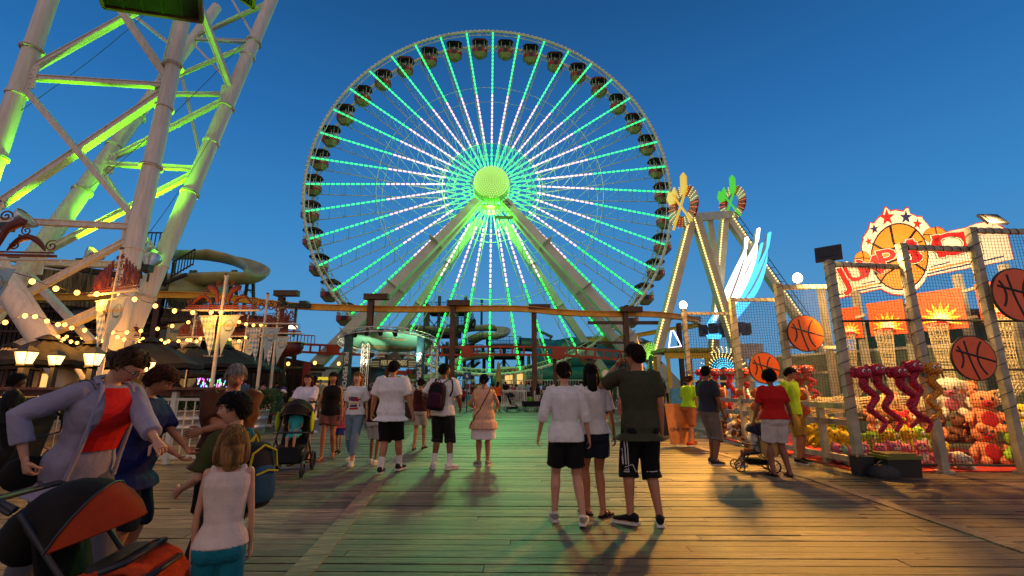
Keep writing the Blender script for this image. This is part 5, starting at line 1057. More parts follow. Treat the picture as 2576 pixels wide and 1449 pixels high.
plush('plush_pig', V((at(2480, 1060, 8.9).x, 8.9, at(2480, 1050, 8.9).z - .25)), .75, P_pe, P_rd, 'upper of the two stacked peach plush pigs', 'stacked plush pigs', -.5, 0, 'pig')
plush('plush_pig', V((at(2485, 1130, 8.9).x, 8.85, .02)), .72, P_pe, P_rd, 'lower of the two stacked peach plush pigs', 'stacked plush pigs', -.5, 0, 'pig')
plush('plush_dog', V((at(2395, 1040, 9.4).x, 9.4, .95)), .72, P_wh, P_pk, 'big cream plush dog lolling above the brown bears', None, -.6, .5, 'dog'); plush('plush_bear', V((at(2440, 1020, 9.4).x, 9.5, .95)), .62, P_pe, P_wh, 'big peach plush bear beside the cream dog', None, -.4, .4, 'bear')
plush('plush_bear', V((at(2568, 1120, 8.5).x, 8.5, .05)), .6, P_gr, P_wh, 'green plush bear at the right edge of the booth', None, -.5, 0, 'bear'); plush('plush_bear', V((at(2570, 1040, 8.6).x, 8.6, .5)), .6, P_y, P_wh, 'yellow plush bear at the right edge above the green one', None, -.5, 0, 'bear'); plush('plush_dog', V((at(2420, 1140, 8.4).x, 8.4, .03)), .42, P_wh, P_line if False else P_wh, 'white plush dog lying by the net foot', None, -1, .9, 'dog')
for i, z in enumerate((.55, .95)):
    m = MB(); m.box((8.3 + i * .1, 9.9 + i * .5, z - .25), (4.2, .5, .05)); tag(m.build('toy_shelf', M_bd2), 'lower dark toy shelf behind the snakes' if i == 0 else 'upper dark toy shelf behind the snakes', 'shelf')
# snake plush
def snake(u0, v0, u1, v1, Y_, mt, mt2, label, grp, amp=.11, head=True, n=26):
    a, b = at(u0, v0, Y_), at(u1, v1, Y_); pts = []
    for i in range(n + 1): t = i / n; tri = 2 * abs(2 * ((t * 2.1 + .25) % 1) - 1) - 1; pts.append(a.lerp(b, t) + V((tri * amp * min(1, t * 4), 0, 0)))
    pts = [V((0, 0, 0)) + p - a for p in pts]; sm = [pts[0]] + [(pts[i - 1] + pts[i] * 2 + pts[i + 1]) / 4 for i in range(1, n)] + [pts[-1]]
    e = empty('plush_snake', a, 0, label, 'plush toy', grp); m = MB(); m.path(sm, [.066 * (1 - .6 * i / n) + .009 for i in range(n + 1)], 10, round_=True); m.build('body', mt, e)
    m = MB(); m.sph((0, 0, .08), (.135, .115, .115), 12, 8); m.sph((0, -.1, .04), (.06, .08, .045), 10, 6)
    for s in (-1, 1): m.sph((s * .13, .03, .09), (.07, .03, .1), 8, 6)
    m.build('head', mt, e); m = MB()
    for s in (-1, 1): m.sph((s * .045, -.095, .11), (.03, .015, .032), 8, 6)
    m.build('eyes', mat('plush_eye_white', 'e8e0d8', .3, var=0), e); m = MB()
    for s in (-1, 1): m.sph((s * .045, -.108, .108), (.015, .008, .02), 6, 5)
    m.prism([V((-.012, -.16, .02)), V((.012, -.16, .02)), V((.02, -.18, -.1)), V((0, -.18, -.07)), V((-.02, -.18, -.1))], .005, (0, 1, 0)); m.build('pupils', M_line, e)
def scale_mat(nm, c, c2):
    m = mat(nm, c, .7, var=0); nt = m.node_tree; N = nt.nodes; L = nt.links; tc = N.new('ShaderNodeTexCoord'); v = N.new('ShaderNodeTexVoronoi'); v.feature = 'DISTANCE_TO_EDGE'; v.inputs['Scale'].default_value = 22; L.new(tc.outputs['Object'], v.inputs[0]); r = N.new('ShaderNodeValToRGB'); L.new(v.outputs[0], r.inputs[0]); r.color_ramp.elements[0].color = (*lin(c2), 1); r.color_ramp.elements[1].color = (*lin(c), 1); r.color_ramp.elements[0].position = .06; r.color_ramp.elements[1].position = .12; L.new(r.outputs[0], N['Principled BSDF'].inputs['Base Color']); return m
S_r, S_y = scale_mat('snake_red', 'c8183c', '4a0618'), scale_mat('snake_yellow', 'd8a028', 'a03010')
for u0, v0, u1, v1, mt, lb in ((2172, 950, 2222, 1085, S_r, 'leftmost red plush snake on the net'), (2206, 944, 2262, 1082, S_r, 'second red plush snake from the corner post'), (2262, 950, 2340, 1085, S_r, 'third red plush snake hanging lowest'), (2300, 935, 2300, 1072, S_r, 'highest red plush snake next to the yellow one'), (2348, 940, 2352, 1055, S_y, 'yellow plush snake on the net')): snake(u0, v0, u1, v1, 7.9 + .02 * (u0 % 3), mt, None, lb, 'plush snakes on the right net')
for u0, v0, u1, v1, Y_, lb in ((1768, 945, 1790, 1010, 13.2, 'red plush snake hanging over the head of the man in grey, leftmost'), (1800, 945, 1825, 1060, 12.6, 'long red plush snake by the left counter'), (1838, 945, 1850, 1075, 12.2, 'longest red plush snake above the brown dogs'), (1870, 945, 1872, 1010, 11.6, 'short red plush snake left of the lower disc'), (2000, 942, 2018, 990, 10.4, 'red plush snake right of the woman in red'), (2030, 940, 2050, 1000, 10.3, 'red plush snake beside the cream ball chute')): snake(u0, v0, u1, v1, Y_, S_r, None, lb, 'red plush snakes hanging in the booth', .13)
m = MB(); m.bar(at(1725, 938, 13.9), at(1875, 938, 11.5), .05); m.bar(at(1980, 938, 10.6), at(2080, 936, 9.9), .05); bp(m, 'hanging_rail', M_post)
# toolbox and bags at the net foot
tb = empty('toolbox', (at(2263, 1195, 7.7).x, 7.75, 0), .05, 'dark tote box with olive green lid beside the booth net', 'box'); m = MB(); m.box((0, 0, .14), (.52, .34, .28), taper=1.08); m.build('body', mat('box_dark', '1a1410', .5), tb); m = MB(); m.box((0, 0, .3), (.58, .4, .05)); m.box((0, 0, .34), (.48, .3, .035)); m.build('lid', mat('lid_olive', '6b6a1c', .4), tb)
m = MB(); m.box((0, 0, .14), (.24, .22, .28)); m.box((0, 0, .285), (.26, .24, .02)); tag(m.build('speaker_box', M_dark, None, (at(2178, 1190, 7.8).x, 7.85, 0)), 'small black box standing against the booth corner post', 'box')
m = MB(); m.loft([[V((x * .2 * k, y * .13 * k, z)) for x, y in ((-1, -.6), (-.5, -1), (.5, -1), (1, -.6), (1, .6), (.5, 1), (-.5, 1), (-1, .6))] for k, z in ((1, 0), (1.1, .06), (.9, .14), (.4, .2))], 0, True, True); m.path([(-.15, 0, .15), (-.05, -.05, .26), (.1, 0, .16)], .012, 6); tag(m.build('duffel_bag', mat('black_bag', (.015, .014, .013), .7, var=.2), None, (at(2218, 1195, 7.65).x, 7.6, 0)), 'slumped black bag between the box and the tote', 'bag')
# ---------------------------------------------------------------- pendulum ride
M_pl = mat('ride_leg_pale', 'c9bd9a', .45, var=.08, vs=.8); M_yb = emat('yellow_bulbs', (1, .72, .22), 2.6)
pr = empty('pendulum_ride', (17, 40, 0), 0, 'swinging pendulum ride with bulb-studded pale legs and round emblem wheels', 'pendulum ride'); PI_ = V((-17, -40, 0))
A1, A2 = at(1740, 548, 38), at(1822, 545, 44); g0 = lambda u, Y_: V(((u - 1288) / F / 1.03 * Y_, Y_, 0))
legs = [(A1, g0(1618, 37), 1), (A1 + V((.3, 0, 0)), g0(1893, 39), 1), (A2, g0(1783, 44), 1), (A2 + V((.3, 0, 0)), g0(2150, 46), 1)]
for i, (a, b, l_) in enumerate(legs):
    m = MB(); m.bar(a + PI_, b + PI_, .75, .75, up=(0, 1, 0)); 
    m.build('leg', M_pl, pr); m = MB(); n = 70; s = -1 if i in (0, 1, 2) else 1
    for k in range(n): c = a.lerp(b, (k + .5) / n) + PI_ + V((-.28 if i != 3 else .3, -.42, 0)); m.sph(c, (.09, .05, .09), 5, 3)
    m.build('bulb_row', M_yb, pr)['kind'] = 'stuff'
m = MB(); m.bar(A1 + PI_, A2 + PI_ + V((.5, 0, .2)), .8, .7); m.build('axle_beam', M_pl, pr)
m = MB()
for k in range(26): c = (A2 + V((.3, 0, 0))).lerp(g0(2150, 46), k / 26) + PI_ + V((.55, -.3, .35)); m.bar(c - V((.25, 0, 0)), c + V((.25, 0, 0)), .05)
for o_ in (-.25, .25): m.bar(A2 + PI_ + V((.85 + o_, -.3, .35)), g0(2150, 46) + PI_ + V((.85 + o_, -.3, .35)), .05)
m.build('ladder', M_dark, pr)
def emblem(c, rz, mats, n=24, r0=.9, r1=1.8, glow=True):
    m = MB(); Mz = Matrix.Rotation(rz, 3, 'Z')
    for i in range(n):
        a, b = i * 2 * PI / n, (i + 1) * 2 * PI / n; k = 0 if (i // 3) % 2 == 0 else 1
        m.prism([c + PI_ + Mz @ V((math.cos(t) * r, 0, math.sin(t) * r)) for r, t in ((r0, a), (r1, a), (r1, b), (r0, b))], .2, Mz @ V((0, -1, 0)), k)
        for rr in (1.1, 1.3, 1.5, 1.7, 1.87):
            t = (a + b) / 2; m.sph(c + PI_ + Mz @ V((math.cos(t) * rr, -.22, math.sin(t) * rr)), .045, 5, 3, m=2 + k)
    for q, (w_, h_) in (((-.75, 2.3), (.9, .5)), ((.75, 2.5), (.55, 1.3))):
        pass
    m.prism([c + PI_ + Mz @ V(p) for p in ((-1.5, -.25, .7), (-.9, -.25, .6), (-.5, -.25, 1.5), (-.7, -.25, 2.1), (-1.1, -.25, 1.7), (-1.5, -.25, 2.0), (-1.8, -.25, 1.3))], .15, Mz @ V((0, -1, 0)), 4); m.prism([c + PI_ + Mz @ V(p) for p in ((.1, -.25, 1.0), (.8, -.25, 1.0), (.9, -.25, 2.4), (.6, -.25, 2.9), (.2, -.25, 2.7))], .15, Mz @ V((0, -1, 0)), 4)
    for s in (-1, 1): m.bar(c + PI_ + Mz @ V((-1.2 * s, -.4, -1.8)), c + PI_ + Mz @ V((1.0 * s, -.4, 1.5)), .2, .1, m=4)
    return m.build('emblem', mats, pr)
emblem(at(1722, 520, 37.3), -1.25, [mat('emblem_cream', 'cfc0a0', .5), mat('emblem_red', 'a8281c', .5), emat('emblem_bulb', (1, .8, .4), 1.6), emat('emblem_bulb_red', (1, .25, .08), 1.3), emat('emblem_yellow', (1, .62, .05), .75)])
emblem(at(1845, 512, 44.5), -1.3, [mat('emblem_cream', 'cfc0a0', .5), mat('emblem_red', 'a8281c', .5), emat('emblem_bulb', (1, .8, .4), 1.6), emat('emblem_bulb_red', (1, .25, .08), 1.3), emat('emblem_green', (.12, 1, .05), .6)])
piv = (A1 + A2) / 2; gd = at(1822, 822, 41); m = MB(); m.bar(piv + PI_, gd + PI_, .5, .45); m.build('pendulum_arm', M_pl, pr)
M_wt, M_bt = emat('white_streak', (1, .95, .88), 3.2), emat('blue_streak', (.06, .48, 1), 2.2)
def light_streak(pts, r, mt, n=7):  # swing's blurred light streak, shaped as still glowing tubes on an added back
    P = cr_spline([at(u, v, Y_) + PI_ for u, v, Y_ in pts], 5); k = len(P); m = MB()
    for j in range(n):
        o_ = (j - (n - 1) / 2) * r * .42; m.path([p + V((o_ * math.sin(PI * min(1, .25 + i / k)) , .05 * j, 0)) for i, p in enumerate(P)], .10, 5, round_=True)
    o = m.build('streak_tubes', mt, pr); b = MB(); b.path([p + V((0, .5, 0)) for p in P], [r * .8 * math.sin(PI * (.15 + .75 * i / k)) + .1 for i in range(k)], 10, flat=.3, up=(1, 0, 0)); b.build('streak_back', M_white, o)
light_streak([(1805, 810, 41), (1840, 740, 40), (1872, 650, 39.5), (1880, 597, 39.5)], .55, M_wt); light_streak([(1815, 800, 41.5), (1865, 710, 41), (1900, 630, 41), (1910, 575, 41)], .5, M_wt)
light_streak([(1830, 812, 42), (1890, 730, 42.5), (1925, 650, 42.5), (1938, 585, 42.5)], .55, M_bt); light_streak([(1822, 800, 42), (1875, 730, 42), (1902, 670, 42), (1918, 612, 42)], .35, M_bt, 4); light_streak([(1798, 850, 41), (1800, 820, 41), (1815, 780, 40.6), (1830, 745, 40.5)], .6, M_bt)
m = MB(); m.sph(gd + PI_, .8, 14, 10)
for k in range(10): a = k * PI / 5; m.box(gd + PI_ + V((math.cos(a) * 1.9, math.sin(a) * 1.9, -.3)), (.55, .55, .9), a); m.bar(gd + PI_, gd + PI_ + V((math.cos(a) * 1.7, math.sin(a) * 1.7, -.1)), .15)
m.build('seat_ring', mat('seat_ring_blue', '1c3a5a', .4), pr)
# scallop light feature at the ride entrance
m = MB(); c = at(1822, 935, 30); 
for i in range(15):
    for j in range(11):
        a = .15 + i * 2.84 / 14; r = .35 + j * .125; m.sph(c + V((math.cos(a) * r * .95, -.1 * math.sin(j), math.sin(a) * r)), .045, 5, 3, m=1 if j < 5 else 0)
m.box(c + V((0, .15, .6)), (2.2, .1, 1.2), m=2); m.box(c + V((0, .15, -.5)), (.4, .3, 1.2), m=2)
tag(m.build('scallop_light', [M_yb, emat('cyan_bulbs', (.1, .65, 1), 2.2), M_dark]), 'fan of warm and blue bulbs at the pendulum ride entrance', 'light sign')
m = MB(); c = at(1638, 905, 34)
for i in range(13):
    for j in range(8): a = .9 + i * 2.1 / 12; r = .4 + j * .12; m.sph(c + V((math.cos(a) * r * .6, 0, math.sin(a) * r)), .04, 5, 3, m=0)
m.box(c + V((0, .12, .5)), (.6, .1, 1.2), m=1); m.box(c + V((0, .15, -.9)), (.2, .2, 2.4), m=1)
tag(m.build('shell_light', [emat('green_bulbs', (.45, 1, .1), 1.4), mat('teal_panel', '1c6a4a', .5)]), 'small green shell of bulbs left of the man in the olive shirt', 'light sign')
m = MB(); p = at(2014 / 1.0 - 58, 0, 30) if False else at(1889, 884, 30); m.box(p, (1.5, .3, 1.0)); m.tube(p, (p.x, p.y, 0), .06); tag(m.build('speaker_sign', mat('white_box', 'b8b0a8', .5)), 'pale box sign on a post behind the nets', 'sign')
# gantry frame with neon (near right leg foot)
m = MB(); p = at(1697, 857, 33); m.path([p + V(q) for q in ((-.2, 0, .7), (-.45, 0, -.5), (.45, 0, -.4), (.2, 0, .2), (-.05, 0, .75))], .06, 6, closed=True); tag(m.build('neon_sign', emat('neon_white', (.9, .75, 1), 3)), 'small white neon outline hanging beneath the track loop', 'neon sign')
# yellow shelter
ys = empty('yellow_shelter', (at(1714, 930, 25).x, 25, 0), 0, 'bright yellow open shelter with scalloped roof edge', 'shelter'); zt = at(1714, 884, 25).z; M_ys = mat('shelter_yellow', 'c9a81c', .5, var=.1)
m = MB(); m.box((0, 0, zt), (2.5, 2.4, .18)); 
for i in range(5): m.path([(-1.1 + i * .55, -1.35, zt - .05), (-1.1 + i * .55, 1.2, zt - .05)], .09, 8)
m.build('roof', mat('shelter_roof', '8a8a1c', .6), ys); m = MB(); m.box((0, -1.1, zt - .3), (2.4, .1, .3)); m.build('fascia', M_ys, ys)
for x_ in (-1.05, .95): 
    for y_ in (-1.1, 1.1): m = MB(); m.box((x_, y_, (zt - .2) / 2), (.17, .12, zt - .2)); m.build('post', M_ys, ys)
m = MB(); m.box((.3, -1.2, .65), (2.8, .3, 1.3)); m.build('counter', mat('shelter_blue', '4f9ab8', .5, var=.15), ys)
# folded yellow parasol
fu = empty('folded_parasol', (at(1604, 900, 13).x, 13, 0), 0, 'folded yellow and white parasol behind the man in the olive shirt', 'umbrella'); m = MB(); m.lathe([(.02, 2.75), (.07, 2.6), (.11, 2.3), (.15, 1.7), (.17, 1.3), (.05, 1.25)], n=12); m.build('canopy', mat('parasol_yellow', 'd89a28', .7, var=.25, vs=2, stretch=(9, 9, .3), col2='d8ccb0'), fu); m = MB(); m.tube((0, 0, 0), (0, 0, 2.8), .025); m.lathe([(.25, 0), (.25, .08)], n=16); m.build('pole', M_post, fu)
fu = empty('folded_parasol', (at(1254, 950, 34).x, 34, 0), 0, 'small folded cream parasol far away before the operator cabin', 'umbrella'); m = MB(); m.lathe([(.02, 3.2), (.1, 3.0), (.22, 2.0), (.25, 1.4), (.05, 1.3)], n=10); m.build('canopy', mat('parasol_straw', 'a89a4a', .7), fu); m = MB(); m.tube((0, 0, 0), (0, 0, 3), .04); m.build('pole', M_post, fu)
# water cooler on black bin, sandwich board, wagon
wc = empty('drink_cooler', (at(1657, 1000, 14).x, 14, .85), 0, 'yellow drink cooler with white lid on a dark bin', 'cooler'); m = MB(); m.lathe([(.14, 0), (.17, .4)], n=20); m.build('barrel', mat('cooler_yellow', 'd8a81c', .4), wc); m = MB(); m.lathe([(.18, .4), (.17, .46), (.05, .48)], n=20); m.box((0, -.17, .08), (.05, .06, .05)); m.build('lid', mat('cooler_lid', 'a03018', .4), wc)
m = MB(); m.box((0, 0, .42), (.5, .5, .84), taper=1.06); tag(m.build('dark_bin', M_dark, None, (at(1657, 1000, 14).x, 14, 0)), 'plain dark bin under the yellow cooler', 'bin')
sb = empty('sandwich_board', (at(1712, 1110, 11.5).x, 11.6, 0), .1, 'orange and yellow sandwich board left of the booth', 'sign'); m = MB(); m.bar((0, -.22, 0), (0, 0, .95), .62, .02, up=(1, 0, 0)) if False else m.prism([V((-.3, -.2, .05)), V((.3, -.2, .05)), V((.3, 0, .98)), V((-.3, 0, .98))], .02, (0, 1, 0)); m.build('panel', mat('board_orange', 'd87a2a', .5), sb)
m = MB(); f_ = lambda s_, z, sz, mi: text(m, s_, (0, -.215 + z * .215, z), (1, 0, 0), V((0, .22, .95)), sz, m=mi, ext=.002, off=.01)
f_('ONE WIN', .38, .12, 0); m.prism([V((-.3, -.175, .12)), V((.3, -.175, .12)), V((.3, -.155, .22)), V((-.3, -.155, .22))], .002, (0, -1, 0), 1); m.build('lettering', [M_line, M_hr], sb)
cs = empty('number_sign', (at(1175, 950, 26).x, 26, 0), 0, 'small dark blue square sign with white number 6 on a post', 'sign'); z6 = at(1175, 946, 26).z; m = MB(); m.box((0, 0, z6), (.42, .05, .42)); m.tube((0, .04, 0), (0, .04, z6), .03); m.build('panel', mat('sign_blue', '1c3a6a', .5), cs); m = MB(); text(m, '6', (0, -.03, z6), (1, 0, 0), (0, 0, 1), .3, off=.02); m.build('numeral', M_white, cs)
m = MB(); p = at(1523, 940, 24); m.lathe([(.3, 0), (.3, .05)], p, 20, M=D_); m.tube(p, (p.x, p.y, 0), .07, m=1); m.lathe([(.2, 0), (.2, .02)], p - V((0, .06, 0)), 20, m=2, M=D_); tag(m.build('round_post_sign', [mat('round_green', '2f9a3a', .4), M_ys, M_white]), 'round green sign on a yellow post right of the two girls', 'sign')
# white queue railings
for x0, x1, y_, lb in ((7, 14, 30, 'white metal queue railing right of the brown column'), (-6, 1, 33, 'white metal queue railing in front of the loading platform'), (1.5, 6.5, 31, 'white metal queue railing behind the orange shirt woman')):
    m = MB(); railing(m, (x0, y_, 0), (x1, y_, 0), 1.1, .14); tag(m.build('queue_railing', M_white), lb, 'railing', 'white queue railings')
for i, (u, Y_) in enumerate(((752, 27), (768, 27), (785, 27.5), (800, 28), (815, 28))): m = MB(); m.path([(0, 0, 0), (0, 0, 1.35)], .12, 8); tag(m.build('wooden_piling', M_tim, None, (at(u, 960, Y_).x, Y_, 0)), 'dark wooden piling in the row below the orange track', 'piling', 'dark wooden pilings')
# ---------------------------------------------------------------- people
def skinm(n, c): return mat(n, c, .5, var=.06, vs=8, bump=.05, bs=150, spec=.4)
SK = {'light': skinm('skin_light', 'c08a6c'), 'tan': skinm('skin_tan', 'a86e4c'), 'brown': skinm('skin_brown', '7a4a30'), 'dark': skinm('skin_dark', '46291a')}
def hairm(n, c): return mat(n, c, .62, var=.3, vs=5, bump=.8, bs=18, stretch=(7, 7, .9), spec=.18)
HR = {'black': hairm('hair_black', '120c0a'), 'brown': hairm('hair_brown', '20120a'), 'auburn': hairm('hair_auburn', '4a2212'), 'blond': hairm('hair_blond', '8a6236'), 'grey': hairm('hair_grey', '8f8880'), 'mid': hairm('hair_mid', '4a3420')}
CL = {}
def cloth(c, nm=None):
    if c not in CL: CL[c] = mat('cloth_' + (nm or c), c, .85, var=.07, vs=7, bump=.25, bs=120, spec=.25)
    return CL[c]
M_lip = mat('lips', '8c3a34', .45, var=0); M_eyew = mat('eye_white', 'd8d0c8', .25, var=0); M_iris = mat('iris', '2a1a10', .2, var=0); M_sole = mat('sole_white', 'cfc8ba', .6)
def remesh(mb, vox, smooth=3, fac=.6):
    me = bpy.data.meshes.new('t'); me.from_pydata(mb.v, [], mb.f); o = bpy.data.objects.new('t', me); COL.objects.link(o)
    r = o.modifiers.new('r', 'REMESH'); r.mode = 'VOXEL'; r.voxel_size = vox
    s = o.modifiers.new('s', 'SMOOTH'); s.factor = fac; s.iterations = smooth
    dg = bpy.context.evaluated_depsgraph_get(); e = o.evaluated_get(dg); m2 = e.to_mesh()
    out = MB(); out.v = [tuple(v.co) for v in m2.vertices]; out.f = [tuple(p.vertices) for p in m2.polygons]; out.m = [0] * len(out.f); out.s = [True] * len(out.f)
    e.to_mesh_clear(); bpy.data.objects.remove(o); bpy.data.meshes.remove(me); return out
def wrinkle(mb, amp, sc_=(9, 9, 4), seed=0, fold=0.):
    # displace along a cheap radial direction
    n = len(mb.v); N_ = [V((0, 0, 0)) for _ in range(n)]; P = [V(p) for p in mb.v]
    for f in mb.f:
        k = (P[f[1]] - P[f[0]]).cross(P[f[2]] - P[f[0]])
        for i in f: N_[i] += k
    for i, p in enumerate(P):
        nn = N_[i].normalized() if N_[i].length > 0 else V((0, 0, 1)); q = V((p.x * sc_[0] + seed, p.y * sc_[1] + p.z * 2.5, p.z * sc_[2]))
        d = noise.noise(q) * .7 + (1 - abs(noise.noise(q * 2.1 + V((5, 2, 1)))) * 2) * .3
        mb.v[i] = tuple(p + nn * (amp * d))
    return mb
def ik(a, b, l1, l2, pole):
    d = b - a; L_ = d.length; mx = (l1 + l2) * .995
    if L_ > mx: b = a + d * (mx / L_); d = b - a; L_ = mx
    x = (l1 * l1 - l2 * l2 + L_ * L_) / (2 * L_); h = math.sqrt(max(0, l1 * l1 - x * x)); dn = d.normalized(); p = V(pole); p = (p - dn * p.dot(dn)).normalized()
    return a + dn * x + p * h, b
def ell_ring(c, rx, ry, M, n=20, e=2.3, z=0.):
    out = []
    for q in range(n):
        a = q * 2 * PI / n; ca, sa = math.cos(a), math.sin(a)
        out.append(c + M @ V((math.copysign(abs(ca) ** (2 / e), ca) * rx, math.copysign(abs(sa) ** (2 / e), sa) * ry, 0)))
    return out
def head_geo(c, Mh, s, fine, female=False):
    m = MB(); K, N_ = (40, 56) if fine else (16, 20); rings = []
    for i in range(K):
        t = -PI / 2 + PI * (i + .3) / (K - .4); z0 = math.sin(t); r0 = math.cos(t); ring = []
        for j in range(N_):
            a = j * 2 * PI / N_; a = a + .35 * math.sin(2 * (a - PI / 2)) * 0; a2 = a - .28 * math.sin(2 * a) * -1 if False else a
            x, y, z = math.cos(a2) * r0, math.sin(a2) * r0, z0
            wx = 1 - .22 * max(0, -z) ** 1.4; X_ = x * .074 * wx; Y_ = y * .094; Z_ = z * .116
            if y < 0: Y_ *= 1 - .3 * max(0, -z - .1)
            if y > 0: Y_ -= .008 * max(0, -z) * 1.2; Y_ *= 1 - .10 * abs(x) ** 2
            if y > 0.2:
                f = min(1, (y - .2) / .4)
                nz = math.exp(-(x / .17) ** 2) * (max(0, 1 - abs(z + .22) / .2) * .9 + max(0, 1 - abs(z + .02) / .3) * .45); Y_ += f * .021 * nz
                Y_ -= f * .009 * math.exp(-((abs(x) - .36) / .17) ** 2 - ((z - .03) / .12) ** 2)
                Y_ += f * .004 * math.exp(-((z - .2) / .1) ** 2) * (1 - abs(x)); Y_ += f * .006 * math.exp(-(x / .26) ** 2 - ((z + .53) / .07) ** 2) ; Y_ -= f * .004 * math.exp(-(x / .3) ** 2 - ((z + .62) / .05) ** 2)
                Y_ += f * .010 * math.exp(-(x / .3) ** 2 - ((z + .84) / .16) ** 2)
            ring.append(c + Mh @ (V((X_, Y_, Z_)) * s))
        rings.append(ring)
    m.loft(rings, 0)
    if fine:   # lips
        k = N_
        for fi in range(len(m.f)):
            f = m.f[fi]; p = sum((V(m.v[i]) for i in f), V()) / len(f); q = Mh.inverted() @ (p - c) / s
            if abs(q.x) < .024 - abs(q.z + .062) * .8 and abs(q.z + .062) < .0095 and q.y > .04: m.m[fi] = 1
    for sx_ in (-1, 1):
        m.sph(c + Mh @ (V((sx_ * .074, -.004, -.008)) * s), V((.010, .017, .030)) * s, 8, 6, M=Mh @ Matrix.Rotation(sx_ * -.35, 3, 'Z'))
    return m
def hair_geo(c, Mh, s, style, fine, seed=0):
    m = MB(); K, N_ = (34, 44) if fine else (14, 18); rings = []
    long_ = style in ('long', 'bob', 'ponytail', 'bun', 'curly')
    for i in range(K):
        t = -PI / 2 + PI * (i + .3) / (K - .4); z = math.sin(t); r0 = math.cos(t); ring = []
        for j in range(N_):
            a = j * 2 * PI / N_; x, y = math.cos(a) * r0, math.sin(a) * r0
            # hairline: front high, sides mid, back low
            zl = .42 if y > .45 else (.42 + (-.15 - .42) * min(1, (.45 - y) / .5) if y > -.05 else -.15 - .45 * min(1, (-.05 - y) / .5)); 
            if abs(x) > .8 and y > .0 and not long_: zl = .15
            th = .013 + .006 * noise.noise(V((x * 4 + seed, y * 4, z * 4)))
            if style == 'curly': th = .035 + .02 * noise.noise(V((x * 5 + seed, y * 5, z * 5)))
            if style == 'short_full': th = .022 + .009 * noise.noise(V((x * 6 + seed, y * 6, z * 6)))
            if style == 'buzz': th = .004
            f = max(0, min(1, (z - zl) / .12 + .5)); th = th * f - .006 * (1 - f)
            wx = 1 - .22 * max(0, -z) ** 1.4; X_ = x * .074 * wx; Y_ = y * .094; Z_ = z * .116
            if y < 0: Y_ *= 1 - .3 * max(0, -z - .1)
            p = V((X_, Y_, Z_)); n = V((x / .074, y / .094, z / .116)).normalized(); ring.append(c + Mh @ ((p + n * th) * s))
        rings.append(ring)
    m.loft(rings, 0)
    W = lambda x, y, z: c + Mh @ (V((x, y, z)) * s)
    if style != 'buzz':
        rg = random.Random(seed + 3); up0 = .0 if style in ('bun', 'ponytail', 'topbun') else 1.
        for _ in range(520 if K > 30 else 60):
            a = rg.uniform(0, 2 * PI); z = rg.uniform(-.1, .97); y = math.sin(a)
            if y > .35 and z < .5: continue
            if y > -.1 and z < .1: continue
            P = []; ln_ = rg.uniform(.18, .4); tw = rg.uniform(-.25, .25)
            for k in range(4):
                zz = z - ln_ * k / 3 * (1 if up0 else .5); aa = a + tw * k / 3 + (0 if up0 else (-.25 * k / 3 if math.cos(a) > 0 else .25 * k / 3) * (1 if y > 0 else -1)); r0 = math.sqrt(max(.01, 1 - zz * zz)); x_, y_ = math.cos(aa) * r0, math.sin(aa) * r0
                th = (.017 if style not in ('curly', 'short_full') else (.026 if style == 'short_full' else .042)) + (.006 if k == 3 else 0) + rg.uniform(-.001, .002)
                Y_ = y_ * .094 * (1 - .3 * max(0, -zz - .1) if y_ < 0 else 1); p = V((x_ * .074, Y_, zz * .116)); n = V((x_ / .074, y_ / .094, zz / .116)).normalized(); P.append(W(*(p + n * th)))
            m.path(P, [.0035 * s, .0045 * s, .004 * s, .0015 * s], 4, cap=False, flat=.6)
    def lock(P, ra, fl=.5, n=16):
        P = cr_spline([W(*p) for p in P], 5); k = len(P); R_ = [s * (ra[0] + (ra[1] - ra[0]) * (i / (k - 1)) if i < k * .85 else ra[1] * (1 - (i - k * .85) / (k * .15) * .6)) for i in range(k)]
        b = len(m.v); m.path(P, R_, n, flat=fl, up=(Mh @ V((0, 1, 0))) if False else None, round_=True)
        for i in range(b, len(m.v)): p = V(m.v[i]); d = .006 * s * noise.noise(V((p.x * 40 + seed, p.y * 40, p.z * 6))); m.v[i] = tuple(p + V((d, d, 0)))
    if style == 'long':
        lock([(0, -.05, .03), (0, -.10, -.06), (0, -.11, -.18), (.01, -.10, -.32), (.015, -.10, -.42)], (.07, .05), .55)
        for sx_ in (-1, 1): lock([(sx_ * .055, -.03, .04), (sx_ * .075, -.045, -.06), (sx_ * .08, -.05, -.2), (sx_ * .07, -.05, -.33)], (.032, .018), .8, 10)
    if style == 'bob':
        lock([(0, -.05, .02), (0, -.08, -.07), (0, -.075, -.14)], (.075, .07), .6)
        for sx_ in (-1, 1): lock([(sx_ * .058, -.02, .05), (sx_ * .08, -.025, -.04), (sx_ * .078, -.02, -.13)], (.034, .03), .9, 10)
    if style == 'ponytail': lock([(0, -.09, .05), (0, -.135, .03), (0, -.145, -.08), (0, -.12, -.22)], (.025, .03), .8, 10)
    if style == 'bun': lock([(0, -.09, -.01), (0, -.125, -.02), (0, -.13, -.03)], (.035, .036), 1, 12)
    if style == 'topbun': m.sph(W(0, -.05, .135), .045 * s, 12, 9)
    return m
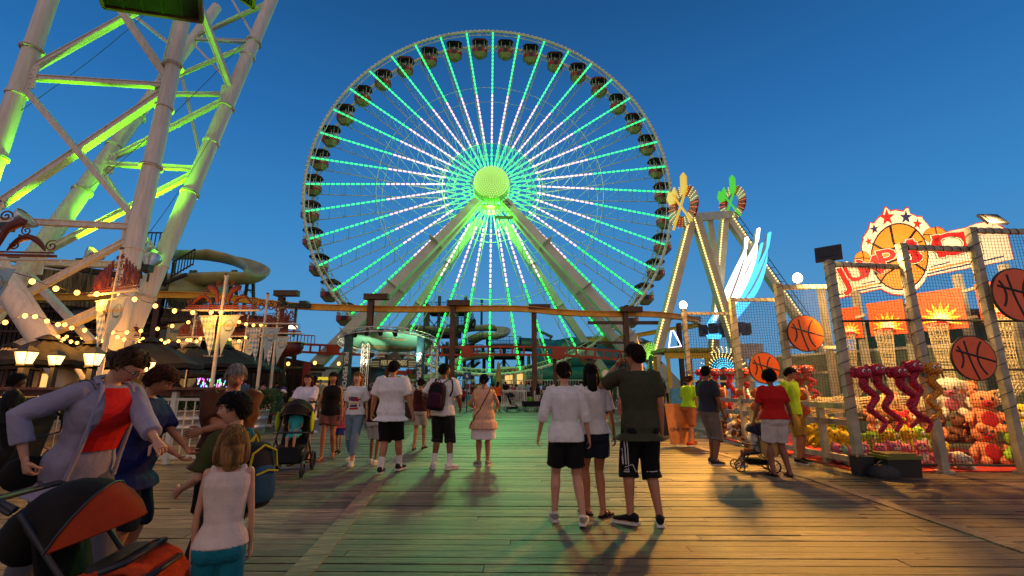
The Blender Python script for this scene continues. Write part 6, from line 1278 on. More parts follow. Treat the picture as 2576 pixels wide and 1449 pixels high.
def hand_geo(m, w, d, pn, s, side, curl=.5, spread=.12, point=False):
    d = d.normalized(); pn = (pn - d * pn.dot(d)).normalized(); x = d.cross(pn) * side   # x: thumb side
    fs = .0085 * s
    m.path([w - d * .01 * s, w + d * .03 * s, w + d * .07 * s, w + d * .092 * s], [.024 * s, .036 * s, .041 * s, .036 * s], 10, flat=.42, up=pn, round_=True) if False else m.loft([[w + d * (t * s) + x * (math.cos(a) * rx * s) + pn * (math.sin(a) * ry * s) for a in [k * PI / 5 for k in range(10)]] for t, rx, ry in ((-.01, .022, .019), (.02, .028, .018), (.055, .038, .015), (.085, .040, .013), (.094, .034, .008))], 0)
    for i, (o, L_) in enumerate(((.030, .068), (.011, .077), (-.009, .071), (-.028, .056))):
        p = w + d * (.086 * s) + x * (o * s); c_ = 0.08 if (point and i == 0) else curl * (1 + .12 * i); dr = (d + x * (o * spread * 20 * .1)).normalized(); P = [p - dr * .01 * s, p]; ang = 0
        for k, f in enumerate((.45, .32, .23)): ang += c_ * (.9 if k else .6); P.append(P[-1] + (dr * math.cos(ang) + pn * math.sin(ang)) * (L_ * f * s))
        m.path(P, [fs, fs, fs * .95, fs * .88, fs * .72], 7, round_=True)
    p = w + d * .03 * s + x * .024 * s; t1 = (d * .6 + x * .8 + pn * .25).normalized(); t2 = (d * .95 + x * .25 + pn * .35 * (1 + curl)).normalized(); m.path([p - x * .008 * s, p + t1 * .032 * s, p + t1 * .032 * s + t2 * .028 * s, p + t1 * .032 * s + (t2 + pn * .2) * .048 * s], [.013 * s, .0115 * s, .0095 * s, .007 * s], 8, round_=True)
def person(label, loc, yaw=0., H=1.75, sex='m', skin='light', hair='black', style='short', top='white', top_c='d8d4cc', sleeve=.45, hem=.93, loose=1., bottom='shorts', bot_c='141210', leg_to=.5, fat=1., shoe='sneaker', shoe_c='d8d4cc', socks=None, lean=0., side=0., handL=None, handR=None, footL=None, footR=None, look=(0, 0), eyes=False, detail=1, curl=.5, hip=None, kneep=(0, 1, 0), point=None, cap=None, child=False, name='person', cat='person', group=None, twist=0., elbL=(-.5, -1, -.3), elbR=(.5, -1, -.3), glasses=False, footyaw=(.2, -.2), hipz=None, palmL=None, palmR=None, bust=1.):
    s = H / 1.75; fem = sex == 'f'; vox = {2: .0085, 1: .014, 0: .024}[detail] * max(.8, s)
    e = empty(name, (loc[0], loc[1], loc[2] if len(loc) > 2 else 0), yaw, label, cat, group)
    hs = 1.0 if not child else 1.0 + .35 * (1 - s)  # children have relatively larger heads
    HP = V((0, 0, .93)) if hip is None else V(hip)
    if hipz: HP.z = hipz
    T = Matrix.Rotation(-lean, 3, 'X') @ Matrix.Rotation(side, 3, 'Y'); TT = T @ Matrix.Rotation(twist, 3, 'Z')
    SW = .175 if not fem else .155; SW *= (1 + (fat - 1) * .35) * (.93 if child else 1)
    S = lambda x, y, z: HP + T @ V((x, y, z)); Su = lambda x, y, z: HP + T @ V((0, 0, z)) + TT @ V((x, y, 0))
    shL, shR = Su(-SW, 0, .50), Su(SW, 0, .50); hiL, hiR = HP + V((-.085, 0, -.02)), HP + V((.085, 0, -.02))
    hL = V(handL) if handL else V((-SW - .08, .03, .80)); hR = V(handR) if handR else V((SW + .08, .03, .80))
    fL = V(footL) if footL else V((-.10, 0, .085)); fR = V(footR) if footR else V((.10, -.02, .085))
    eL, hL = ik(shL, hL, .29, .255, elbL); eR, hR = ik(shR, hR, .29, .255, elbR)
    kL, fL = ik(hiL, fL, .43, .42, kneep); kR, fR = ik(hiR, fR, .43, .42, kneep)
    nk = Su(0, .0, .56); hy, hp = look; Mh = TT @ Matrix.Rotation(hy, 3, 'Z') @ Matrix.Rotation(hp, 3, 'X'); hc = Su(0, .0, .60) + Mh @ V((0, .02, .105 * hs))
    q = lambda p: p * s
    # ---- body rings
    f_ = fat; wst = (.84 if fem else .97); hp_ = (1.06 if fem else 1.)
    rings = [(-.10, .12, .09, 0), (-.06, .155 * hp_, .115, 0), (.0, .168 * hp_, .122, -.005), (.07, .158 * hp_, .113, 0), (.16, .145 * wst, .10, .005), (.25, .15 * (wst + .04), .103, .005), (.34, .162, .112, .006), (.42, .168, .112, .004), (.48, .160, .095, 0), (.52, .125, .078, 0), (.55, .07, .062, 0)]
    def torso(grow=0., lo=-.10, hi=.55, lo_scale=1., belly=True):
        out = []
        for z, rx, ry, yo in rings:
            if z < lo - .001 or z > hi + .001: continue
            k = 1 + (f_ - 1) * (1.0 if -.08 < z < .36 else .45); ky = 1 + (f_ - 1) * (1.5 if 0 < z < .36 else .6)
            y2 = yo + (.02 * (f_ - 1) * 4 if .03 < z < .3 and f_ > 1 else 0); g = grow * (1.0 if z < .5 else .6)
            by = .018 * bust if fem and not child and .3 < z < .45 else 0
            out.append(ell_ring(Su(0, y2 + by * .7, z) if z > .2 else S(0, y2, z), rx * k * SW / (.175 if not fem else .155) + g if z > .3 else rx * k + g, ry * ky + g + by * .6, TT if z > .2 else T))
        return out
    b = MB(); b.loft([[q(p) for p in r] for r in torso()], 0)
    b.path([q(Su(0, 0, .50)), q(Su(0, .0, .57)), q(hc + Mh @ V((0, -.02, -.05)))], [.066 * s * (1 if not fem else .85), .056 * s * (1 if not fem else .82), .05 * s], 12)
    ar = (1 + (f_ - 1) * .8) * (.82 if fem else 1) * (.8 if child else 1); lr = (1 + (f_ - 1) * .6) * (.8 if child else 1) * (1.02 if fem else 1)
    def limb(mb, P, rr, n=12, rd=True): mb.path([q(p) for p in P], [r * s for r in rr], n, round_=rd)
    def arm(mb, a, e_, h, g=0., upto=1.):
        P = [a.lerp(e_, -.04), a.lerp(e_, .3), a.lerp(e_, .65), e_, e_.lerp(h, .3), e_.lerp(h, .7), h]; rr = [.054, .05, .043, .037, .038, .030, .024]; rr = [r * ar + g for r in rr]; mb_n = max(2, int(round(upto * 6)) + 1); limb(mb, P[:mb_n], rr[:mb_n])
    def leg(mb, a, k_, f, g=0., upto=1., flare=0.):
        P = [a + V((0, 0, .02)), a.lerp(k_, .3), a.lerp(k_, .7), k_, k_.lerp(f, .3) + V((0, -.008, 0)), k_.lerp(f, .65), f]; rr = [.088, .084, .066, .052, .056, .042, .034]; rr = [r * lr + g for r in rr]
        if upto < 1:
            n = upto * 6; i = int(n); t = n - i; P2 = P[:i + 1] + ([P[i].lerp(P[i + 1], t)] if t > .02 else []); r2 = rr[:i + 1] + ([rr[i] * (1 - t) + rr[i + 1] * t] if t > .02 else []); r2 = [r + flare * j / (len(r2) - 1) for j, r in enumerate(r2)]; limb(mb, P2, r2, 14, False)
        else: limb(mb, P, rr)
    arm(b, shL, eL, hL); arm(b, shR, eR, hR); leg(b, hiL, kL, fL); leg(b, hiR, kR, fR)
    for sx_, hi_ in ((-1, hiL), (1, hiR)): b.sph(q(hi_ + T @ V((0, -.055, .0))), .078 * s * (f_ ** .5), 10, 8)
    for f, fy in ((fL, footyaw[0]), (fR, footyaw[1])):
        Mz = Matrix.Rotation(fy, 3, 'Z'); b.path([q(f + Mz @ V(p)) for p in ((0, -.045, -.045), (0, .0, -.03), (0, .06, -.05), (0, .12, -.062), (0, .155, -.066))], [r * s for r in (.03, .037, .034, .034, .022)], 10, flat=.75, round_=True)
    body = remesh(b, vox, 2 if detail == 2 else 1, .5)
    hd = head_geo(q(hc), Mh, s * hs, detail >= 1, fem); body.add(hd.v, hd.f, 0, True); body.m[-len(hd.f):] = hd.m
    for h, e_, sd, cu in ((hL, eL, -1, palmL), (hR, eR, 1, palmR)):
        hm = MB(); d = h - e_; pn = V(cu) if cu else V((-sd * 1., .15, -.1)); hand_geo(hm, q(h), d, pn, s * (1 if not fem else .9), sd * (1 if True else -1), curl, point=(point == ('L' if sd < 0 else 'R'))); body.add(hm.v, hm.f, 0, True)
    bo_ = body.build('body', [SK[skin], M_lip], e)
    # ---- face details
    if eyes:
        m = MB(); mi = MB()
        for sx_ in (-1, 1):
            m.sph(q(hc) + Mh @ (V((sx_ * .030, .0745, .003)) * s * hs), V((.0135, .010, .0085)) * s * hs, 10, 7, M=Mh); mi.sph(q(hc) + Mh @ (V((sx_ * .030, .0825, .003)) * s * hs), V((.0062, .004, .0066)) * s * hs, 8, 6, M=Mh)
            mi.path([q(hc) + Mh @ (V((sx_ * x, y, z)) * s * hs) for x, y, z in ((.012, .092, .024), (.028, .090, .030), (.045, .078, .026))], .0032 * s * hs, 5, flat=.5)
            mi.path([q(hc) + Mh @ (V((sx_ * x, y, z)) * s * hs) for x, y, z in ((.017, .086, .010), (.030, .086, .014), (.044, .076, .008))], .0016 * s * hs, 4)
        m.build('eyes', M_eyew, e); mi.build('brows', HR[hair], e)
    if glasses:
        m = MB()
        for sx_ in (-1, 1): m.path([q(hc) + Mh @ (V((sx_ * .032 + math.cos(a) * .022, .096, .002 + math.sin(a) * .017)) * s) for a in [i * PI / 8 for i in range(16)]], .0022 * s, 4, closed=True); m.path([q(hc) + Mh @ (V((sx_ * x, y, z)) * s) for x, y, z in ((.054, .095, .006), (.076, .06, .008), (.080, -.005, .004))], .002 * s, 4)
        m.tube(q(hc) + Mh @ (V((-.01, .098, .005)) * s), q(hc) + Mh @ (V((.01, .098, .005)) * s), .002 * s, n=4); m.build('glasses', M_dark, e)
    if style != 'bald':
        hair_geo(q(hc), Mh, s * hs, style, detail >= 1, sum(map(ord, label)) % 50).build('hair', HR[hair], e)
    if cap:
        m = MB(); m.loft([[q(hc) + Mh @ (V((math.cos(a) * r * .088, math.sin(a) * r * .108, z)) * s) for a in [i * PI / 10 for i in range(20)]] for r, z in ((1., .035), (1.02, .06), (.93, .10), (.6, .135), (.1, .145))], 0)
        m.loft([[q(hc) + Mh @ (V((x, y, z + dz)) * s) for x, y, z in ((-.07, .07, .05), (-.06, .13, .045), (0, .165, .05), (.06, .13, .045), (.07, .07, .05))] for dz in (0, .008)], 0); m.build('cap', cloth(cap), e)
    # ---- shirt
    def garment(fn, nm, c, amp, vx=1., sm_=3):
        g = MB(); fn(g); r = remesh(g, vox * vx, sm_, .6); wrinkle(r, amp * s, seed=len(label)); return r.build(nm, c if not isinstance(c, str) else cloth(c), e)
    g0 = .017 * loose
    shirt = None
    if top != 'none':
        lo = hem - .93  # hem height relative to hip in metres of the 1.75 frame
        def fn(g):
            R_ = torso(g0, max(-.10, lo), .52 if top == 'tank' else .55); rr = [[q(p) for p in r] for r in R_]
            if lo < -.02 or True:
                c = sum((V(p) for p in rr[0]), V()) / len(rr[0]); dz = (S(0, 0, lo) - S(0, 0, max(-.1, lo))) * s if lo < -.1 else V((0, 0, 0))
                if lo < -.1: rr = [[c + (p - c) * (1.72 + .1 * loose) + dz for p in rr[0]]] + [[c + (p - c) * 1.66 for p in rr[0]]] + rr[1:]
                else:
                    k0 = [z for z, *_ in rings if z >= max(-.1, lo) - .001][0]; sc0 = 1.38 if k0 < -.07 else 1.06
                    rr[0] = [c + (p - c) * (sc0 * (1 + .05 * (loose - 1))) for p in rr[0]]
            g.loft(rr, 0)
            if top != 'tank' and top != 'tube':
                for a, e_, h in ((shL, eL, hL), (shR, eR, hR)):
                    P = [a + (nk - a) * .35, a, a.lerp(e_, .35), a.lerp(e_, .7), e_, e_.lerp(h, .35), e_.lerp(h, .7), h]; rr_ = [.05, .06, .056, .05, .045, .042, .036, .031]; ends = sleeve * 5 + 1; n_ = int(ends); t = ends - n_
                    PP = P[:n_ + 1] + ([P[n_].lerp(P[n_ + 1], t)] if t > .05 and n_ + 1 < len(P) else []); R2 = rr_[:n_ + 1] + ([rr_[n_]] if len(PP) > n_ + 1 else []); g.path([q(p) for p in PP], [(r * ar + g0 * .55 + (.008 * loose if i > 1 else 0)) * s for i, r in enumerate(R2)], 14)
            elif top == 'tank':
                for sx_ in (-1, 1): g.path([q(Su(sx_ * .09, -.06, .45)), q(Su(sx_ * .095, -.02, .545)), q(Su(sx_ * .09, .07, .47))], .026 * s, 8)
        shirt = garment(fn, 'shirt', top_c, .009 * loose, .9, 2)
    if bottom in ('shorts', 'trousers'):
        def fn(g):
            R_ = torso(.012, -.10, .10); g.loft([[q(p) for p in r] for r in R_], 0)
            for hi_, k_, f in ((hiL, kL, fL), (hiR, kR, fR)): leg(g, hi_, k_, f, .016 if leg_to < .9 else .014, leg_to, .03 if leg_to < .8 else .008)
            for sx_, hi_ in ((-1, hiL), (1, hiR)): g.sph(q(hi_ + T @ V((0, -.05, -.01))), .088 * s * (f_ ** .5), 10, 8)
        bt = garment(fn, 'shorts' if leg_to < .9 else 'trousers', bot_c, .010, .9, 2)
    elif bottom == 'skirt':
        def fn(g):
            c1 = (kL + kR) / 2; R0 = [[q(p) for p in r] for r in torso(.014, 0, .10)]; c = sum((V(p) for p in R0[0]), V()) / 20; z1 = leg_to; g.loft([[c + (p - c) * 1.16 + V((0, 0, (z1 - .93) * s)) for p in R0[0]], [c + (p - c) * 1.10 + V((0, 0, (z1 - .93) * s * .4)) for p in R0[0]]] + R0, 0)
        bt = garment(fn, 'skirt', bot_c, .008, 1)
    if socks:
        m = MB()
        for k_, f in ((kL, fL), (kR, fR)): P = [f + V((0, -.01, -.03)), f, k_.lerp(f, .8), k_.lerp(f, .62)]; m.path([q(p) for p in P], [r * s * lr for r in (.04, .040, .044, .053)], 12)
        m.build('socks', cloth(socks), e)
    if shoe:
        for f, fy, k_ in ((fL, footyaw[0], kL), (fR, footyaw[1], kR)):
            Mz = Matrix.Rotation(fy, 3, 'Z'); m = MB(); w = lambda x, y, z: q(f + Mz @ V((x, y, z)))
            if shoe == 'sneaker':
                prof = ((-.075, .030, .055), (-.05, .040, .07), (0, .042, .062), (.05, .043, .045), (.10, .049, .028), (.15, .043, .018), (.178, .022, .008))
                m.loft([[w(math.cos(a) * rx, y, -.062 + (math.sin(a) * .5 + .5) * (hh + .02)) for a in [k * PI / 6 for k in range(12)]] for y, rx, hh in prof], 0)
                m.loft([[w(x * rx * 1.05, y, z) for x, z in ((-1, -.083), (1, -.083), (1, -.058), (-1, -.058))] for y, rx in [(y * 1.03, r) for y, r, _ in prof]], 1, True, False)
                for yy in (.03, .05, .07): m.bar(w(-.022, yy, -.005 - (yy - .03) * .4), w(.022, yy + .006, -.005 - (yy - .03) * .4), .006 * s, m=1)
            else:
                m.loft([[w(x * rx, y, z) for x, z in ((-1, -.083), (1, -.083), (1, -.066), (-1, -.066))] for y, rx in ((-.07, .03), (-.03, .038), (.05, .038), (.12, .048), (.17, .035), (.185, .015))], 0, True, False)
                for P in (((-.042, .07, -.065), (-.03, .085, -.038), (0, .09, -.026), (.03, .085, -.036), (.044, .07, -.065)), ((-.036, -.02, -.06), (-.036, .0, -.02), (0, .035, .004), (.036, .0, -.02), (.036, -.02, -.06))): m.path([w(*p) for p in P], .0085 * s, 6, flat=.5)
            m.build('shoe', [cloth(shoe_c), M_sole], e)
    tb = MB(); tb.loft([[q(p) for p in r] for r in torso(g0 + .02)], 0); tb = BVHTree.FromPolygons([V(p) for p in tb.v], tb.f)
    return dict(tb=tb, e=e, s=s, q=q, S=S, Su=Su, hc=hc, Mh=Mh, hL=hL, hR=hR, shL=shL, shR=shR, TT=TT, T=T, body=bo_, shirt=shirt, eL=eL, eR=eR, kL=kL, kR=kR, fL=fL, fR=fR, HP=HP)
def bvh(o): return BVHTree.FromPolygons([v.co.copy() for v in o.data.vertices], [tuple(p.vertices) for p in o.data.polygons])
def project(o, org, xd, yd, dirn, off=.003):
    T_ = o if isinstance(o, BVHTree) else bvh(o); dn = V(dirn).normalized()
    def f(x, y):
        p = V(org) + V(xd) * x + V(yd) * y; h = T_.ray_cast(p, dn, 3)
        return (h[0] - dn * off) if h[0] else None
    return f
def decal(o, org, xd, yd, dirn, quads, mats, name, parent, off=.003):
    f = project(o, org, xd, yd, dirn, off); m = MB()
    for (x0, y0, x1, y1, x2, y2, x3, y3, mi) in quads:
        n = 4; g = [[f((x0 * (1 - a) + x1 * a) * (1 - b) + (x3 * (1 - a) + x2 * a) * b, (y0 * (1 - a) + y1 * a) * (1 - b) + (y3 * (1 - a) + y2 * a) * b) for a in [i / n for i in range(n + 1)]] for b in [j / n for j in range(n + 1)]]
        for i in range(n):
            for j in range(n):
                c = [g[j][i], g[j][i + 1], g[j + 1][i + 1], g[j + 1][i]]
                if all(p is not None for p in c): m.add(c, [(0, 1, 2, 3)], mi, True)
    return m.build(name, mats, parent) if m.v else None
def strap(d, pts, w, mt, name, off=.0, target=None, parent=None):
    m = MB(); P = cr_spline([V(p) for p in pts], 6)
    if target is not None:
        T_ = bvh(target); P = [(lambda h: h[0] + h[1] * .006 if h[0] else p)(T_.find_nearest(p)) for p in P]
        c = sum(P, V()) / len(P)
    m.path(P, w, 6, flat=.35); return m.build(name, mt, parent or d['e'])
def stand(u, v, z=0.): p = gz(u, v, z); return (p.x, p.y, 0)
C_wh, C_bk = 'd8d2cc', '0f0e0e'
# foreground man
def YW(u, v): return 0
d = person('tall man in olive t-shirt and black striped shorts, hand raised to his mouth', stand(1624, 1322), .06, 1.85, 'm', 'tan', 'brown', 'short_full', 'tee', '3a3a26', .42, .80, 1.25, 'shorts', '0d0d0e', .60, 1.04, shoe_c='141210', handL=(-.17, .20, 1.53), handR=(.235, .02, .82), footL=(-.13, .05, .085), footR=(.14, -.02, .085), look=(.75, .03), detail=2, curl=1.0, glasses=True, elbL=(-.8, .3, -1), footyaw=(.9, -.35), palmL=(.5, -.4, -.3))
# three stripes and the small logo on the left side of the shorts
sh = [o for o in COL.objects if o.parent == d['e'] and o.name.startswith('shorts')][0]; s_ = d['s']; dq = []
for i in range(3):
    x = -.215 + i * .022; dq.append((x, .86, x + .010, .86, x + .030 + .01, .56, x + .030, .56, 0))
dq += [(-.235, .50, -.10, .56, -.10, .568, -.235, .508, 0), (-.10, .56, -.06, .49, -.052, .494, -.092, .566, 0), (-.06, .484, .0, .478, .0, .486, -.055, .492, 0), (.05, .486, .23, .50, .23, .508, .05, .494, 0)]
for i, (x, h_) in enumerate(((-.165, .014), (-.150, .024), (-.135, .034))): dq.append((x, .50, x + .010, .50, x + .002, .50 + h_, x - .004, .50 + h_ * .8, 0))
dq.append((-.175, .486, -.12, .486, -.12, .493, -.175, .493, 0))
decal(sh, V((0, -1, 0)), V((s_, 0, 0)), V((0, 0, s_)), (0, 1, 0), dq, [cloth('d0ccc8')], 'stripes', d['e'], .004)
# two girls left of him
d = person('long dark-haired girl in loose white tee and denim shorts beside the tall man', stand(1500, 1300), .12, 1.66, 'f', 'tan', 'black', 'long', 'tee', C_wh, .5, .90, 1.5, 'shorts', '1c2430', .28, 1.0, shoe='sandal', shoe_c='14100e', footL=(-.07, .10, .085), footR=(.08, -.02, .085), handL=(-.26, .12, .86), handR=(.27, .0, .84), look=(-.2, .05), detail=2, footyaw=(.3, -.9))
d = person('girl in white long tee and black shorts stepping forward, checkered slip-on shoes', stand(1428, 1318), .0, 1.66, 'f', 'light', 'brown', 'bun', 'tee', C_wh, .75, .86, 1.5, 'shorts', '151314', .36, 1.0, shoe_c='c8c0ae', handL=(-.30, .08, .92), handR=(.28, .03, .86), footL=(-.13, .12, .085), footR=(.16, -.08, .10), look=(.3, 0), detail=2, footyaw=(.1, -.3))
chk = []
for so in [o for o in COL.objects if o.parent == d['e'] and o.name.startswith('shoe')]:
    f = d['fL'] if so == [o for o in COL.objects if o.parent == d['e'] and o.name.startswith('shoe')][0] else d['fR']; c = f * d['s']
    qs = [((i - 4) * .011, j * .011 - .05, (i - 3) * .011, j * .011 - .05, (i - 3) * .011, j * .011 - .039, (i - 4) * .011, j * .011 - .039, 0) for i in range(8) for j in range(5) if (i + j) % 2]
    decal(so, c + V((0, -.5, 0)), V((1, 0, 0)), V((0, 0, 1)), (0, 1, 0), qs, [cloth('141210')], 'checks', so, .002)
# backpack man
d = person('man in white tee and dark long shorts wearing a slung black and maroon backpack', stand(1110, 1180), -.12, 1.80, 'm', 'brown', 'black', 'short', 'tee', C_wh, .5, .84, 1.4, 'shorts', '1c1a18', .60, 1.12, socks='d8d4cc', footL=(-.14, .02, .085), footR=(.14, 0, .085), look=(-.9, .1), detail=1, handL=(-.30, .10, 1.05), handR=(.26, .18, 1.0), footyaw=(.4, -.7))
def backpack(d, x, y, z, sc_, c1, c2, c3, nm, tilt=0., label_=None):
    s = d['s']; o = d['e']; M_ = d['T'] @ Matrix.Rotation(tilt, 3, 'Y'); m = MB(); w = lambda p: (d['Su'](x, y, z)) * s + M_ @ (V(p) * sc_)
    def pod(mb, cx, cy, cz, rx, ry, rz, mi=0): mb.loft([[w((cx + math.copysign(abs(math.cos(a)) ** .6, math.cos(a)) * rx * k, cy + math.copysign(abs(math.sin(a)) ** .6, math.sin(a)) * ry * k, cz + zz * rz)) for a in [i * PI / 10 for i in range(20)]] for zz, k in ((-1, .75), (-.92, .95), (-.5, 1.05), (.3, 1), (.75, .9), (.95, .65), (1, .3))], mi)
    pod(m, 0, -.10, 0, .15, .10, .24); b = m.build('backpack', cloth(c1), o); m = MB(); pod(m, 0, -.19, -.06, .12, .05, .13); m.build('front_pocket', cloth(c2), b)
    m = MB(); m.path([w(p) for p in ((-.13, -.2, .05), (-.11, -.2, .17), (0, -.19, .22), (.11, -.2, .17), (.13, -.2, .05))], .007, 5); m.path([w(p) for p in ((-.1, -.245, .02), (0, -.25, .04), (.1, -.245, .02))], .006, 5); m.path([w(p) for p in ((-.03, -.08, .24), (0, -.09, .29), (.03, -.08, .24))], .01, 6); m.build('trim', cloth(c3), b)
    return b
backpack(d, -.06, -.11, .27, 1.0, '15131a', '3a1028', '5a2030', 'bp', .12)
m = MB(); m.sph(d['Su'](-.06, -.33, .22) * d['s'], (.05, .012, .035), 12, 8); m.box(d['Su'](-.06, -.335, .17) * d['s'], (.02, .01, .05)); m.build('badge', cloth('a89a90'), d['e'])
strap(d, [d['Su'](x, y, z) * d['s'] for x, y, z in ((.02, -.13, .48), (.12, -.06, .56), (.19, -.06, .46), (.16, -.14, .25))], .018, cloth('141214'), 'strap', target=d['shirt'])
strap(d, [d['Su'](x, y, z) * d['s'] for x, y, z in ((-.12, -.13, .48), (-.13, -.03, .56), (-.12, .08, .50))], .018, cloth('141214'), 'strap', target=d['shirt'])
# white tee man walking away
d = person('big man in white tee and black shorts walking away at the centre left', stand(975, 1190), -.05, 1.83, 'm', 'tan', 'black', 'short', 'tee', C_wh, .5, .80, 1.6, 'shorts', '100e0e', .52, 1.2, socks='d0ccc4', shoe_c='2a2220', footL=(-.10, -.06, .085), footR=(.12, .22, .085), handL=(-.34, .08, .92), handR=(.36, .04, .88), look=(-.3, 0), detail=1, footyaw=(.05, -.3))
# tan tank woman
d = person('woman in peach tank top and white skirt with a thin crossbody strap', stand(1215, 1172), .05, 1.62, 'f', 'tan', 'black', 'bun', 'tank', 'd0a080', .4, .70, 1.7, 'skirt', 'd6cfd0', .50, 1.12, shoe_c='8f8272', handL=(-.20, .16, 1.10), handR=(.24, .10, 1.05), look=(-.15, .05), detail=1, footL=(-.09, .02, .085), footR=(.09, .02, .085), footyaw=(.5, -.3))
strap(d, [d['Su'](x, y, z) * d['s'] for x, y, z in ((.13, -.03, .55), (.06, -.14, .40), (-.06, -.16, .18), (-.20, -.14, -.02), (-.23, -.10, -.16))], .008, cloth('2a1a14'), 'bag_strap', target=d['shirt'])
# teen facing camera
d = person('fair long-haired girl in graphic white tee and ripped pale jeans walking towards the camera', stand(885, 1168), PI - .05, 1.66, 'f', 'light', 'blond', 'long', 'tee', 'd8d4d0', .5, .93, 1.25, 'trousers', '6f8494', .88, .92, shoe_c='c8c0ba', footL=(-.07, .20, .085), footR=(.10, -.22, .12), handL=(-.26, .03, .84), handR=(.24, .0, .84), look=(.1, .12), eyes=True, detail=1)
P1, P2, P3, P4 = cloth('6a4a6a'), cloth('b02a2c'), cloth('c89a2a'), cloth('3a2a4a')
decal(d['shirt'], V((0, 1, 0)), V((1, 0, 0)), V((0, 0, 1)), (0, -1, 0), [(-.12, 1.20, .10, 1.22, .10, 1.13, -.12, 1.12, 0), (-.10, 1.17, -.02, 1.20, .0, 1.14, -.08, 1.12, 1), (-.10, 1.115, .11, 1.09, .11, 1.065, -.10, 1.08, 2), (-.11, 1.075, .12, 1.055, .12, 1.02, -.11, 1.03, 3), (-.08, 1.02, .10, 1.01, .08, .975, -.09, .98, 1)], [P1, P2, P3, P4], 'print', d['e'], .003)
m = MB(); m.sph(d['kR'] * d['s'] + V((0, .028, 0)), (.045, .04, .035), 10, 7); m.build('knee_rip', SK['light'], d['e'])
# woman with stroller (white patterned tee)
d = person('woman in white patterned tee pushing the black toddler stroller', stand(757, 1165), PI + .1, 1.64, 'f', 'light', 'auburn', 'bob', 'tee', 'd4ccd4', .55, .82, 1.5, 'shorts', '1c2430', .4, 1.12, shoe='sandal', shoe_c='181412', handL=(-.12, .42, 1.02), handR=(.18, .42, 1.02), footL=(-.08, -.15, .1), footR=(.10, .15, .085), look=(0, -.1), eyes=True, detail=1, glasses=True)
# dark haired woman, black top
d = person('dark-haired woman in black strapless top and patterned shorts left of the graphic tee girl', stand(822, 1155), PI + .15, 1.68, 'f', 'tan', 'brown', 'long', 'tube', '100c0c', .4, .86, 1.3, 'shorts', '7a4a44', .28, .98, shoe='sandal', shoe_c='8a5a3a', footL=(-.08, -.15, .11), footR=(.07, .18, .085), handL=(-.25, .05, .85), handR=(.27, .12, .88), look=(.1, -.05), eyes=True, detail=1)
person('small child in pink top and blue shorts walking behind the graphic tee girl', stand(851, 1141), PI, 1.12, 'f', 'tan', 'brown', 'bob', 'tee', 'c8485a', .4, .82, 1.5, 'shorts', '2a3a8a', .35, .95, shoe_c='141210', child=True, detail=1, footL=(-.07, .1, .085), footR=(.08, -.1, .085))
person('slim child in dark tank and pale shorts left of the big man', stand(935, 1168), -.1, 1.42, 'f', 'brown', 'black', 'topbun', 'tank', '2a1216', .4, .92, 1., 'shorts', 'b0aaa8', .42, .95, shoe_c='c8c4bc', child=True, detail=1, footL=(-.08, .12, .085), footR=(.09, -.04, .085), handR=(.22, .05, .85))
person('woman in dark maroon tank and cream shorts right of the big man', stand(1052, 1130), -.1, 1.58, 'f', 'tan', 'brown', 'bun', 'tank', '3a0e10', .4, .93, 1., 'shorts', 'a89f94', .36, 1.02, shoe='sandal', shoe_c='181010', detail=1, footL=(-.08, -.1, .085), footR=(.09, .15, .09))
# left foreground group
d = person('grey-haired woman in lilac jacket over red top pushing a stroller and pointing', (-2.70, 3.0, 0), -1.80, 1.70, 'f', 'light', 'mid', 'bun', 'tee', '8f8698', .97, .80, 1.15, 'trousers', '55545c', .93, 1.0, shoe_c='3a3432', lean=.28, handL=(-.02, .58, 1.10), handR=(.30, .02, 1.03), footL=(-.06, .32, .085), footR=(.10, -.25, .10), look=(.30, -.42), eyes=True, detail=2, point='L', glasses=True, curl=1.0, elbL=(-.2, -.3, -1), elbR=(.9, -.8, .1), palmL=(0, .2, -1))
LW = d; s_ = d['s']
# red top panel visible between the open jacket fronts
dq = [(-.02, 1.47, .05, 1.47, .075, 1.36, -.05, 1.36, 0), (-.05, 1.36, .075, 1.36, .10, 1.15, -.08, 1.15, 0), (-.08, 1.15, .10, 1.15, .12, .92, -.11, .92, 0)]
decal(d['tb'], V((0, 1.2, .12)), V((s_, 0, 0)), V((0, 0, s_)), (0, -1, 0), dq, [cloth('c01414', 'red')], 'red_top', d['e'], .004)
m = MB()
for sx_ in (-1, 1):
    P = [d['Su'](sx_ * x, y, z) * s_ for x, y, z in ((.06, -.03, .575), (.085, .05, .555), (.10, .09, .50), (.12, .12, .42), (.125, .13, .28), (.13, .13, .12), (.14, .13, -.02))]; m.path(cr_spline(P, 4), .016 * s_, 8, flat=.5, up=(0, 1, 0))
m.path([d['Su'](x, y, z) * s_ for x, y, z in ((-.09, .03, .55), (-.07, -.04, .575), (0, -.065, .58), (.07, -.04, .575), (.09, .03, .55))], .018 * s_, 8); m.build('jacket_front', cloth('8f8698'), d['e'])
strap(d, [d['Su'](x, y, z) * s_ for x, y, z in ((.12, .06, .53), (.14, -.02, .55), (.17, -.10, .42), (.19, -.12, .25), (.2, -.10, .05))], .006, M_dark, 'bag_strap', target=d['shirt'])
m = MB(); m.sph(d['Su'](.22, -.08, -.02) * s_, (.12, .06, .1), 14, 9); m.build('handbag', cloth('14110f'), d['e'])
# woman in blue
d = person('curly-haired woman in navy blue tee looking at her hands behind the pointing woman', (-2.90, 3.65, 0), -1.35, 1.56, 'f', 'tan', 'auburn', 'curly', 'tee', '141c50', .6, .76, 1.6, 'shorts', '0c1420', .55, 1.12, shoe_c='1a1a1a', lean=.12, handL=(.02, .42, 1.05), handR=(.16, .40, 1.02), look=(0, -.35), eyes=True, detail=1, palmL=(0, 0, 1), palmR=(0, 0, 1))
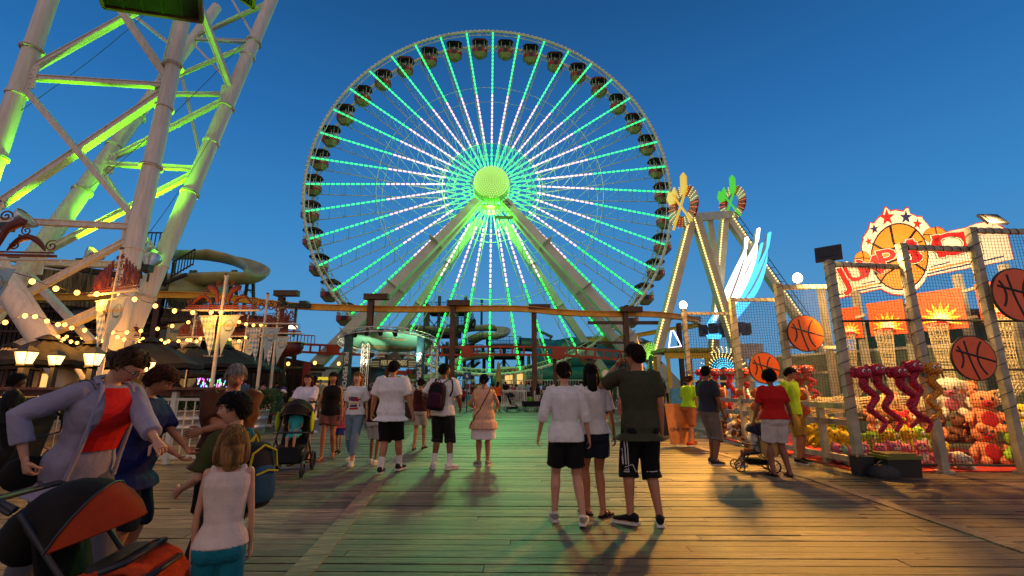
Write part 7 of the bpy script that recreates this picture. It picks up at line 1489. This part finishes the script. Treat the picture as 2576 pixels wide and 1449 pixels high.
# man in brown
d = person('heavy grey-haired man in brown tee with arms folded behind the two children', (-2.48, 4.15, 0), PI + .35, 1.60, 'm', 'tan', 'grey', 'short', 'tee', '5a3216', .55, .80, 1.5, 'shorts', '120e0e', .55, 1.3, shoe='sandal', shoe_c='b8aca0', handL=(.14, .26, 1.15), handR=(-.12, .28, 1.12), look=(.35, -.3), eyes=True, detail=1, elbL=(-1, .2, -.6), elbR=(1, .2, -.6), palmL=(0, -1, 0), palmR=(0, -1, 0))
# boy with backpack
d = person('dark-haired boy in olive tee with navy and blue backpack glancing back, mouth open', (-1.72, 2.95, 0), 1.25, 1.34, 'm', 'light', 'black', 'short_full', 'tee', '3a3c14', .5, .86, 1.3, 'shorts', '2a2420', .5, 1.0, shoe='sandal', shoe_c='b8aca0', child=True, look=(.85, -.02), eyes=True, detail=2, handL=(-.2, .25, 1.05), footL=(-.08, .12, .085), footR=(.1, -.05, .085))
BY = d
backpack(d, .03, -.10, .22, .78, '101420', '12405a', 'b8a020', 'bp')
for sx_ in (-1, 1): strap(d, [d['Su'](x, y, z) * d['s'] for x, y, z in ((sx_ * .10, -.10, .50), (sx_ * .12, -.02, .55), (sx_ * .12, .09, .46), (sx_ * .13, .10, .30))], .016, cloth('2a6a7a'), 'strap', target=d['shirt'])
# girl with bob
d = person('small girl with straight blond bob in white tank and teal shorts, back to the camera', (-1.46, 2.5, 0), .35, 1.18, 'f', 'light', 'blond', 'bob', 'tank', 'd0b8a8', .4, .90, .9, 'shorts', '0f6a78', .40, .92, shoe='sandal', shoe_c='c05030', child=True, detail=2, look=(.2, -.1), handL=(-.19, .05, .86), handR=(.20, .08, .80), footL=(-.06, .08, .085), footR=(.08, -.06, .085))
# right side
d = person('bearded man in charcoal tee and grey shorts standing sideways by the ball counter', stand(1795, 1168), -1.25, 1.78, 'm', 'brown', 'black', 'short', 'tee', '2a2c34', .48, .90, 1.2, 'shorts', '6a6258', .60, 1.12, shoe_c='2c2a28', look=(.15, 0), detail=1, handL=(-.24, .10, .82), handR=(.26, .12, .80), footL=(-.12, .08, .085), footR=(.12, -.06, .085), eyes=True)
m = MB(); m.sph(d['hc'] * d['s'] + d['Mh'] @ V((0, .05, -.075)), (.05, .052, .035), 12, 8, M=d['Mh']); m.build('beard', HR['black'], d['e'])
d = person('woman in red tee and white denim shorts with her back turned at the game booth', stand(1965, 1198), .0, 1.66, 'f', 'brown', 'black', 'curly', 'tee', 'b01410', .48, .93, 1.15, 'shorts', 'bdb4ac', .42, 1.25, shoe='sandal', shoe_c='14100e', detail=1, look=(-.25, 0), handL=(-.3, .12, .88), handR=(.33, .03, .85), footL=(-.12, .0, .085), footR=(.13, -.03, .085))
d = person('booth attendant in neon yellow tee facing the woman in red', stand(2010, 1165), PI + .5, 1.76, 'm', 'tan', 'black', 'short', 'tee', 'a8c81c', .48, .86, 1.2, 'shorts', 'a07828', .5, 1.0, shoe_c='181818', detail=1, eyes=True, look=(.2, -.2), footL=(-.1, .0, .085), footR=(.1, .06, .085))
person('neon yellow-green tee and orange shorts on the person behind the charcoal tee man', stand(1740, 1122), -.9, 1.68, 'f', 'tan', 'auburn', 'bun', 'tee', 'a0d018', .5, .93, 1.3, 'shorts', 'b06030', .5, 1.0, shoe_c='b03018', detail=1, lean=.15, footL=(-.08, .25, .085), footR=(.1, -.25, .09), handL=(-.15, .3, 1.0))
# mid distance
d = person('man in black cap and grey tee looking at his phone beside the backpack man', stand(1079, 1045) , PI + .2, 1.78, 'm', 'light', 'brown', 'short', 'tee', '55504c', .5, .84, 1.4, 'shorts', '5a6068', .55, 1.2, shoe_c='5a4030', cap='141414', handL=(-.06, .32, 1.15), handR=(.08, .32, 1.15), look=(0, -.45), detail=1, eyes=False)
m = MB(); m.box(V((.01, .37, 1.17)), (.07, .01, .14), Matrix.Rotation(-.6, 3, 'X')); m.build('phone', M_dark, d['e'])
def far(label, u, v, yaw, H, **k): k.setdefault('detail', 0); return person(label, stand(u, v), yaw, H, group=None, **k)
person('woman in bright orange tee and black shorts pushing a dark stroller in the distance', stand(1252, 1036), -.3, 1.66, 'f', 'tan', 'brown', 'long', 'tee', 'e06020', .45, .92, 1.1, 'shorts', '141414', .4, 1.1, shoe_c='141414', detail=1, handL=(.05, .38, 1.02), handR=(.15, .38, 1.02), look=(-.2, 0))
F_ = [
 ('small boy in teal tee and neon shorts left of the woman in peach', 1178, 1033, .2, 1.05, dict(child=True, top_c='2a8a94', bot_c='a8b81c')),
 ('person in maroon top and white shorts behind the number six sign', 1190, 1030, 0, 1.66, dict(sex='f', hair='auburn', style='bun', top_c='3a1a1c', bot_c='b8b4b0', top='tank')),
 ('man in pale yellow tee beyond the number six sign', 1207, 1022, PI, 1.72, dict(top_c='b8bc78', bot_c='4a4a44')),
 ('bald man in white tee near the operator cabin', 1311, 1020, PI - .5, 1.78, dict(style='buzz', hair='grey', skin='light', top_c='b8b4b4', bot_c='4a4a50', fat=1.1)),
 ('little kid in pale tee and navy shorts right of the magenta top', 1306, 1018, 0, 1.2, dict(child=True, top_c='b8c0cc', bot_c='1c2030')),
 ('person bending in a magenta top near the brown column', 1288, 1022, -1.2, 1.65, dict(sex='f', top_c='a81c6a', bot_c='1a1a1a', lean=.5, style='bun')),
 ('woman in black top and white shorts right of the brown column', 1354, 1028, -.4, 1.6, dict(sex='f', style='long', hair='brown', top_c='181414', top='tank', bot_c='b8b4b0')),
 ('child in grey tee and pink shorts beside the woman in black', 1362, 1028, .3, 1.15, dict(child=True, top_c='3a3a3a', bot_c='a84860')),
 ('person in flowered tee holding a bright tablet', 1384, 1026, PI, 1.66, dict(sex='f', hair='auburn', style='bob', top_c='b8a098', bot_c='2a2a30')),
 ('woman in navy dress with long strides behind the girls', 1535, 1062, .6, 1.66, dict(sex='f', style='long', hair='brown', top_c='1c2440', bottom='skirt', bot_c='1c2440', leg_to=.35, top='tank', detail=1)),
 ('small girl in coral flowered dress right of the navy dress', 1566, 1060, PI, 1.15, dict(sex='f', child=True, style='bob', hair='blond', top_c='c86450', bottom='skirt', bot_c='c86450', leg_to=.45, top='tank', detail=1)),
 ('person in blue tee behind the two girls in white', 1519, 1040, -.5, 1.72, dict(top_c='2a5a7a', bot_c='2a2a2a', detail=1)),
 ('man in white shirt far behind next to the queue railing', 1330, 1012, .5, 1.75, dict(top_c='9aa0b0', bot_c='3a3a3a')),
 ('woman in light green dress far off by the wheel platform', 1222, 1012, PI, 1.62, dict(sex='f', style='long', hair='blond', top_c='7aa08a', bottom='skirt', bot_c='7aa08a', leg_to=.5)),
 ('teen in dark tee near the white stairs', 1340, 1016, PI, 1.6, dict(top_c='24242c', bot_c='3a3a30')),
 ('person in orange tank left of the operator cabin, far away', 1240, 1010, 0, 1.64, dict(sex='f', style='ponytail', top='tank', top_c='b8643c', bot_c='30303a')),
 ('boy in yellow tee holding a bag in front of the stage platform', 956, 1042, PI, 1.3, dict(child=True, top_c='c8a828', bot_c='b09a50', skin='light', detail=1)),
 ('person in white tee with raised phone right of the stage', 1043, 1050, PI, 1.62, dict(sex='f', style='bob', hair='brown', top_c='c8c0c0', bot_c='3a3a44', handR=(.12, .3, 1.62), detail=1)),
 ('person with long dark hair behind the patterned tee woman', 778, 1090, -.4, 1.72, dict(sex='f', skin='tan', style='long', hair='black', top='tank', top_c='8a4a2c', bot_c='4a2a1c', detail=1)),
 ('person in tan shirt by the dark pilings', 838, 1030, PI, 1.7, dict(top_c='7a6450', bot_c='3a3a3a')),
 ('man in blue shirt behind the hedge near the pretzel pole', 610, 1032, .2, 1.78, dict(top_c='4a6a8c', bot_c='3a3a3a')),
 ('person in black hoodie before the glowing shop', 690, 1030, 0, 1.7, dict(top_c='121218', bot_c='1a1a1a', sleeve=.95)),
 ('person in purple tee before the glowing shop', 708, 1030, .3, 1.62, dict(sex='f', style='bun', top_c='4a2a6a', bot_c='24242a')),
 ('person in white cap and pink tee behind the hedge', 655, 1034, -.3, 1.66, dict(sex='f', top_c='a87a84', bot_c='3a3a3a')),
 ('distant couple member in grey near the far railing, left', 1098, 1008, 0, 1.75, dict(top_c='6a6a64', bot_c='3c3830')),
 ('distant person in dark red near the wheel leg', 1410, 1014, PI, 1.68, dict(sex='f', style='long', hair='brown', top_c='5a1c20', bot_c='2a2a2a')),
 ('distant man in beige tee right of the tablet', 1425, 1014, 0, 1.76, dict(top_c='8a7c64', bot_c='3a3a34')),
 ('person in white dress far away right of the columns', 1452, 1016, 0, 1.65, dict(sex='f', style='ponytail', hair='brown', top_c='b0aca8', bottom='skirt', bot_c='b0aca8', leg_to=.5)),
 ('man in green tee by the green round sign', 1545, 1030, .4, 1.76, dict(top_c='2a5a34', bot_c='4a443a', detail=1)),
 ('distant woman in yellow top left of the number six sign', 1150, 1016, 0, 1.62, dict(sex='f', style='long', hair='brown', top_c='b09a3a', bot_c='2c2c34')),
 ('distant man in light blue tee and backpack straps near the stage tower', 1110, 1020, .1, 1.76, dict(top_c='7a94a8', bot_c='4a463c')),
 ('distant boy in red tee walking left of the peach tank woman', 1165, 1024, .4, 1.3, dict(child=True, top_c='8c1c18', bot_c='2a2a2a')),
 ('distant woman in coral top between the peach tank and the orange tee', 1234, 1020, PI, 1.6, dict(sex='f', style='bun', top_c='b8604c', bot_c='c0b8b0')),
 ('distant man in black tee just right of the orange tee woman', 1272, 1016, 0, 1.8, dict(top_c='141416', bot_c='5a5648')),
 ('distant woman in mint tank by the brown column foot', 1322, 1010, .5, 1.62, dict(sex='f', style='ponytail', hair='blond', top='tank', top_c='6aa890', bot_c='3a3a44')),
 ('distant man in grey hoodie left of the two girls', 1372, 1012, PI, 1.78, dict(top_c='5c5c60', bot_c='26262a', sleeve=.95)),
 ('distant kid in lilac tee beside the grey hoodie', 1398, 1016, 0, 1.15, dict(child=True, top_c='8a7ab0', bot_c='4a3a3a')),
 ('distant pair member in navy polo past the two girls', 1462, 1022, .2, 1.8, dict(top_c='1c2848', bot_c='8a8270', detail=1)),
 ('distant woman in rust dress past the two girls', 1478, 1024, -.2, 1.62, dict(sex='f', style='long', hair='black', top='tank', top_c='8c3a20', bottom='skirt', bot_c='8c3a20', leg_to=.45, detail=1)),
 ('man in pale green polo by the pilings under the orange track', 800, 1034, PI, 1.78, dict(top_c='8aa080', bot_c='4a463c', detail=1)),
 ('woman in teal tee under the orange track, left of the stage', 862, 1030, PI, 1.62, dict(sex='f', style='long', hair='brown', top_c='1c6a70', bot_c='b0aca4')),
 ('girl in pink tee in front of the stage platform, beside the yellow tee boy', 925, 1036, 0, 1.35, dict(sex='f', child=True, style='ponytail', hair='brown', top_c='c0607a', bot_c='2c2c3c')),
 ('person in grey shorts and white sneakers behind the olive shirt man', 1578, 1066, .3, 1.72, dict(top_c='5a5a5a', bot_c='6a645a', shoe_c='d8d4cc', detail=1)),
]
for lb, u, v, yw, H_, k in F_:
    k = dict(k); k.setdefault('skin', r7.choice(('tan', 'light', 'brown'))); k.setdefault('leg_to', .52); a = r7.uniform(-.12, .12); k.setdefault('footL', (-.1, a, .085)); k.setdefault('footR', (.1, -a, .09)); far(lb, u, v, yw, H_, **k)
# dark haired person at the far left edge behind the bin, seated diners and the bench girls
person('silhouetted person with bushy black hair behind the bin at the far left', (at(25, 950, 7.4).x, 7.5, 0), -.6, 1.58, 'f', 'dark', 'black', 'curly', 'tee', '100c0c', .5, .9, 1.2, 'trousers', '100c0c', .93, 1.1, detail=1)
def seated(label, x, y, yaw, z=.45, **k):
    k.setdefault('detail', 0); hz = (z + .10); H_ = k.pop('H', 1.62)
    return person(label, (x, y, 0), yaw, H_, hipz=hz / (H_ / 1.75), footL=(-.11, .42, .085), footR=(.11, .38, .085), handL=(-.10, .32, .75), handR=(.12, .34, .78), kneep=(0, .6, 1), **k)
seated('seated girl in pink jacket and black cap on the bench, leftmost', -9.05, 16.85, -1.3, sex='f', skin='brown', hair='black', style='ponytail', top_c='b88a8c', sleeve=.95, bot_c='6a7684', leg_to=.62, cap='101012', detail=1, lean=.35, look=(0, -.2))
seated('seated girl in grey tee and white cap in the middle of the bench', -8.55, 16.95, -1.2, sex='f', skin='brown', hair='black', style='bun', top_c='7a7c80', bot_c='8a8c90', leg_to=.62, cap='d8d0d4', detail=1, lean=.3)
seated('seated child in lilac cap with a neon tube on the bench, rightmost', -8.1, 17.05, -1.1, sex='f', skin='brown', hair='black', style='bob', top_c='a0b82a', bot_c='5a5a60', leg_to=.62, cap='8a5a8c', H=1.5, detail=1, lean=.2)
seated('seated diner in white tee and blue cap behind the hedge', at(452, 985, 18).x, 18, .3, top_c='b0a8a8', cap='2a4a7a')
seated('seated diner with short black hair behind the hedge', at(470, 990, 16.6).x, 16.6, 0, top_c='1c1c1c', skin='brown')
seated('seated diner in dark clothes to the right of the black-haired diner', at(487, 995, 16.8).x, 16.9, 0, top_c='161414', skin='brown', sex='f', style='bob')
seated('seated diner in orange at the table left of the man in brown', at(425, 990, 17).x, 17.2, .8, top_c='8a4420', sex='f', style='long', hair='auburn')
seated('seated diner in beige under the left umbrella', at(140, 975, 14).x, 14.2, 0, top_c='6a5238')
seated('seated kid in green inside a pull wagon', at(1334, 1014, 27).x, 27, 0, z=.35, H=1.1, child=True, top_c='5aa81c')
for i, u in enumerate((1671, 1690, 1734)): person(('leftmost', 'middle', 'rightmost')[i] + ' of three dark heads waiting inside the yellow shelter', (at(u, 940, 24).x, 24.6, .15), PI if i else 0, 1.7, 'm', 'brown', 'black', 'short', 'tee', ('1c1c20', 'b8b0b0', '24243a')[i], .5, .9, 1.2, 'shorts', '2a2a2a', .5, 1., detail=0)
# ---------------------------------------------------------------- strollers
def wheel_(mb, c, r, w, ax=(1, 0, 0)):
    q = V(ax).to_track_quat('Z', 'Y').to_matrix(); mb.lathe([(r * .8, -w), (r, -w * .7), (r, w * .7), (r * .8, w), (r * .8, -w)], c, 20, M=q, cap=False); mb.lathe([(.02, -w * 1.1), (.02, w * 1.1)], c, 8, M=q)
    for i in range(5): a = i * 2 * PI / 5; mb.tube(c, V(c) + q @ V((math.cos(a) * r * .85, math.sin(a) * r * .85, 0)), .006, n=4)
def stroller(loc, yaw, label, c1, c2, s=1., kid=None, c3=None):
    e = empty('stroller', loc, yaw, label, 'stroller'); e.scale = (s, s, s)
    fr = MB()
    for sx_ in (-1, 1):
        x = sx_ * .24; fr.path([(x, .42, .12), (x, .1, .5), (x, -.28, 1.0)], .014, 8); fr.path([(x, -.3, .15), (x, .08, .52)], .014, 8); fr.path([(x, -.32, 1.0), (x, -.42, 1.06)], .014, 8)
    fr.path([(-.24, -.30, 1.02), (-.22, -.42, 1.07), (.22, -.42, 1.07), (.24, -.30, 1.02)], .018, 8); fr.tube((-.24, -.3, .15), (.24, -.3, .15), .012); fr.tube((-.24, .42, .12), (.24, .42, .12), .012); fr.path([(-.24, .2, .62), (-.15, .34, .64), (.15, .34, .64), (.24, .2, .62)], .016, 8); fr.build('frame', M_dark, e)
    for sx_ in (-1, 1):
        for y_, r in ((-.3, .15), (.42, .11)): m = MB(); wheel_(m, V((sx_ * .26, y_, r)), r, .022); m.build('wheel', M_black, e)
    m = MB(); m.loft([[V((x * .2, y, z)) for x in (-1, -.5, 0, .5, 1)] + [V((x * .2, y + .03, z - .04)) for x in (1, .5, 0, -.5, -1)] for y, z in ((-.25, .92), (-.16, .6), (-.08, .44), (.12, .42), (.24, .40), (.34, .25))], 0); m.build('seat', cloth(c1), e)
    m = MB(); rings = []
    for i in range(9):
        a = -.35 + i * 2.0 / 8; rings.append([V((math.cos(b) * .25, -.12 - math.sin(b) * .30 * math.cos(a) * .95 + .0, .78 + math.sin(b) * .30 * math.sin(a + .5))) for b in [j * PI / 12 for j in range(13)]])
    rings = [[V((math.cos(b) * .25, -.13 + .33 * math.cos(a) * math.sin(b), .80 + .33 * math.sin(a) * math.sin(b))) for b in [j * PI / 12 for j in range(13)]] for a in [.35 + i * 2.1 / 8 for i in range(9)]]
    k0 = 3 if c3 else 0
    m.loft([r + [p * .97 + V((0, 0, .02)) for p in r[::-1]] for r in rings[k0:]], 0); m.build('canopy', cloth(c2), e)
    if c3: m = MB(); m.loft([r + [p * .97 + V((0, 0, .02)) for p in r[::-1]] for r in rings[:k0 + 1]], 0); m.build('sunshade', cloth(c3), e)
    m = MB()
    for r in (rings[::2] if not c3 else rings[k0:k0 + 1]): m.path([p + (p - V((0, -.1, .8))).normalized() * .004 for p in r], .007, 5)
    m.build('hood_ribs', M_dark, e)
    m = MB(); m.box((0, -.02, .22), (.36, .46, .12), taper=1.15); m.build('basket', cloth('0e0d0d'), e)
    if kid:
        p = person(kid[0], (0, 0, 0), 0, .95, 'f', 'light', kid[2], 'bob', 'tee', kid[1], .4, .85, 1.2, 'shorts', kid[1], .4, 1., child=True, detail=1, hipz=.93 - .0, shoe_c='8a3a8a', footL=(-.1, .45, .45), footR=(.12, .42, .40), handL=(-.12, .25, 1.05), handR=(.12, .25, 1.05), kneep=(0, .6, 1))
        c = math.cos(yaw); s_ = math.sin(yaw); p['e'].location = (loc[0] + (-s_ * -.06) * s, loc[1] + (c * -.06) * s, .50 * s - .93 * .95 / 1.75 + .10); p['e'].rotation_euler = (0, 0, yaw)
    return e
# big foreground stroller (moves to the right, in front of the pointing woman)
e = stroller((-1.98, 2.42, 0), -1.38, 'large black and burnt orange stroller in the left foreground', '120e0c', '1a1410', .85, None, '9a300e')
m = MB(); m.loft([[V((x * .21, y + .0, z + abs(x) * .06)) for x in (-1, -.6, 0, .6, 1)] + [V((x * .21, y + .02, z - .05 + abs(x) * .06)) for x in (1, .6, 0, -.6, -1)] for y, z in ((-.05, .60), (.08, .64), (.2, .66), (.32, .60), (.40, .48), (.44, .34))], 0); m = remesh(m, .012, 2); wrinkle(m, .012, (8, 8, 8)); m.build('leg_cover', cloth('b23a12', 'orange'), e)
m = MB(); m.box((0, .10, .70), (.42, .10, .03)); m.path([(-.22, .12, .69), (-.2, .22, .72), (.2, .22, .72), (.22, .12, .69)], .018, 8); m.build('snack_tray', M_dark, e)
m = MB(); m.sph((.0, -.36, .84), (.17, .12, .16), 14, 9); m.build('hanging_bag', cloth('15120f'), e)
m = MB(); m.path([(-.22, .36, .56), (-.12, .46, .50), (.12, .46, .50), (.22, .36, .56)], .02, 8); m.build('bumper_bar', M_steel, e)
p0 = V(stand(730, 1190)); stroller((p0.x, p0.y, 0), PI + .2, 'black toddler stroller with lime side wings and a toddler inside', '141210', '18130f', 1.05, ('toddler in turquoise outfit riding in the black stroller', '3ab0b0', 'mid'))
e = [o for o in COL.objects if o.name.startswith('stroller') and 'lime' in o.get('label', '')][0]; m = MB(); m.sph((-.26, .0, .78), (.025, .1, .16), 10, 7); m.build('side_wing', cloth('a8b81c', 'lime'), e); m = MB(); m.sph((.26, .0, .78), (.025, .1, .16), 10, 7); m.build('side_wing', cloth('a8b81c'), e)
p0 = V(stand(1288, 1036)); stroller((p0.x, p0.y, 0), -1.3, 'dark folding stroller pushed by the woman in orange in the distance', '1a1214', '1c1416', .95)
p0 = V(stand(1905, 1185)); stroller((p0.x, p0.y, 0), 1.35, 'small navy umbrella stroller held by the woman in red', '1a1c2c', '1c2034', .72, None)
person('toddler with dark hair sitting low in the navy umbrella stroller', (p0.x + .02, p0.y, -.16), 1.35, .9, 'm', 'brown', 'black', 'short', 'tee', 'b8b0a8', .4, .85, 1.1, 'shorts', '7a4a2c', .4, 1., child=True, detail=1, hipz=.95, footL=(-.1, .42, .50), footR=(.12, .45, .50), handL=(-.12, .25, 1.1), handR=(.12, .25, 1.1), kneep=(0, .6, 1))
m = MB(); p = V(stand(1945, 1195)); m.loft([[V((math.cos(a) * .14 * k, math.sin(a) * .06 * k, z)) for a in [i * PI / 6 for i in range(12)]] for k, z in ((.8, .28), (1.1, .35), (1, .55), (.5, .68), (.1, .85))], 0); tag(m.build('shopping_bag', cloth('a8824a'), None, (p.x, p.y - .0, 0)), 'tan plastic bag hanging behind the woman in red', 'bag')
# pull wagon
wg = empty('pull_wagon', (at(1336, 1014, 27).x, 27.0, 0), .2, 'dark pull wagon with a kid in green inside', 'wagon'); m = MB(); m.box((0, 0, .42), (.95, .55, .3)); m.build('tub', cloth('14161c'), wg)
for x_ in (-.35, .35):
    for y_ in (-.26, .26): m = MB(); wheel_(m, V((x_, y_, .12)), .12, .03, (0, 1, 0)); m.build('wheel', M_black, wg)
